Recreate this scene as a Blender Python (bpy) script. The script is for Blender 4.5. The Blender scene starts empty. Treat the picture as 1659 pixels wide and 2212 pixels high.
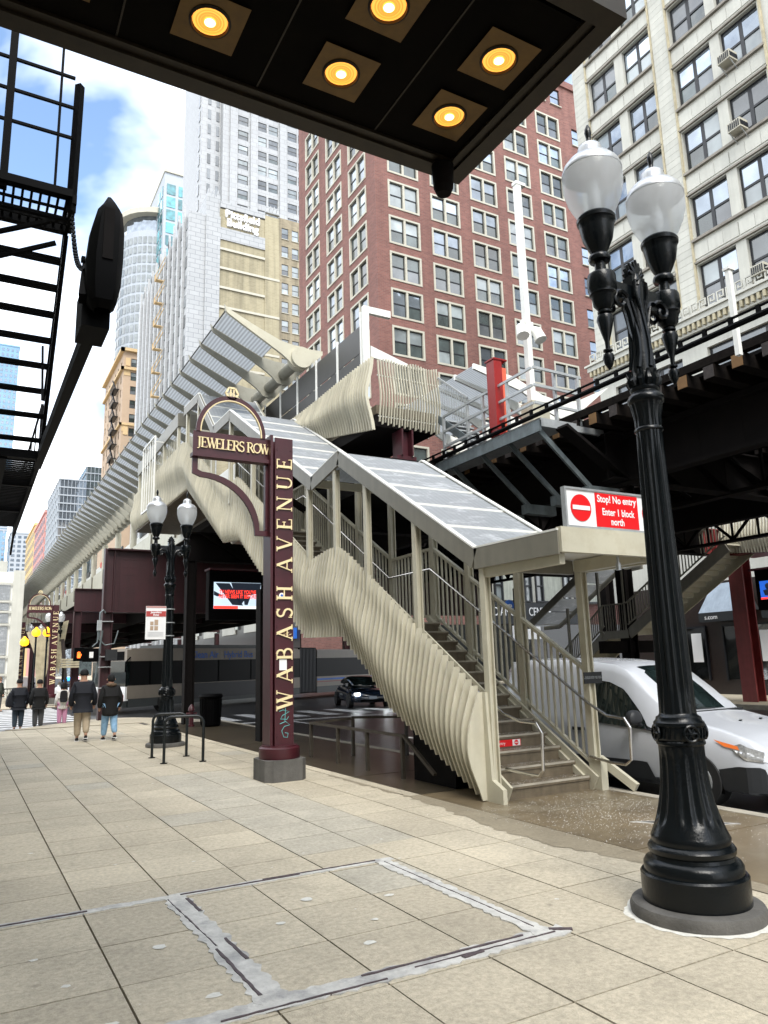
import bpy, bmesh, math, random
from mathutils import Vector, Matrix
random.seed(7)
PI = math.pi
S = bpy.context.scene
C = S.collection
# ------------------------------------------------------------------ camera
cam_data = bpy.data.cameras.new('camera')
cam = bpy.data.objects.new('camera', cam_data); C.objects.link(cam)
cam_data.sensor_fit = 'HORIZONTAL'; cam_data.sensor_width = 36.0
cam_data.lens = 36.0 * 1610 / 1659
cam_data.clip_start = 0.05; cam_data.clip_end = 3000
pitch, roll, yaw = math.radians(11.42), math.radians(-1.61), math.radians(29.45)
fwd = Vector((math.sin(yaw) * math.cos(pitch), math.cos(yaw) * math.cos(pitch), math.sin(pitch)))
rt = Vector((math.cos(yaw), -math.sin(yaw), 0)); up = rt.cross(fwd)
r2 = rt * math.cos(roll) + up * math.sin(roll); u2 = -rt * math.sin(roll) + up * math.cos(roll)
m = Matrix((r2, u2, -fwd)).transposed().to_4x4(); m.translation = Vector((0, 0, 1.65))
cam.matrix_world = m
S.camera = cam
# ------------------------------------------------------------------ light
SUN_EL, SUN_AZ = math.radians(50), math.radians(197)      # azimuth clockwise from +Y (north): sun in the south-west
world = bpy.data.worlds.new('World'); S.world = world; world.use_nodes = True
wn, wl = world.node_tree.nodes, world.node_tree.links
bg = wn['Background']
sky = wn.new('ShaderNodeTexSky'); sky.sky_type = 'NISHITA'; sky.sun_disc = False
sky.sun_elevation = SUN_EL; sky.sun_rotation = SUN_AZ; sky.air_density = 1.3; sky.dust_density = 0.6; sky.ozone_density = 2.0
tc = wn.new('ShaderNodeTexCoord')
mp = wn.new('ShaderNodeMapping'); mp.inputs['Scale'].default_value = (1.0, 1.0, 1.5); mp.inputs['Location'].default_value = (0.35, 0.2, 0.1)
wl.new(tc.outputs['Generated'], mp.inputs['Vector'])
nz = wn.new('ShaderNodeTexNoise'); nz.inputs['Scale'].default_value = 2.2; nz.inputs['Detail'].default_value = 6; nz.inputs['Roughness'].default_value = 0.5
nz.inputs['Distortion'].default_value = 0.3
wl.new(mp.outputs['Vector'], nz.inputs['Vector'])
cr = wn.new('ShaderNodeValToRGB'); cr.color_ramp.elements[0].position = 0.42; cr.color_ramp.elements[1].position = 0.58
cr.color_ramp.elements[0].color = (0, 0, 0, 1); cr.color_ramp.elements[1].color = (1, 1, 1, 1)
dotb = wn.new('ShaderNodeVectorMath'); dotb.operation = 'DOT_PRODUCT'; dotb.inputs[1].default_value = (0.0083, 0.7777, 0.6285)   # where the cloud breaks
nrm = wn.new('ShaderNodeVectorMath'); nrm.operation = 'NORMALIZE'; wl.new(tc.outputs['Generated'], nrm.inputs[0]); wl.new(nrm.outputs[0], dotb.inputs[0])
gap = wn.new('ShaderNodeMapRange'); gap.inputs['From Min'].default_value = 0.975; gap.inputs['From Max'].default_value = 1.0; gap.inputs['To Min'].default_value = 0.07; gap.inputs['To Max'].default_value = -0.13
wl.new(dotb.outputs['Value'], gap.inputs['Value'])
addg = wn.new('ShaderNodeMath'); wl.new(nz.outputs['Fac'], addg.inputs[0]); wl.new(gap.outputs['Result'], addg.inputs[1]); wl.new(addg.outputs[0], cr.inputs['Fac'])
skm = wn.new('ShaderNodeVectorMath'); skm.operation = 'SCALE'; skm.inputs['Scale'].default_value = 0.66
wl.new(sky.outputs['Color'], skm.inputs[0])
mx = wn.new('ShaderNodeMix'); mx.data_type = 'RGBA'
wl.new(cr.outputs['Color'], mx.inputs['Factor']); wl.new(skm.outputs[0], mx.inputs[6])
mx.inputs[7].default_value = (5.3, 5.5, 5.75, 1)
wl.new(mx.outputs[2], bg.inputs['Color'])
bg.inputs['Strength'].default_value = 0.1
sd = bpy.data.lights.new('sun', 'SUN'); sd.energy = 0.75; sd.angle = math.radians(28); sd.color = (1.0, 0.96, 0.88)
sun = bpy.data.objects.new('sun', sd); C.objects.link(sun)
dv = Vector((math.sin(SUN_AZ) * math.cos(SUN_EL), math.cos(SUN_AZ) * math.cos(SUN_EL), math.sin(SUN_EL)))
sun.rotation_euler = dv.to_track_quat('Z', 'Y').to_euler()
S.view_settings.view_transform = 'Standard'; S.view_settings.look = 'None'
S.view_settings.gamma = 1.0; S.view_settings.use_curve_mapping = False
S.view_settings.exposure = 2.3
S.render.engine = 'CYCLES'
# ------------------------------------------------------------------ materials
def newmat(name):
    m = bpy.data.materials.new(name); m.use_nodes = True
    return m, m.node_tree.nodes, m.node_tree.links, m.node_tree.nodes['Principled BSDF']
def M(name, col, rough=0.6, metal=0.0, var=0.12, scale=3.0, bump=0.0, bscale=40.0, spec=0.5, streak=0.0, rnd=0.0, emit=None, es=0.0, coat=0.0, grime=None, gfac=0.0, gscale=1.2, speck=0.0):
    """painted or mineral surface: base colour with soft mottling, optional vertical streaks, bump and per-object tint"""
    m, n, l, b = newmat(name)
    geo = n.new('ShaderNodeNewGeometry')
    no = n.new('ShaderNodeTexNoise'); no.inputs['Scale'].default_value = scale; no.inputs['Detail'].default_value = 5; no.inputs['Roughness'].default_value = 0.65
    l.new(geo.outputs['Position'], no.inputs['Vector'])
    mr = n.new('ShaderNodeMapRange'); mr.inputs['From Min'].default_value = 0.3; mr.inputs['From Max'].default_value = 0.7
    mr.inputs['To Min'].default_value = 1 - var; mr.inputs['To Max'].default_value = 1 + var
    l.new(no.outputs['Fac'], mr.inputs['Value'])
    val = mr.outputs['Result']
    if streak:
        ma = n.new('ShaderNodeMapping'); ma.inputs['Scale'].default_value = (5, 5, 0.35)
        l.new(geo.outputs['Position'], ma.inputs['Vector'])
        n2 = n.new('ShaderNodeTexNoise'); n2.inputs['Scale'].default_value = 1.6; n2.inputs['Detail'].default_value = 4
        l.new(ma.outputs['Vector'], n2.inputs['Vector'])
        m2 = n.new('ShaderNodeMapRange'); m2.inputs['From Min'].default_value = 0.35; m2.inputs['From Max'].default_value = 0.75
        m2.inputs['To Min'].default_value = 1.0; m2.inputs['To Max'].default_value = 1 - streak
        l.new(n2.outputs['Fac'], m2.inputs['Value'])
        mu = n.new('ShaderNodeMath'); mu.operation = 'MULTIPLY'; l.new(val, mu.inputs[0]); l.new(m2.outputs['Result'], mu.inputs[1]); val = mu.outputs[0]
    if rnd:
        oi = n.new('ShaderNodeObjectInfo'); m3 = n.new('ShaderNodeMapRange')
        m3.inputs['To Min'].default_value = 1 - rnd; m3.inputs['To Max'].default_value = 1 + rnd
        l.new(oi.outputs['Random'], m3.inputs['Value'])
        mu = n.new('ShaderNodeMath'); mu.operation = 'MULTIPLY'; l.new(val, mu.inputs[0]); l.new(m3.outputs['Result'], mu.inputs[1]); val = mu.outputs[0]
    vm = n.new('ShaderNodeVectorMath'); vm.operation = 'SCALE'; vm.inputs[0].default_value = col; l.new(val, vm.inputs['Scale'])
    out = vm.outputs[0]
    if grime:
        n4 = n.new('ShaderNodeTexNoise'); n4.inputs['Scale'].default_value = gscale; n4.inputs['Detail'].default_value = 7; n4.inputs['Roughness'].default_value = 0.7
        l.new(geo.outputs['Position'], n4.inputs['Vector'])
        r4 = n.new('ShaderNodeMapRange'); r4.inputs['From Min'].default_value = 0.5; r4.inputs['From Max'].default_value = 0.68
        r4.inputs['To Min'].default_value = 0; r4.inputs['To Max'].default_value = gfac
        l.new(n4.outputs['Fac'], r4.inputs['Value'])
        mg = n.new('ShaderNodeMix'); mg.data_type = 'RGBA'; l.new(r4.outputs['Result'], mg.inputs['Factor'])
        l.new(out, mg.inputs[6]); mg.inputs[7].default_value = (*grime, 1); out = mg.outputs[2]
    if speck:                                           # dark grit and small stains
        n5 = n.new('ShaderNodeTexNoise'); n5.inputs['Scale'].default_value = 24; n5.inputs['Detail'].default_value = 6; n5.inputs['Roughness'].default_value = 0.8
        l.new(geo.outputs['Position'], n5.inputs['Vector'])
        r5 = n.new('ShaderNodeMapRange'); r5.inputs['From Min'].default_value = 0.35; r5.inputs['From Max'].default_value = 0.65; r5.inputs['To Min'].default_value = 1 - speck; r5.inputs['To Max'].default_value = 1 + speck * 0.6
        l.new(n5.outputs['Fac'], r5.inputs['Value'])
        v5 = n.new('ShaderNodeTexVoronoi'); v5.inputs['Scale'].default_value = 2.3; l.new(geo.outputs['Position'], v5.inputs['Vector'])
        w5 = n.new('ShaderNodeMapRange'); w5.inputs['From Min'].default_value = 0.03; w5.inputs['From Max'].default_value = 0.075; w5.inputs['To Min'].default_value = 0.72; w5.inputs['To Max'].default_value = 1.0
        l.new(v5.outputs['Distance'], w5.inputs['Value'])
        u5 = n.new('ShaderNodeMath'); u5.operation = 'MULTIPLY'; l.new(r5.outputs['Result'], u5.inputs[0]); l.new(w5.outputs['Result'], u5.inputs[1])
        s5 = n.new('ShaderNodeVectorMath'); s5.operation = 'SCALE'; l.new(out, s5.inputs[0]); l.new(u5.outputs[0], s5.inputs['Scale']); out = s5.outputs[0]
    l.new(out, b.inputs['Base Color'])
    b.inputs['Roughness'].default_value = rough; b.inputs['Metallic'].default_value = metal
    b.inputs['Specular IOR Level'].default_value = spec
    b.inputs['Coat Weight'].default_value = coat
    if bump:
        nb = n.new('ShaderNodeTexNoise'); nb.inputs['Scale'].default_value = bscale; nb.inputs['Detail'].default_value = 3
        l.new(geo.outputs['Position'], nb.inputs['Vector'])
        bu = n.new('ShaderNodeBump'); bu.inputs['Strength'].default_value = bump; bu.inputs['Distance'].default_value = 0.01
        l.new(nb.outputs['Fac'], bu.inputs['Height']); l.new(bu.outputs['Normal'], b.inputs['Normal'])
    if emit:
        b.inputs['Emission Color'].default_value = (*emit, 1); b.inputs['Emission Strength'].default_value = es
    return m
def brickmat(name, c1, c2, mortar, bw, bh, ms=0.02, rough=0.85, var=0.2, vscale=0.25, stain=0.0, bump=0.4):
    m, n, l, b = newmat(name)
    geo = n.new('ShaderNodeNewGeometry'); sp = n.new('ShaderNodeSeparateXYZ'); l.new(geo.outputs['Position'], sp.inputs[0])
    ad = n.new('ShaderNodeMath'); l.new(sp.outputs[0], ad.inputs[0]); l.new(sp.outputs[1], ad.inputs[1])
    cb = n.new('ShaderNodeCombineXYZ'); l.new(ad.outputs[0], cb.inputs[0]); l.new(sp.outputs[2], cb.inputs[1])
    br = n.new('ShaderNodeTexBrick'); l.new(cb.outputs[0], br.inputs['Vector'])
    br.inputs['Color1'].default_value = (*c1, 1); br.inputs['Color2'].default_value = (*c2, 1); br.inputs['Mortar'].default_value = (*mortar, 1)
    br.inputs['Scale'].default_value = 1.0; br.inputs['Brick Width'].default_value = bw; br.inputs['Row Height'].default_value = bh; br.inputs['Mortar Size'].default_value = ms
    no = n.new('ShaderNodeTexNoise'); no.inputs['Scale'].default_value = vscale; no.inputs['Detail'].default_value = 6
    l.new(geo.outputs['Position'], no.inputs['Vector'])
    mr = n.new('ShaderNodeMapRange'); mr.inputs['From Min'].default_value = 0.3; mr.inputs['From Max'].default_value = 0.7
    mr.inputs['To Min'].default_value = 1 - var; mr.inputs['To Max'].default_value = 1 + var; l.new(no.outputs['Fac'], mr.inputs['Value'])
    val = mr.outputs['Result']
    if stain:
        ma = n.new('ShaderNodeMapping'); ma.inputs['Scale'].default_value = (0.9, 0.9, 0.06); l.new(geo.outputs['Position'], ma.inputs['Vector'])
        n2 = n.new('ShaderNodeTexNoise'); n2.inputs['Scale'].default_value = 1.5; n2.inputs['Detail'].default_value = 4; l.new(ma.outputs['Vector'], n2.inputs['Vector'])
        m2 = n.new('ShaderNodeMapRange'); m2.inputs['From Min'].default_value = 0.45; m2.inputs['From Max'].default_value = 0.75
        m2.inputs['To Min'].default_value = 1.0; m2.inputs['To Max'].default_value = 1 - stain; l.new(n2.outputs['Fac'], m2.inputs['Value'])
        mu = n.new('ShaderNodeMath'); mu.operation = 'MULTIPLY'; l.new(val, mu.inputs[0]); l.new(m2.outputs['Result'], mu.inputs[1]); val = mu.outputs[0]
    vm = n.new('ShaderNodeVectorMath'); vm.operation = 'SCALE'; l.new(br.outputs['Color'], vm.inputs[0]); l.new(val, vm.inputs['Scale'])
    l.new(vm.outputs[0], b.inputs['Base Color']); b.inputs['Roughness'].default_value = rough
    bu = n.new('ShaderNodeBump'); bu.inputs['Strength'].default_value = bump; bu.inputs['Distance'].default_value = 0.02
    inv = n.new('ShaderNodeMath'); inv.operation = 'SUBTRACT'; inv.inputs[0].default_value = 1.0; l.new(br.outputs['Fac'], inv.inputs[1])
    l.new(inv.outputs[0], bu.inputs['Height']); l.new(bu.outputs['Normal'], b.inputs['Normal'])
    return m
def glass(name, col, rough=0.04, var=0.5, wob=0.25, scale=0.7, spec=1.0, metal=0.0):
    """window pane: dark or curtained interior colour under a reflective, slightly wavy surface"""
    m, n, l, b = newmat(name)
    geo = n.new('ShaderNodeNewGeometry')
    oi = n.new('ShaderNodeObjectInfo')
    no = n.new('ShaderNodeTexNoise'); no.inputs['Scale'].default_value = scale; no.inputs['Detail'].default_value = 3
    l.new(geo.outputs['Position'], no.inputs['Vector'])
    mr = n.new('ShaderNodeMapRange'); mr.inputs['From Min'].default_value = 0.3; mr.inputs['From Max'].default_value = 0.7
    mr.inputs['To Min'].default_value = 1 - var; mr.inputs['To Max'].default_value = 1 + var; l.new(no.outputs['Fac'], mr.inputs['Value'])
    m3 = n.new('ShaderNodeMapRange'); m3.inputs['To Min'].default_value = 0.45; m3.inputs['To Max'].default_value = 1.5; l.new(oi.outputs['Random'], m3.inputs['Value'])
    mu = n.new('ShaderNodeMath'); mu.operation = 'MULTIPLY'; l.new(mr.outputs['Result'], mu.inputs[0]); l.new(m3.outputs['Result'], mu.inputs[1])
    vm = n.new('ShaderNodeVectorMath'); vm.operation = 'SCALE'; vm.inputs[0].default_value = col; l.new(mu.outputs[0], vm.inputs['Scale'])
    l.new(vm.outputs[0], b.inputs['Base Color'])
    b.inputs['Roughness'].default_value = rough; b.inputs['Specular IOR Level'].default_value = spec; b.inputs['IOR'].default_value = 1.6; b.inputs['Metallic'].default_value = metal
    nb = n.new('ShaderNodeTexNoise'); nb.inputs['Scale'].default_value = 1.3; nb.inputs['Detail'].default_value = 1
    l.new(geo.outputs['Position'], nb.inputs['Vector'])
    bu = n.new('ShaderNodeBump'); bu.inputs['Strength'].default_value = wob; bu.inputs['Distance'].default_value = 0.05
    l.new(nb.outputs['Fac'], bu.inputs['Height']); l.new(bu.outputs['Normal'], b.inputs['Normal'])
    return m
def milky(name, col, trans=0.3, transl=0.5, rough=0.2, stripe=0.0, sdir=1, smin=0.55, snow=0.0):
    m, n, l, b = newmat(name)
    b.inputs['Base Color'].default_value = (*col, 1); b.inputs['Roughness'].default_value = rough
    tl = n.new('ShaderNodeBsdfTranslucent'); tl.inputs['Color'].default_value = (*col, 1)
    tp = n.new('ShaderNodeBsdfTransparent'); tp.inputs['Color'].default_value = (0.92, 0.96, 1.0, 1)
    m1 = n.new('ShaderNodeMixShader'); m1.inputs['Fac'].default_value = transl
    l.new(b.outputs[0], m1.inputs[1]); l.new(tl.outputs[0], m1.inputs[2])
    m2 = n.new('ShaderNodeMixShader'); m2.inputs['Fac'].default_value = trans
    l.new(m1.outputs[0], m2.inputs[1]); l.new(tp.outputs[0], m2.inputs[2])
    l.new(m2.outputs[0], n['Material Output'].inputs['Surface'])
    if stripe:
        geo = n.new('ShaderNodeNewGeometry'); sp = n.new('ShaderNodeSeparateXYZ'); l.new(geo.outputs['Position'], sp.inputs[0])
        w = n.new('ShaderNodeMath'); w.operation = 'MULTIPLY'; w.inputs[1].default_value = stripe; l.new(sp.outputs[sdir], w.inputs[0])
        s = n.new('ShaderNodeMath'); s.operation = 'SINE'; l.new(w.outputs[0], s.inputs[0])
        mr = n.new('ShaderNodeMapRange'); mr.inputs['From Min'].default_value = -1; mr.inputs['To Min'].default_value = smin; mr.inputs['To Max'].default_value = 1.0
        l.new(s.outputs[0], mr.inputs['Value'])
        vm = n.new('ShaderNodeVectorMath'); vm.operation = 'SCALE'; vm.inputs[0].default_value = col; l.new(mr.outputs['Result'], vm.inputs['Scale'])
        out = vm.outputs[0]
        if snow:
            ma = n.new('ShaderNodeMapping'); ma.inputs['Scale'].default_value = (0.8, 1.8, 1.8); l.new(geo.outputs['Position'], ma.inputs['Vector'])
            ns = n.new('ShaderNodeTexNoise'); ns.inputs['Scale'].default_value = 3.2; ns.inputs['Detail'].default_value = 9; ns.inputs['Roughness'].default_value = 0.72; ns.inputs['Distortion'].default_value = 0.6; l.new(ma.outputs['Vector'], ns.inputs['Vector'])
            rs = n.new('ShaderNodeMapRange'); rs.inputs['From Min'].default_value = 0.52; rs.inputs['From Max'].default_value = 0.64; rs.inputs['To Max'].default_value = snow; l.new(ns.outputs['Fac'], rs.inputs['Value'])
            mg = n.new('ShaderNodeMix'); mg.data_type = 'RGBA'; l.new(rs.outputs['Result'], mg.inputs['Factor']); l.new(out, mg.inputs[6]); mg.inputs[7].default_value = (0.9, 0.92, 0.95, 1); out = mg.outputs[2]
        l.new(out, b.inputs['Base Color']); l.new(out, tl.inputs['Color'])
    return m
def emis(name, col, s):
    m, n, l, b = newmat(name)
    b.inputs['Base Color'].default_value = (*col, 1); b.inputs['Emission Color'].default_value = (*col, 1); b.inputs['Emission Strength'].default_value = s
    return m
K = dict(
 buswin=M('bus_dark_window', (0.002, 0.002, 0.002), 0.35, spec=0.15), ribp=M('canopy_rib_paint', (0.27, 0.262, 0.215), 0.5, var=0.1, scale=1.5, grime=(0.16, 0.14, 0.10), gfac=0.4, gscale=2.0),
 concd=M('shaded_wet_concrete', (0.05, 0.04, 0.026), 0.3, var=0.35, scale=1.1, bump=0.12, bscale=70),  # wet slabs under the stair, with its shade put into the colour
 cream=M('cream_paint', (0.49, 0.465, 0.365), 0.45, var=0.07, scale=1.5, grime=(0.33, 0.28, 0.18), gfac=0.35, gscale=2.5),
 fin=M('fin_paint', (0.52, 0.49, 0.385), 0.38, var=0.08, scale=2.0, rnd=0.12, streak=0.18, grime=(0.36, 0.31, 0.2), gfac=0.2, gscale=3),
 white=M('white_paint', (0.72, 0.72, 0.68), 0.4, var=0.05, scale=1.2),
 taupe=M('taupe_paint', (0.19, 0.18, 0.145), 0.45, var=0.1, scale=2.5, streak=0.15),
 galv=M('galvanised_steel', (0.42, 0.44, 0.45), 0.45, 0.5, var=0.15, scale=6),
 dgalv=M('weathered_galvanised_steel', (0.16, 0.19, 0.20), 0.5, 0.4, var=0.25, scale=4, streak=0.3),
 chrome=M('stainless_steel', (0.6, 0.58, 0.55), 0.22, 1.0, var=0.08, scale=20),
 iron=M('black_cast_iron', (0.0022, 0.0035, 0.0045), 0.26, var=0.3, scale=12, bump=0.15, bscale=60, spec=0.28),
 irongreen=M('dark_green_iron', (0.003, 0.006, 0.007), 0.4, var=0.3, scale=8, bump=0.15),
 black=M('black_metal', (0.0012, 0.0012, 0.0015), 0.6, var=0.2, spec=0.06),
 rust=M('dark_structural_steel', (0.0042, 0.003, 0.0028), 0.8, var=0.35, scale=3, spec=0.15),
 maroon=M('maroon_paint', (0.050, 0.006, 0.011), 0.42, var=0.18, scale=4, streak=0.15, grime=(0.04, 0.012, 0.014), gfac=0.4, gscale=5),
 brown=M('brown_structural_paint', (0.035, 0.006, 0.009), 0.5, var=0.2, scale=2, streak=0.35),
 redbeam=M('red_structural_paint', (0.20, 0.03, 0.03), 0.5, var=0.15, scale=3, streak=0.25),
 red=M('bright_red', (0.26, 0.006, 0.006), 0.4, var=0.05),
 orange=M('orange_red', (0.70, 0.12, 0.06), 0.5, var=0.1),
 gold=M('cream_gold_letter', (0.80, 0.66, 0.38), 0.45, var=0.05),
 timber=M('creosoted_timber', (0.008, 0.006, 0.005), 0.9, spec=0.1, var=0.4, scale=9, bump=0.4, bscale=20, rnd=0.3),
 sawn=M('sawn_timber_end', (0.16, 0.085, 0.03), 0.8, var=0.2),
 sawn2=M('grey_timber_end', (0.035, 0.028, 0.026), 0.85, var=0.4, scale=15),
 conc=M('sidewalk_concrete', (0.47, 0.415, 0.315), 0.82, var=0.11, scale=0.8, bump=0.45, bscale=110, rnd=0.09, grime=(0.30, 0.265, 0.20), gfac=0.5, gscale=1.1, speck=0.28),
 conc2=M('newer_grey_concrete', (0.425, 0.39, 0.315), 0.85, var=0.12, scale=1.5, bump=0.4, bscale=110, rnd=0.08, grime=(0.27, 0.255, 0.21), gfac=0.6, gscale=1.3, speck=0.25),
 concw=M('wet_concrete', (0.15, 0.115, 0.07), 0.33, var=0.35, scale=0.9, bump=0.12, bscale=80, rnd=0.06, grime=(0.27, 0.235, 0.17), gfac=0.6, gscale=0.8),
 concg=M('grey_concrete', (0.105, 0.10, 0.092), 0.85, var=0.22, scale=5, bump=0.5, bscale=50, streak=0.25),
 joint=M('sidewalk_joint_filler', (0.06, 0.05, 0.04), 0.9, var=0.2),
 strip=M('worn_pale_mortar_strip', (0.50, 0.49, 0.46), 0.8, var=0.2, scale=9, bump=0.6, bscale=40, grime=(0.10, 0.10, 0.12), gfac=0.5, gscale=3.2),
 rustmk=M('rusty_dark_seam', (0.075, 0.055, 0.06), 0.7, var=0.4, scale=14),
 gum=M('pale_gum_spot', (0.60, 0.59, 0.54), 0.8, var=0.15, scale=30),
 damp=M('damp_concrete', (0.27, 0.23, 0.165), 0.5, var=0.15, scale=2.0, bump=0.3, bscale=110, speck=0.25),
 step=M('stair_concrete', (0.15, 0.12, 0.08), 0.5, var=0.2, scale=6, bump=0.3, bscale=60, streak=0.4),
 kerb=M('kerb_stone', (0.36, 0.33, 0.27), 0.6, var=0.25, scale=3, bump=0.3),
 road=M('asphalt', (0.022, 0.022, 0.023), 0.33, var=0.3, scale=1.2, bump=0.5, bscale=90, spec=0.6),
 paint=M('road_paint', (0.62, 0.62, 0.62), 0.6, var=0.2, scale=5, grime=(0.15, 0.15, 0.15), gfac=0.7, gscale=4),
 salt=M('salt_grain', (0.85, 0.83, 0.82), 0.5, var=0.1),
 ground=M('ground', (0.10, 0.10, 0.095), 0.9, var=0.2, scale=0.1),
 roofp=milky('frosted_roof_panel', (0.36, 0.38, 0.40), 0.05, 0.3, 0.4, 60.0, 0, 0.9, 0.38),
 canp=milky('ribbed_canopy_panel', (0.62, 0.64, 0.66), 0.10, 0.75, 0.35, 75.0, 0, 0.62),
 globe=milky('prismatic_globe_glass', (0.97, 0.98, 0.98), 0.42, 0.62, 0.08),
 globecap=M('spun_aluminium_cap', (0.50, 0.51, 0.52), 0.3, 0.55, var=0.12, scale=14),
 grayg=M('tinted_windscreen_glass', (0.022, 0.021, 0.018), 0.4, var=0.2, scale=2, spec=0.4),
 redbrick=brickmat('red_brick', (0.225, 0.095, 0.076), (0.155, 0.064, 0.053), (0.19, 0.13, 0.115), 0.42, 0.14, 0.012, stain=0.2, var=0.12),
 tanbrick=brickmat('tan_brick', (0.34, 0.30, 0.20), (0.29, 0.255, 0.165), (0.35, 0.315, 0.22), 0.7, 0.25, 0.03, stain=0.35, var=0.12, vscale=0.1),
 tanbrick2=brickmat('weathered_tan_brick', (0.31, 0.265, 0.18), (0.24, 0.20, 0.135), (0.29, 0.25, 0.18), 0.7, 0.25, 0.03, stain=0.5, var=0.25, vscale=0.15),
 terra=brickmat('white_terracotta', (0.35, 0.36, 0.37), (0.31, 0.32, 0.33), (0.21, 0.22, 0.23), 1.6, 0.8, 0.05, 0.4, var=0.06, vscale=0.06),
 terra2=brickmat('white_terracotta_tower', (0.34, 0.35, 0.36), (0.31, 0.32, 0.33), (0.24, 0.24, 0.25), 1.6, 0.9, 0.04, 0.4, var=0.05, vscale=0.05),
 stone=M('cream_limestone', (0.48, 0.475, 0.425), 0.6, var=0.10, scale=0.8, streak=0.10, rnd=0.06, bump=0.2, bscale=12),
 stoned=M('limestone_ornament', (0.42, 0.37, 0.25), 0.7, var=0.25, scale=3, streak=0.2),
 sills=M('dirty_stone_sill', (0.22, 0.20, 0.17), 0.7, var=0.3, scale=2),
 trim=M('pale_stone_trim', (0.43, 0.41, 0.34), 0.6, var=0.08, scale=1),
 frame=M('dark_window_frame', (0.008, 0.009, 0.012), 0.4, var=0.2),
 frame2=M('grey_green_frame', (0.07, 0.07, 0.065), 0.5, var=0.2),
 pane=glass('pane_dark', (0.045, 0.06, 0.06)),
 pane2=glass('pane_blind', (0.22, 0.25, 0.26), 0.06, var=0.3),
 pane3=glass('pane_mesh', (0.10, 0.11, 0.12), 0.1, var=0.3),
 paneb=glass('pane_mirror', (0.30, 0.34, 0.39), 0.05, var=0.25, metal=0.8),
 panet=glass('pane_teal', (0.06, 0.26, 0.30), 0.06),
 curtain=M('cream_curtain', (0.5, 0.52, 0.45), 0.7, var=0.08, streak=0.3),
 tanst=M('tan_stone_facade', (0.42, 0.31, 0.22), 0.8, var=0.1, scale=0.2),
 tanst2=M('yellow_tan_stone', (0.55, 0.40, 0.22), 0.8, var=0.1, scale=0.2),
 pink=M('pink_facade', (0.52, 0.25, 0.23), 0.8, var=0.08, scale=0.1),
 yellow=M('yellow_facade', (0.60, 0.42, 0.18), 0.8, var=0.08, scale=0.1),
 palew=M('pale_white_facade', (0.34, 0.37, 0.41), 0.6, var=0.05, scale=0.05),
 bluef=M('blue_glass_facade', (0.16, 0.29, 0.42), 0.15, var=0.25, scale=0.05, spec=0.8),
 granite=M('brown_granite', (0.022, 0.015, 0.013), 0.3, var=0.4, scale=30),
 awn=M('dark_awning_fabric', (0.014, 0.016, 0.018), 0.5, var=0.15, scale=3),
 awnt=M('faded_awning_top', (0.22, 0.27, 0.33), 0.4, var=0.15, scale=3, streak=0.2),
 shop=glass('shop_window', (0.008, 0.009, 0.009), 0.08, var=0.6, spec=0.5),
 brownr=M('dull_brown_rail', (0.05, 0.04, 0.028), 0.6, var=0.3, scale=6, streak=.3),
 soffit=M('marquee_soffit', (0.0035, 0.0024, 0.0013), 0.8, spec=0.08, var=0.4, scale=8),
 brass=M('aged_brass_trim', (0.022, 0.014, 0.005), 0.5, 0.2, var=0.3, scale=14),
 goldp=M('gold_light_plate', (0.15, 0.078, 0.010), 0.5, 0.2, var=0.2, scale=18),
 lens=emis('lamp_lens', (1.0, 0.36, 0.05), 0.21), bulb=emis('lamp_bulb', (1.0, 0.70, 0.28), 1.3), bulb2=emis('lamp_ring', (1.0, 0.44, 0.07), 0.30),
 vanw=M('white_car_paint', (0.50, 0.52, 0.56), 0.25, var=0.03, coat=0.6),
 plastic=M('dark_grey_plastic', (0.014, 0.0155, 0.018), 0.5, var=0.1, bump=0.1, bscale=200),
 carglass=glass('car_glass', (0.006, 0.010, 0.010), 0.03, var=0.5, wob=0.0, scale=3.0, spec=0.5), rubber=M('tyre_rubber', (0.012, 0.012, 0.012), 0.8),
 hl=M('headlamp_glass', (0.5, 0.5, 0.5), 0.1, 0.6, var=0.4, scale=25), amber=M('amber_lens', (0.7, 0.16, 0.03), 0.3),
 buscream=M('bus_pale_paint', (0.22, 0.19, 0.155), 0.35, var=0.06), busgray=M('bus_grey_skirt', (0.035, 0.04, 0.04), 0.4),
 darkcar=M('dark_blue_car_paint', (0.008, 0.014, 0.028), 0.15, var=0.1, coat=1.0), lit=emis('lit_headlamp', (0.9, 0.97, 1.0), 9.0),
 blue=M('blue_paint', (0.02, 0.12, 0.5), 0.4), bluelit=emis('police_light', (0.02, 0.3, 1.0), 2.0), ambers=emis('lit_amber_signal', (1.0, 0.40, 0.01), 0.5), handlit=emis('lit_signal_hand', (1.0, 0.12, 0.015), 0.7),
 signw=M('sign_white', (0.80, 0.80, 0.80), 0.35, var=0.02), signr=M('sign_red', (0.72, 0.008, 0.012), 0.35, var=0.02),
 skin=M('skin', (0.45, 0.25, 0.17), 0.6), navy=M('navy_fabric', (0.004, 0.0055, 0.011), 0.8, var=0.3, scale=20), blk=M('black_fabric', (0.003, 0.003, 0.0035), 0.85, var=0.3, scale=20),
 khaki=M('beige_trousers', (0.42, 0.34, 0.24), 0.85, var=0.1, scale=15), jeans=M('light_blue_denim', (0.22, 0.38, 0.55), 0.85, var=0.2, scale=15), dkjean=M('dark_denim', (0.03, 0.045, 0.06), 0.85, var=0.2, scale=15),
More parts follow.
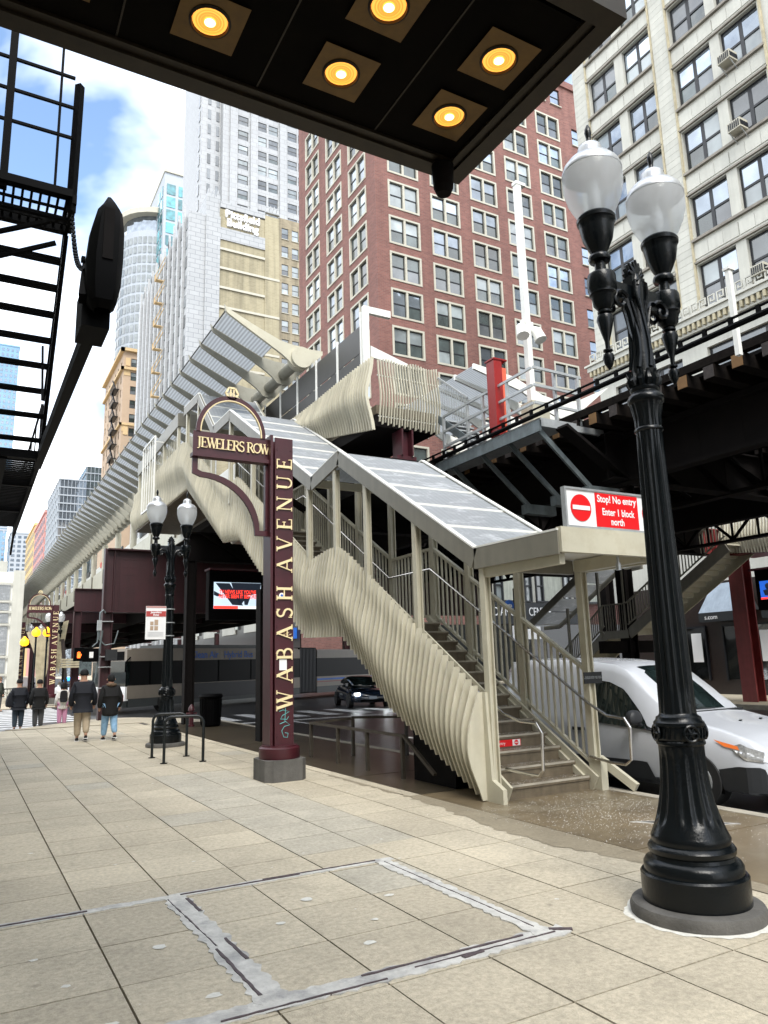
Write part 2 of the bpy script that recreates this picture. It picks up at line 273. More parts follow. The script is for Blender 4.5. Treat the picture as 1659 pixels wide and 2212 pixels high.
 greyf=M('grey_trousers', (0.06, 0.06, 0.06), 0.85), olive=M('dark_olive_jacket', (0.02, 0.025, 0.016), 0.85), pinkf=M('pink_trousers', (0.48, 0.22, 0.34), 0.85, var=0.1, scale=15), whitef=M('white_coat_fabric', (0.62, 0.60, 0.56), 0.85, var=0.1, scale=15), fur=M('brown_fur_trim', (0.12, 0.08, 0.05), 0.95, var=0.5, scale=60), sole=M('white_sole', (0.7, 0.7, 0.68), 0.6),
)
# ------------------------------------------------------------------ helpers
ORG = {}
def rec(o, loc): ORG[o.name] = Vector(loc)
def T(name, label, cat, loc=(0, 0, 0), group=None):
    o = bpy.data.objects.new(name, None); C.objects.link(o); o.location = loc; o.empty_display_size = 0.2
    o['label'] = label; o['category'] = cat
    if group: o['group'] = group
    rec(o, loc); return o
def tag(o, label, cat, group=None):
    o['label'] = label; o['category'] = cat
    if group: o['group'] = group
    return o
def st(o): o['kind'] = 'structure'; return o
def stuff(o): o['kind'] = 'stuff'; return o
def link(me, name, parent=None, loc=(0, 0, 0), rz=0.0):
    o = bpy.data.objects.new(name, me); C.objects.link(o)
    o.location = Vector(loc) - (ORG[parent.name] if parent else Vector())
    if rz: o.rotation_euler = (0, 0, rz)
    if parent: o.parent = parent
    ORG[o.name] = Vector(loc); return o
class MB:
    def __init__(s): s.v = []; s.f = []; s.mi = []; s.k = 0
    def mat(s, k): s.k = k; return s
    def add(s, vs, fs):
        b = len(s.v); s.v += [tuple(v) for v in vs]; s.f += [tuple(i + b for i in f) for f in fs]; s.mi += [s.k] * len(fs); return s
    def box(s, x0, x1, y0, y1, z0, z1):
        return s.add([(x0, y0, z0), (x1, y0, z0), (x1, y1, z0), (x0, y1, z0), (x0, y0, z1), (x1, y0, z1), (x1, y1, z1), (x0, y1, z1)],
                     [(0, 3, 2, 1), (4, 5, 6, 7), (0, 1, 5, 4), (1, 2, 6, 5), (2, 3, 7, 6), (3, 0, 4, 7)])
    def bar(s, p, q, w, h=None, up=(0, 0, 1)):
        """box beam from p to q, w across and h along up"""
        h = h or w; p = Vector(p); q = Vector(q); d = (q - p).normalized(); u = Vector(up)
        sd = d.cross(u)
        if sd.length < 1e-4: sd = d.cross(Vector((1, 0, 0)))
        sd.normalize(); u = sd.cross(d).normalized()
        vs = [c + sd * a * w / 2 + u * b * h / 2 for c in (p, q) for a, b in ((-1, -1), (1, -1), (1, 1), (-1, 1))]
        return s.add(vs, [(0, 1, 2, 3), (7, 6, 5, 4), (0, 4, 5, 1), (1, 5, 6, 2), (2, 6, 7, 3), (3, 7, 4, 0)])
    def ibeam(s, p, q, w, h, t=0.03, up=(0, 0, 1)):
        p = Vector(p); q = Vector(q); d = (q - p).normalized(); u = Vector(up)
        sd = d.cross(u); 
        if sd.length < 1e-4: sd = Vector((1, 0, 0))
        sd.normalize(); u = sd.cross(d).normalized()
        s.bar(p, q, t, h - 2 * t, u)
        for k in (-1, 1): s.bar(p + u * k * (h - t) / 2, q + u * k * (h - t) / 2, w, t, u)
        return s
    def tube(s, pts, r, n=8, close=True):
        pts = [Vector(p) for p in pts]; rings = []; N = len(pts)
        rr = r if isinstance(r, (list, tuple)) else [r] * N
        prev = None; b = len(s.v)
        for i, p in enumerate(pts):
            d = (pts[min(i + 1, N - 1)] - pts[max(i - 1, 0)]).normalized()
            if prev is None:
                a = d.cross(Vector((0, 0, 1)))
                if a.length < 1e-3: a = d.cross(Vector((0, 1, 0)))
                a.normalize()
            else:
                a = (prev - d * prev.dot(d)).normalized()
            prev = a; c = d.cross(a)
            s.v += [tuple(p + (a * math.cos(2 * PI * j / n) + c * math.sin(2 * PI * j / n)) * rr[i]) for j in range(n)]
        fs = []
        for i in range(N - 1):
            for j in range(n):
                fs.append((b + i * n + j, b + i * n + (j + 1) % n, b + (i + 1) * n + (j + 1) % n, b + (i + 1) * n + j))
        if close:
            fs.append(tuple(b + j for j in range(n))[::-1]); fs.append(tuple(b + (N - 1) * n + j for j in range(n)))
        s.f += fs; s.mi += [s.k] * len(fs); return s
    def lathe(s, prof, n=24, c=(0, 0, 0), flutes=0, fl=None):
        """prof: (radius, z); fl: flute depth fraction per point"""
        b = len(s.v)
        for i, (r, z) in enumerate(prof):
            dp = fl[i] if fl else 0
            for j in range(n):
                a = 2 * PI * j / n
                rr = r * (1 - dp * (0.5 - 0.5 * math.cos(a * flutes))) if flutes else r
                s.v.append((c[0] + rr * math.cos(a), c[1] + rr * math.sin(a), c[2] + z))
        fs = []
        for i in range(len(prof) - 1):
            for j in range(n):
                fs.append((b + i * n + j, b + i * n + (j + 1) % n, b + (i + 1) * n + (j + 1) % n, b + (i + 1) * n + j))
        fs.append(tuple(b + j for j in range(n))[::-1]); fs.append(tuple(b + (len(prof) - 1) * n + j for j in range(n)))
        s.f += fs; s.mi += [s.k] * len(fs); return s
    def prism(s, poly, ax, a, b):
        """poly of 2D points extruded along axis ax from a to b; 2D coords fill the other axes in order"""
        def P(u, v, w):
            return {0: (w, u, v), 1: (u, w, v), 2: (u, v, w)}[ax]
        n = len(poly)
        vs = [P(u, v, a) for u, v in poly] + [P(u, v, b) for u, v in poly]
        fs = [tuple(range(n)), tuple(range(2 * n - 1, n - 1, -1))] + [(i, i + n, (i + 1) % n + n, (i + 1) % n) for i in range(n)]
        return s.add(vs, fs)
    def strip(s, A, B):
        """surface between two polylines"""
        n = len(A); return s.add(list(A) + list(B), [(i, i + 1, n + i + 1, n + i) for i in range(n - 1)])
    def mesh(s, name, mats, smooth=False, org=None):
        me = bpy.data.meshes.new(name)
        vs = s.v if org is None else [(x - org[0], y - org[1], z - org[2]) for x, y, z in s.v]
        me.from_pydata(vs, [], s.f)
        if not isinstance(mats, (list, tuple)): mats = [mats]
        for mm in mats: me.materials.append(K[mm] if isinstance(mm, str) else mm)
        me.polygons.foreach_set('material_index', s.mi)
        bm = bmesh.new(); bm.from_mesh(me); bmesh.ops.recalc_face_normals(bm, faces=bm.faces); bm.to_mesh(me); bm.free()
        if smooth:
            me.polygons.foreach_set('use_smooth', [True] * len(me.polygons))
            try: me.set_sharp_from_angle(angle=math.radians(38))
            except Exception: pass
        me.update(); return me
    def build(s, name, mats, parent=None, smooth=False):
        """vertices are world coordinates; the object's origin is its parent's"""
        o0 = ORG[parent.name] if parent else Vector()
        o = link(s.mesh(name, mats, smooth, o0), name, parent, o0); return o
def kids(o): return [c for c in bpy.data.objects if c.parent == o]
def build_children():
    d = {}
    for c in bpy.data.objects:
        if c.parent: d.setdefault(c.parent.name, []).append(c)
    return d
def dup(root, loc, rz=0.0, label=None, cat=None, group=None, scale=None):
    tree = build_children()
    r = root.copy(); C.objects.link(r); r.location = loc; r.rotation_euler = (0, 0, rz)
    if label: r['label'] = label
    if group: r['group'] = group
    if scale: r.scale = (scale,) * 3
    ORG[r.name] = Vector(loc)
    for ch in tree.get(root.name, []):
        c = ch.copy(); C.objects.link(c); c.parent = r
        for g in tree.get(ch.name, []):
            e = g.copy(); C.objects.link(e); e.parent = c
    return r
def text(name, body, mat, parent, size, loc, rot=(PI / 2, 0, 0), ext=0.003, align='CENTER', sx=1.0, bold=0.0):
    cu = bpy.data.curves.new(name, 'FONT'); cu.body = body; cu.size = size; cu.extrude = ext; cu.align_x = align; cu.align_y = 'CENTER'; cu.offset = bold
    cu.space_line = 0.85; cu.resolution_u = 4
    t = bpy.data.objects.new(name, cu); C.objects.link(t)
    bpy.context.view_layer.update()
    me = bpy.data.meshes.new_from_object(t.evaluated_get(bpy.context.evaluated_depsgraph_get()))
    bpy.data.objects.remove(t); bpy.data.curves.remove(cu)
    me.materials.clear(); me.materials.append(K[mat])
    o = link(me, name, parent, loc); o.rotation_euler = rot; o.scale = (sx, 1, 1); return o
# serif capitals built from strokes, unit height
def arc(cx, cy, rx, ry, a0, a1, n=9): return [(cx + rx * math.cos(math.radians(a0 + (a1 - a0) * i / n)), cy + ry * math.sin(math.radians(a0 + (a1 - a0) * i / n))) for i in range(n + 1)]
TK, TN, SF = 0.15, 0.06, 0.05
def sf(x, y, w=0.3): return ([(x - w / 2, y), (x + w / 2, y)], SF)
GL = {
 'W': (1.15, [([(0.1, 1), (0.36, 0)], TK), ([(0.36, 0), (0.58, 1)], TN), ([(0.50, 1), (0.76, 0)], TK), ([(0.76, 0), (1.02, 1)], TN), sf(0.1, 0.98), sf(0.53, 0.98, 0.26), sf(1.02, 0.98, 0.24)]),
 'A': (0.92, [([(0.1, 0), (0.44, 1)], TN), ([(0.42, 1), (0.8, 0)], TK), ([(0.2, 0.33), (0.68, 0.33)], TN), sf(0.1, 0.02, 0.24), sf(0.8, 0.02)]),
 'B': (0.80, [([(0.2, 0), (0.2, 1)], TK), ([(0.05, 0.975), (0.42, 0.975)], SF), ([(0.05, 0.025), (0.45, 0.025)], SF), ([(0.2, 0.52), (0.42, 0.52)], TN), (arc(0.4, 0.75, 0.22, 0.22, 90, -90), 0.10), (arc(0.42, 0.27, 0.26, 0.245, 90, -90), 0.11)]),
 'S': (0.66, [(arc(0.34, 0.75, 0.21, 0.22, 30, 270) + arc(0.34, 0.26, 0.23, 0.25, 90, -150)[1:], 0.11), ([(0.55, 0.99), (0.55, 0.78)], SF), ([(0.08, 0.02), (0.08, 0.24)], SF)]),
 'H': (0.95, [([(0.2, 0), (0.2, 1)], TK), ([(0.75, 0), (0.75, 1)], TK), ([(0.2, 0.51), (0.75, 0.51)], TN), sf(0.2, 0.02), sf(0.2, 0.98), sf(0.75, 0.02), sf(0.75, 0.98)]),
 'V': (0.92, [([(0.12, 1), (0.46, 0)], TK), ([(0.46, 0), (0.78, 1)], TN), sf(0.12, 0.98), sf(0.78, 0.98, 0.24)]),
 'E': (0.78, [([(0.2, 0), (0.2, 1)], TK), ([(0.05, 0.97), (0.64, 0.97)], TN), ([(0.2, 0.52), (0.5, 0.52)], TN), ([(0.05, 0.03), (0.66, 0.03)], TN), ([(0.64, 1), (0.64, 0.8)], SF), ([(0.5, 0.62), (0.5, 0.42)], SF), ([(0.67, 0), (0.67, 0.22)], SF)]),
 'N': (0.98, [([(0.17, 0), (0.17, 1)], TN), ([(0.15, 1), (0.8, 0)], TK), ([(0.8, 0), (0.8, 1)], TN), sf(0.17, 0.02, 0.24), sf(0.13, 0.98, 0.2), sf(0.8, 0.98, 0.24)]),
 'U': (0.92, [([(0.2, 1), (0.2, 0.32)], TK), (arc(0.475, 0.3, 0.28, 0.27, 180, 360), 0.09), ([(0.755, 0.3), (0.755, 1)], TN), sf(0.2, 0.98), sf(0.755, 0.98, 0.24)]),
 'J': (0.52, [([(0.32, 1), (0.32, 0.1)], TK), (arc(0.17, 0.1, 0.15, 0.2, 0, -110), 0.07), sf(0.32, 0.98)]),
 'L': (0.72, [([(0.2, 0), (0.2, 1)], TK), sf(0.2, 0.98), ([(0.05, 0.03), (0.62, 0.03)], TN), ([(0.63, 0), (0.63, 0.24)], SF)]),
 'R': (0.86, [([(0.2, 0), (0.2, 1)], TK), ([(0.05, 0.97), (0.42, 0.97)], TN), ([(0.2, 0.5), (0.42, 0.5)], TN), (arc(0.4, 0.735, 0.22, 0.235, 90, -90), 0.10), ([(0.42, 0.5), (0.76, 0.0)], TK), sf(0.2, 0.02), sf(0.78, 0.025, 0.2)]),
 'O': (0.98, [(arc(0.48, 0.5, 0.36, 0.45, 0, 360, 20), 0.11)]),
}
def glyph(mb, ch, ox, oz, h, f, y0, y1):
    """strokes of one capital; f maps (u,v) in metres to (x,z); extruded y0..y1"""
    for k, (pts, w) in enumerate(GL[ch][1]):
        pts = [Vector((p[0] * h, p[1] * h)) for p in pts]; W2 = w * h / 2; L = []; R = []
        for i, p in enumerate(pts):
            d = (pts[min(i + 1, len(pts) - 1)] - pts[max(i - 1, 0)]).normalized(); nn = Vector((-d.y, d.x)) * W2
            if len(pts) == 2 and abs(d.x) > 0.02 and abs(d.y) > 0.6: nn = Vector((-math.copysign(W2 / max(abs(d.y), .3), d.y), 0))
            L.append(p + nn); R.append(p - nn)
        yy = y0 - 0.0004 * k
        for i in range(len(pts) - 1):
            poly = [f(ox + q.x, oz + q.y) for q in (L[i], L[i + 1], R[i + 1], R[i])]
            mb.prism(poly, 1, yy, y1)
# ================================================================== GROUND
st(MB().box(-700, 900, -60, 1500, -0.9, -0.45).build('ground', 'ground'))
st(MB().box(-60, 27.4, -20, 640, -0.44, -0.13).build('road', 'road'))
# west sidewalk bed and its separate slabs
pw = st(MB().prism([(-3, -12), (7.42, -12), (7.42, 24.0), (6.9, 26.2), (5.6, 28.3), (4.6, 28.9), (3.6, 28.3), (1.2, 25.45), (-3, 25.2)], 2, -0.4, -0.022).build('sidewalk', 'joint'))
XJ = [-0.35, 0.26, 0.87, 1.475, 2.085, 2.74, 3.38, 3.94, 4.52, 5.02]
YJ = [2.35, 3.10, 3.77, 4.53, 5.20, 5.90, 6.53, 7.20, 7.83] + [7.83 + 0.66 * i for i in range(1, 27)]
g = 0.006
n_sl = 0; rest = MB()
slabmesh = {}
for i in range(len(XJ) - 1):
    for j in range(len(YJ) - 1):
        x0, x1, y0, y1 = XJ[i] + g, XJ[i + 1] - g, YJ[j] + g, YJ[j + 1] - g
        if x0 < 0.2 and y0 < 9: continue
        dz = random.uniform(-0.0015, 0.0015)
        if j < 32:
            o = MB().box(x0, x1, y0, y1, -0.02, dz).build('concrete_slab', 'conc2' if (2.7 < x0 < 3.9 and 6.5 < y0 < 11.8) or (i * 7 + j * 13) % 29 == 0 else 'conc', pw); n_sl += 1
        elif not (x1 > 4.4 and y1 > 29): rest.box(x0, x1, y0, y1, -0.02, dz)
stuff(rest.build('concrete_slab', 'conc', pw))
# ragged damp tongue creeping over the joint onto the dry slabs
dm_ = MB(); A_ = []; B_ = []
for i in range(170):
    y = 4.2 + i * 0.039; d_ = 0.06 + 0.22 * max(0, math.sin((y - 4.3) * 0.9)) * (y < 7.6) + 0.03 * math.sin(y * 5.3) * math.sin(y * 2.1) + 0.025 * math.sin(y * 17 + 2 * math.sin(y * 6)) + random.uniform(-.014, .014); A_.append((5.04, y, 0.0032)); B_.append((5.04 - max(.008, d_), y, 0.0032))
dm_.strip(A_, B_); dm_.build('damp_patch', 'damp', pw)
YW = [-2, 1.5, 3.4, 5.0, 6.75, 8.5, 10.4, 12.3, 14.2, 16.1, 18.0, 20, 22, 24.0]
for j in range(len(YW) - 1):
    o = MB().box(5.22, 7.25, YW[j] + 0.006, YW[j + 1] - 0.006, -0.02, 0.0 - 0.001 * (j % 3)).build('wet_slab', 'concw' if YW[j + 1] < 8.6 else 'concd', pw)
    MB().box(5.035, 5.21, YW[j] + 0.004, YW[j + 1] - 0.004, -0.02, -0.001 * (j % 2)).build('border_slab', 'damp' if 3 < YW[j] < 6.8 else 'conc', pw)
mb = MB(); mb.prism([(5.22, 24.01), (7.25, 24.01), (6.75, 26.1), (5.5, 28.1), (4.6, 28.6), (3.7, 28.0), (1.3, 25.41), (5.22, 25.3)], 2, -0.02, -0.002); mb.build('corner_slab', 'conc', pw)
for j in range(-6, 24, 2):
    MB().box(7.26, 7.42, j + 0.004, j + 1.996, -0.35, 0.004).build('kerb_stone', 'kerb', pw)
# east sidewalk, far blocks
se = st(MB().box(22.3, 27.4, -20, 26.0, -0.4, 0.0).build('east_sidewalk', 'conc'))
st(MB().box(22.1, 22.3, -20, 26.0, -0.4, 0.01).build('east_kerb', 'kerb'))
st(MB().box(22.3, 60, 46.0, 640, -0.4, -0.02).build('far_east_sidewalk', 'conc'))
st(MB().box(-60, 5.2, 43.0, 52.5, -0.4, -0.10).build('far_west_sidewalk', 'conc'))
st(MB().box(-60, 7.4, 52.51, 640, -0.4, -0.10).build('far_west_block_pavement', 'conc'))
st(MB().box(27.41, 60, -20, 48, -0.44, -0.13).build('cross_street_road', 'road'))
# painted crossing across the side street (long bars parallel to the walk) and lane marks
for i in range(13):
    y = 26.6 + i * 1.22
    MB().box(-1.5, 4.15 + (0 if y > 29.2 else -1.6), y, y + 0.62, -0.129, -0.125).build('crossing_stripe', 'paint', bpy.data.objects['road'])
for i in range(9):
    MB().box(7.9 + i * 1.25, 8.45 + i * 1.25, 25.0, 28.2, -0.129, -0.125).build('crossing_stripe', 'paint', bpy.data.objects['road'])
MB().box(7.8, 14.5, 23.6, 23.9, -0.129, -0.125).build('stop_line', 'paint', bpy.data.objects['road'])
MB().box(9.5, 9.62, 8, 23.5, -0.129, -0.125).build('lane_line', 'paint', bpy.data.objects['road'])
# utility cover frame of worn mortar with dark seams
fr = T('vault_cover_frame', 'ladder-shaped frame of flaking pale grey mortar strips let into the sidewalk slabs', 'sidewalk frame', (2.4, 4.8, 0))
def ragged(x0, y0, x1, y1, w, name, mat, z, jag=0.02):
    mb = MB(); n = max(6, int(math.hypot(x1 - x0, y1 - y0) / 0.045)); d = Vector((x1 - x0, y1 - y0)).normalized(); nn = Vector((-d.y, d.x)); A = []; B = []; A2 = []; B2 = []
    for i in range(n + 1):
        t = i / n; p = Vector((x0 + (x1 - x0) * t, y0 + (y1 - y0) * t))
        a = p + nn * (w / 2 + random.uniform(-jag, jag)); b = p - nn * (w / 2 + random.uniform(-jag, jag))
        A.append((a.x, a.y, z)); B.append((b.x, b.y, z)); A2.append((a.x, a.y, -0.01)); B2.append((b.x, b.y, -0.01))
    mb.strip(A, B); mb.strip(A2, A); mb.strip(B, B2); return mb.build(name, mat, fr)
ragged(-0.4, 5.98, 3.36, 5.98, 0.085, 'mortar_strip', 'strip', 0.0045, 0.012)
ragged(0.5, 3.88, 3.40, 3.88, 0.15, 'mortar_strip', 'strip', 0.0060, 0.018)
ragged(1.50, 3.80, 1.50, 5.96, 0.17, 'mortar_strip', 'strip', 0.0075, 0.02)
ragged(3.24, 3.86, 3.24, 5.94, 0.135, 'mortar_strip', 'strip', 0.0090, 0.018)
for a in [(-0.4, 5.97, 0.9, 5.965, 0.022), (1.55, 5.975, 2.5, 5.97, 0.02), (2.2, 6.0, 3.2, 5.99, 0.012)]: ragged(*a[:4], a[4] * .62, 'dark_seam', 'rustmk', 0.0115, 0.003)
for a in [(1.455, 4.0, 1.455, 4.75, 0.03), (1.56, 4.5, 1.555, 4.9, 0.03), (1.57, 5.5, 1.565, 5.85, 0.03), (1.47, 4.8, 1.44, 5.9, 0.01), (3.25, 4.0, 3.24, 5.9, 0.010), (2.0, 3.93, 3.1, 3.925, 0.022), (1.2, 3.83, 2.1, 3.825, 0.014), (2.6, 3.84, 2.75, 3.86, 0.05), (3.3, 3.92, 3.42, 3.84, 0.05), (2.3, 3.87, 3.3, 3.865, 0.007)]:
    ragged(*a[:4], a[4] * .62, 'dark_seam', 'rustmk', 0.0125, 0.004)
# pale gum spots and stains
sp = MB()
for (x, y, r) in [(1.18, 5.0, .05), (2.3, 5.35, .055), (1.95, 4.98, .04), (2.27, 4.35, .05), (1.26, 4.15, .05), (2.83, 5.1, .045), (2.5, 4.7, .03), (0.75, 4.1, .04), (0.62, 4.7, .03), (0.5, 5.2, .03), (3.75, 4.35, .02), (0.7, 8.1, .03), (1.3, 7.2, .02), (1.9, 6.9, .02), (2.6, 8.4, .02), (2.8, 6.6, .02)] + [(random.uniform(0.2, 4.9), random.uniform(4, 20), random.uniform(.006, .02)) for _ in range(60)]:
    k = 9; sp.add([(x + r * random.uniform(.6, 1.1) * math.cos(2 * PI * i / k), y + 0.8 * r * random.uniform(.6, 1.1) * math.sin(2 * PI * i / k), 0.0035) for i in range(k)], [tuple(range(k))])
stuff(tag(sp.build('gum_spot', 'gum'), 'pale flattened gum spots scattered over the sidewalk slabs', 'gum spots'))
sl = MB()
for i in range(3200):
    if i % 3 == 0:
        k = random.randrange(0, 8); y = 7.47 + 0.255 * k + random.uniform(0.03, 0.24); x = random.uniform(5.8, 7.1); z = 0.1643 * (k + 1) + 0.003
    else:
        x = random.gauss(6.2, 0.75); y = random.gauss(6.2, 0.85); z = 0.0
        if x > 7.3 or x < 4.2 or y > 7.4 or y < 3.5: continue
    s_ = random.uniform(0.0016, 0.0042)
    a = random.uniform(0, PI); c_, n_ = s_ * math.cos(a), s_ * math.sin(a)
    sl.add([(x - c_, y - n_, z), (x + n_, y - c_, z), (x + c_, y + n_, z), (x - n_, y + c_, z), (x, y, z + s_)], [(0, 1, 4), (1, 2, 4), (2, 3, 4), (3, 0, 4)])
stuff(tag(sl.build('rock_salt', 'salt'), 'white grains of de-icing salt on the wet pavement and lowest steps', 'rock salt'))
# compass star inlay in the pavement
si = T('star_inlay', 'dark four-pointed star set flush in the wet pavement behind the near lamp post', 'pavement inlay', (6.48, 5.45, 0))
cx, cy = 6.42, 5.46
for k in range(4):
    a = math.radians(-42 + 90 * k); L = 0.52
    tip = (cx + L * math.cos(a), cy + L * math.sin(a)); q = [(cx + 0.13 * math.cos(a + s), cy + 0.13 * math.sin(a + s)) for s in (-0.785, 0.785)]
    MB().prism([q[0], tip, q[1], (cx, cy)], 2, 0.001, 0.0045).build('star_point', 'black' if k % 2 == 0 else 'concg', si)
    m2 = MB()
    m2.bar((q[0][0], q[0][1], 0.004), (tip[0], tip[1], 0.004), 0.016, 0.006); m2.bar((q[1][0], q[1][1], 0.004), (tip[0], tip[1], 0.004), 0.016, 0.006); m2.build('star_edge', 'strip', si)
# ================================================================== WEST STAIR
def lerp(tab, y):
    for (a, za), (b, zb) in zip(tab, tab[1:]):
        if y <= b: return za + (zb - za) * max(0, (y - a)) / (b - a)
    return tab[-1][1]
CT = [(7.55, 1.22), (11.3, 3.5), (11.65, 3.66), (12.0, 3.68), (12.85, 3.58), (17.0, 6.10), (17.3, 6.24), (18.15, 6.16), (22.3, 8.5), (22.7, 8.62), (30.4, 8.48)]
CB = [(7.55, -0.02), (8.3, .30), (9.9, .98), (10.66, 1.55), (11.55, 2.10), (13.2, 2.15), (15, 3.27), (17.0, 4.62), (18.3, 4.75), (22.1, 7.0), (30.4, 7.0)]
sw = T('station_stair', 'long cream covered stair with wavy fin cladding rising from the sidewalk to the elevated station', 'station stair', (6.4, 7.5, 0))
def ribbon(ax, c0, th, inner, outer):
    """curved blade between two edge polylines (u, z), extruded th either side of c0 along axis ax"""
    mb = MB(); n = len(inner); P = (lambda u, z, w: (u, w, z)) if ax == 1 else (lambda u, z, w: (w, u, z))
    for w in (c0 - th, c0 + th): mb.v += [P(u, z, w) for u, z in inner] + [P(u, z, w) for u, z in outer]
    a, b = 0, 2 * n
    for k in range(n - 1):
        mb.f += [(k, k + 1, n + k + 1, n + k), (b + k, b + n + k, b + n + k + 1, b + k + 1), (n + k, n + k + 1, b + n + k + 1, b + n + k), (k, b + k, b + k + 1, k + 1)]
    mb.f += [(0, n, b + n, b), (n - 1, b + n - 1, b + 2 * n - 1, 2 * n - 1)]; mb.mi = [0] * len(mb.f); return mb
random.seed(3)
y = 7.62; nf = 0; X0 = 5.70
while y < 30.35 and nf < 190:
    zt, zb = lerp(CT, y), lerp(CB, y); H = zt - zb; N = 10; outer = []; inner = []
    ph = (y - 8.6) * 0.62
    for i in range(N + 1):
        t = i / N
        lean = 0.085 * math.sin(t * 1.5 * PI - ph * 1.0 + 0.9) * math.sin(PI * min(1, t * 1.15)) ** 0.7 + 0.06 * math.sin(PI * t)
        if y < 10.5:
            q_ = (10.5 - y) / 2.9; lean = lean * (1 - q_) + q_ * 0.05
            w = 0.075 + q_ * (0.02 + 0.19 * math.sin(PI * t) ** 1.3)
        else: w = 0.072
        if 11.5 < y < 15.5 and t < 0.72: w = 0.048
        outer.append((X0 - 0.02 - lean - w, zb + H * t)); inner.append((X0 - 0.02 - lean, zb + H * t))
    ribbon(1, y, 0.0125, inner, outer).build('cladding_fin', 'fin', sw); nf += 1; y += 0.127
mb = MB()                                            # backing rods of the cladding
for t in (0.12, 0.38, 0.64, 0.93):
    ys = [7.6, 11.5, 12.8, 17.2, 18.2, 22.4, 30.3]
    for a, b in zip(ys, ys[1:]):
        f = lambda q: lerp(CB, q) + (lerp(CT, q) - lerp(CB, q)) * t
        mb.bar((X0 + 0.045, a, f(a)), (X0 + 0.045, b, f(b)), 0.025, 0.045)
mb.build('cladding_rail', 'cream', sw)
FL = [(7.47, 11.04, 0.0, 2.3, 14), (12.5, 16.65, 2.3, 4.8, 16), (17.95, 22.2, 4.8, 7.2, 15)]
for (ya, yb, za, zb, n) in FL:
    r = (zb - za) / n; d = (yb - ya) / n
    for k in range(n):
        mb = MB(); zt_ = za + r * (k + 1); y0 = ya + d * k
        mb.box(5.74, 7.12, y0 - 0.012, y0 + d + 0.01, zt_ - 0.045, zt_)
        mb.box(5.745, 7.115, y0 + 0.004, y0 + 0.03, zt_ - r - 0.002, zt_ - 0.045)
        s_ = mb.build('step', 'step', sw); MB().box(5.75, 7.11, y0 - 0.014, y0 + 0.012, zt_ - 0.02, zt_ + 0.002).build('nosing', 'kerb', s_)
    for x in (5.76, 7.14):
        MB().bar((x, ya - 0.05, za + 0.02), (x, yb, zb - 0.12), 0.035, 0.34).build('stringer', 'cream', sw)
    MB().bar((7.12, ya + 0.05, za + 0.10), (7.12, yb + .1, zb + 0.10), 0.07, 0.08).build('stringer_cap', 'cream', sw)
MB().box(5.74, 7.2, 11.04, 12.5, 2.18, 2.3).build('landing', 'step', sw)
MB().box(5.74, 7.2, 16.65, 17.95, 4.67, 4.8).build('landing', 'step', sw)
MB().box(5.74, 7.45, 22.2, 30.3, 7.0, 7.19).build('landing', 'step', sw)
# dark enclosure and underside below the lower flights
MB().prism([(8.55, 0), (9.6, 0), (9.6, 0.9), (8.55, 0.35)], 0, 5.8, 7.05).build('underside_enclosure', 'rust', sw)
for (ya, yb, za, zb, n) in FL:
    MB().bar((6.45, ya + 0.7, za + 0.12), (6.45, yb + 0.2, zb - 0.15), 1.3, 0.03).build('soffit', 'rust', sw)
RT = [(6.08, 3.03), (7.63, 3.05), (11.53, 5.38), (12.72, 5.17), (17.87, 8.15), (19.35, 8.15), (20.95, 9.66), (22.6, 9.72)]
XL, XR = 5.60, 7.42
for i in range(len(RT) - 1):
    (ya, za), (yb, zb) = RT[i], RT[i + 1]
    flat = i == 0
    if not flat:
        n = max(1, round(math.hypot(yb - ya, zb - za) / 0.85))
        for k in range(n):
            t0, t1 = k / n, (k + 1) / n
            p = lambda x, t, o: (x, ya + (yb - ya) * t, za + (zb - za) * t + o)
            mb = MB(); e = 0.012
            mb.add([p(XL + .05, t0 + e, -.03), p(XR - .05, t0 + e, -.03), p(XR - .05, t1 - e, -.03), p(XL + .05, t1 - e, -.03), p(XL + .05, t0 + e, -.045), p(XR - .05, t0 + e, -.045), p(XR - .05, t1 - e, -.045), p(XL + .05, t1 - e, -.045)],
                   [(0, 1, 2, 3), (7, 6, 5, 4), (0, 4, 5, 1), (1, 5, 6, 2), (2, 6, 7, 3), (3, 7, 4, 0)])
            mb.build('roof_panel', 'roofp', sw)
            if k: MB().bar(p(XL + .05, t0, -.035), p(XR - .05, t0, -.035), 0.02, 0.04).build('roof_joint', 'white', sw)
    for x, s_ in ((XL, 1), (XR, -1)):
        c_ = 'taupe' if s_ > 0 else 'cream'
        MB().bar((x + 0.02 * s_, ya, za - 0.14), (x + 0.02 * s_, yb, zb - 0.14), 0.045, 0.26).build('roof_beam', c_, sw)
        MB().bar((x + 0.035 * s_, ya, za + 0.003), (x + 0.035 * s_, yb, zb + 0.003), 0.08, 0.022).build('roof_edge_trim', 'white', sw)
for y_, z_ in RT[2:7]:
    MB().bar((XL + .04, y_, z_ - .13), (XR - .04, y_, z_ - .13), 0.07, 0.14).build('roof_crossbeam', 'cream', sw)
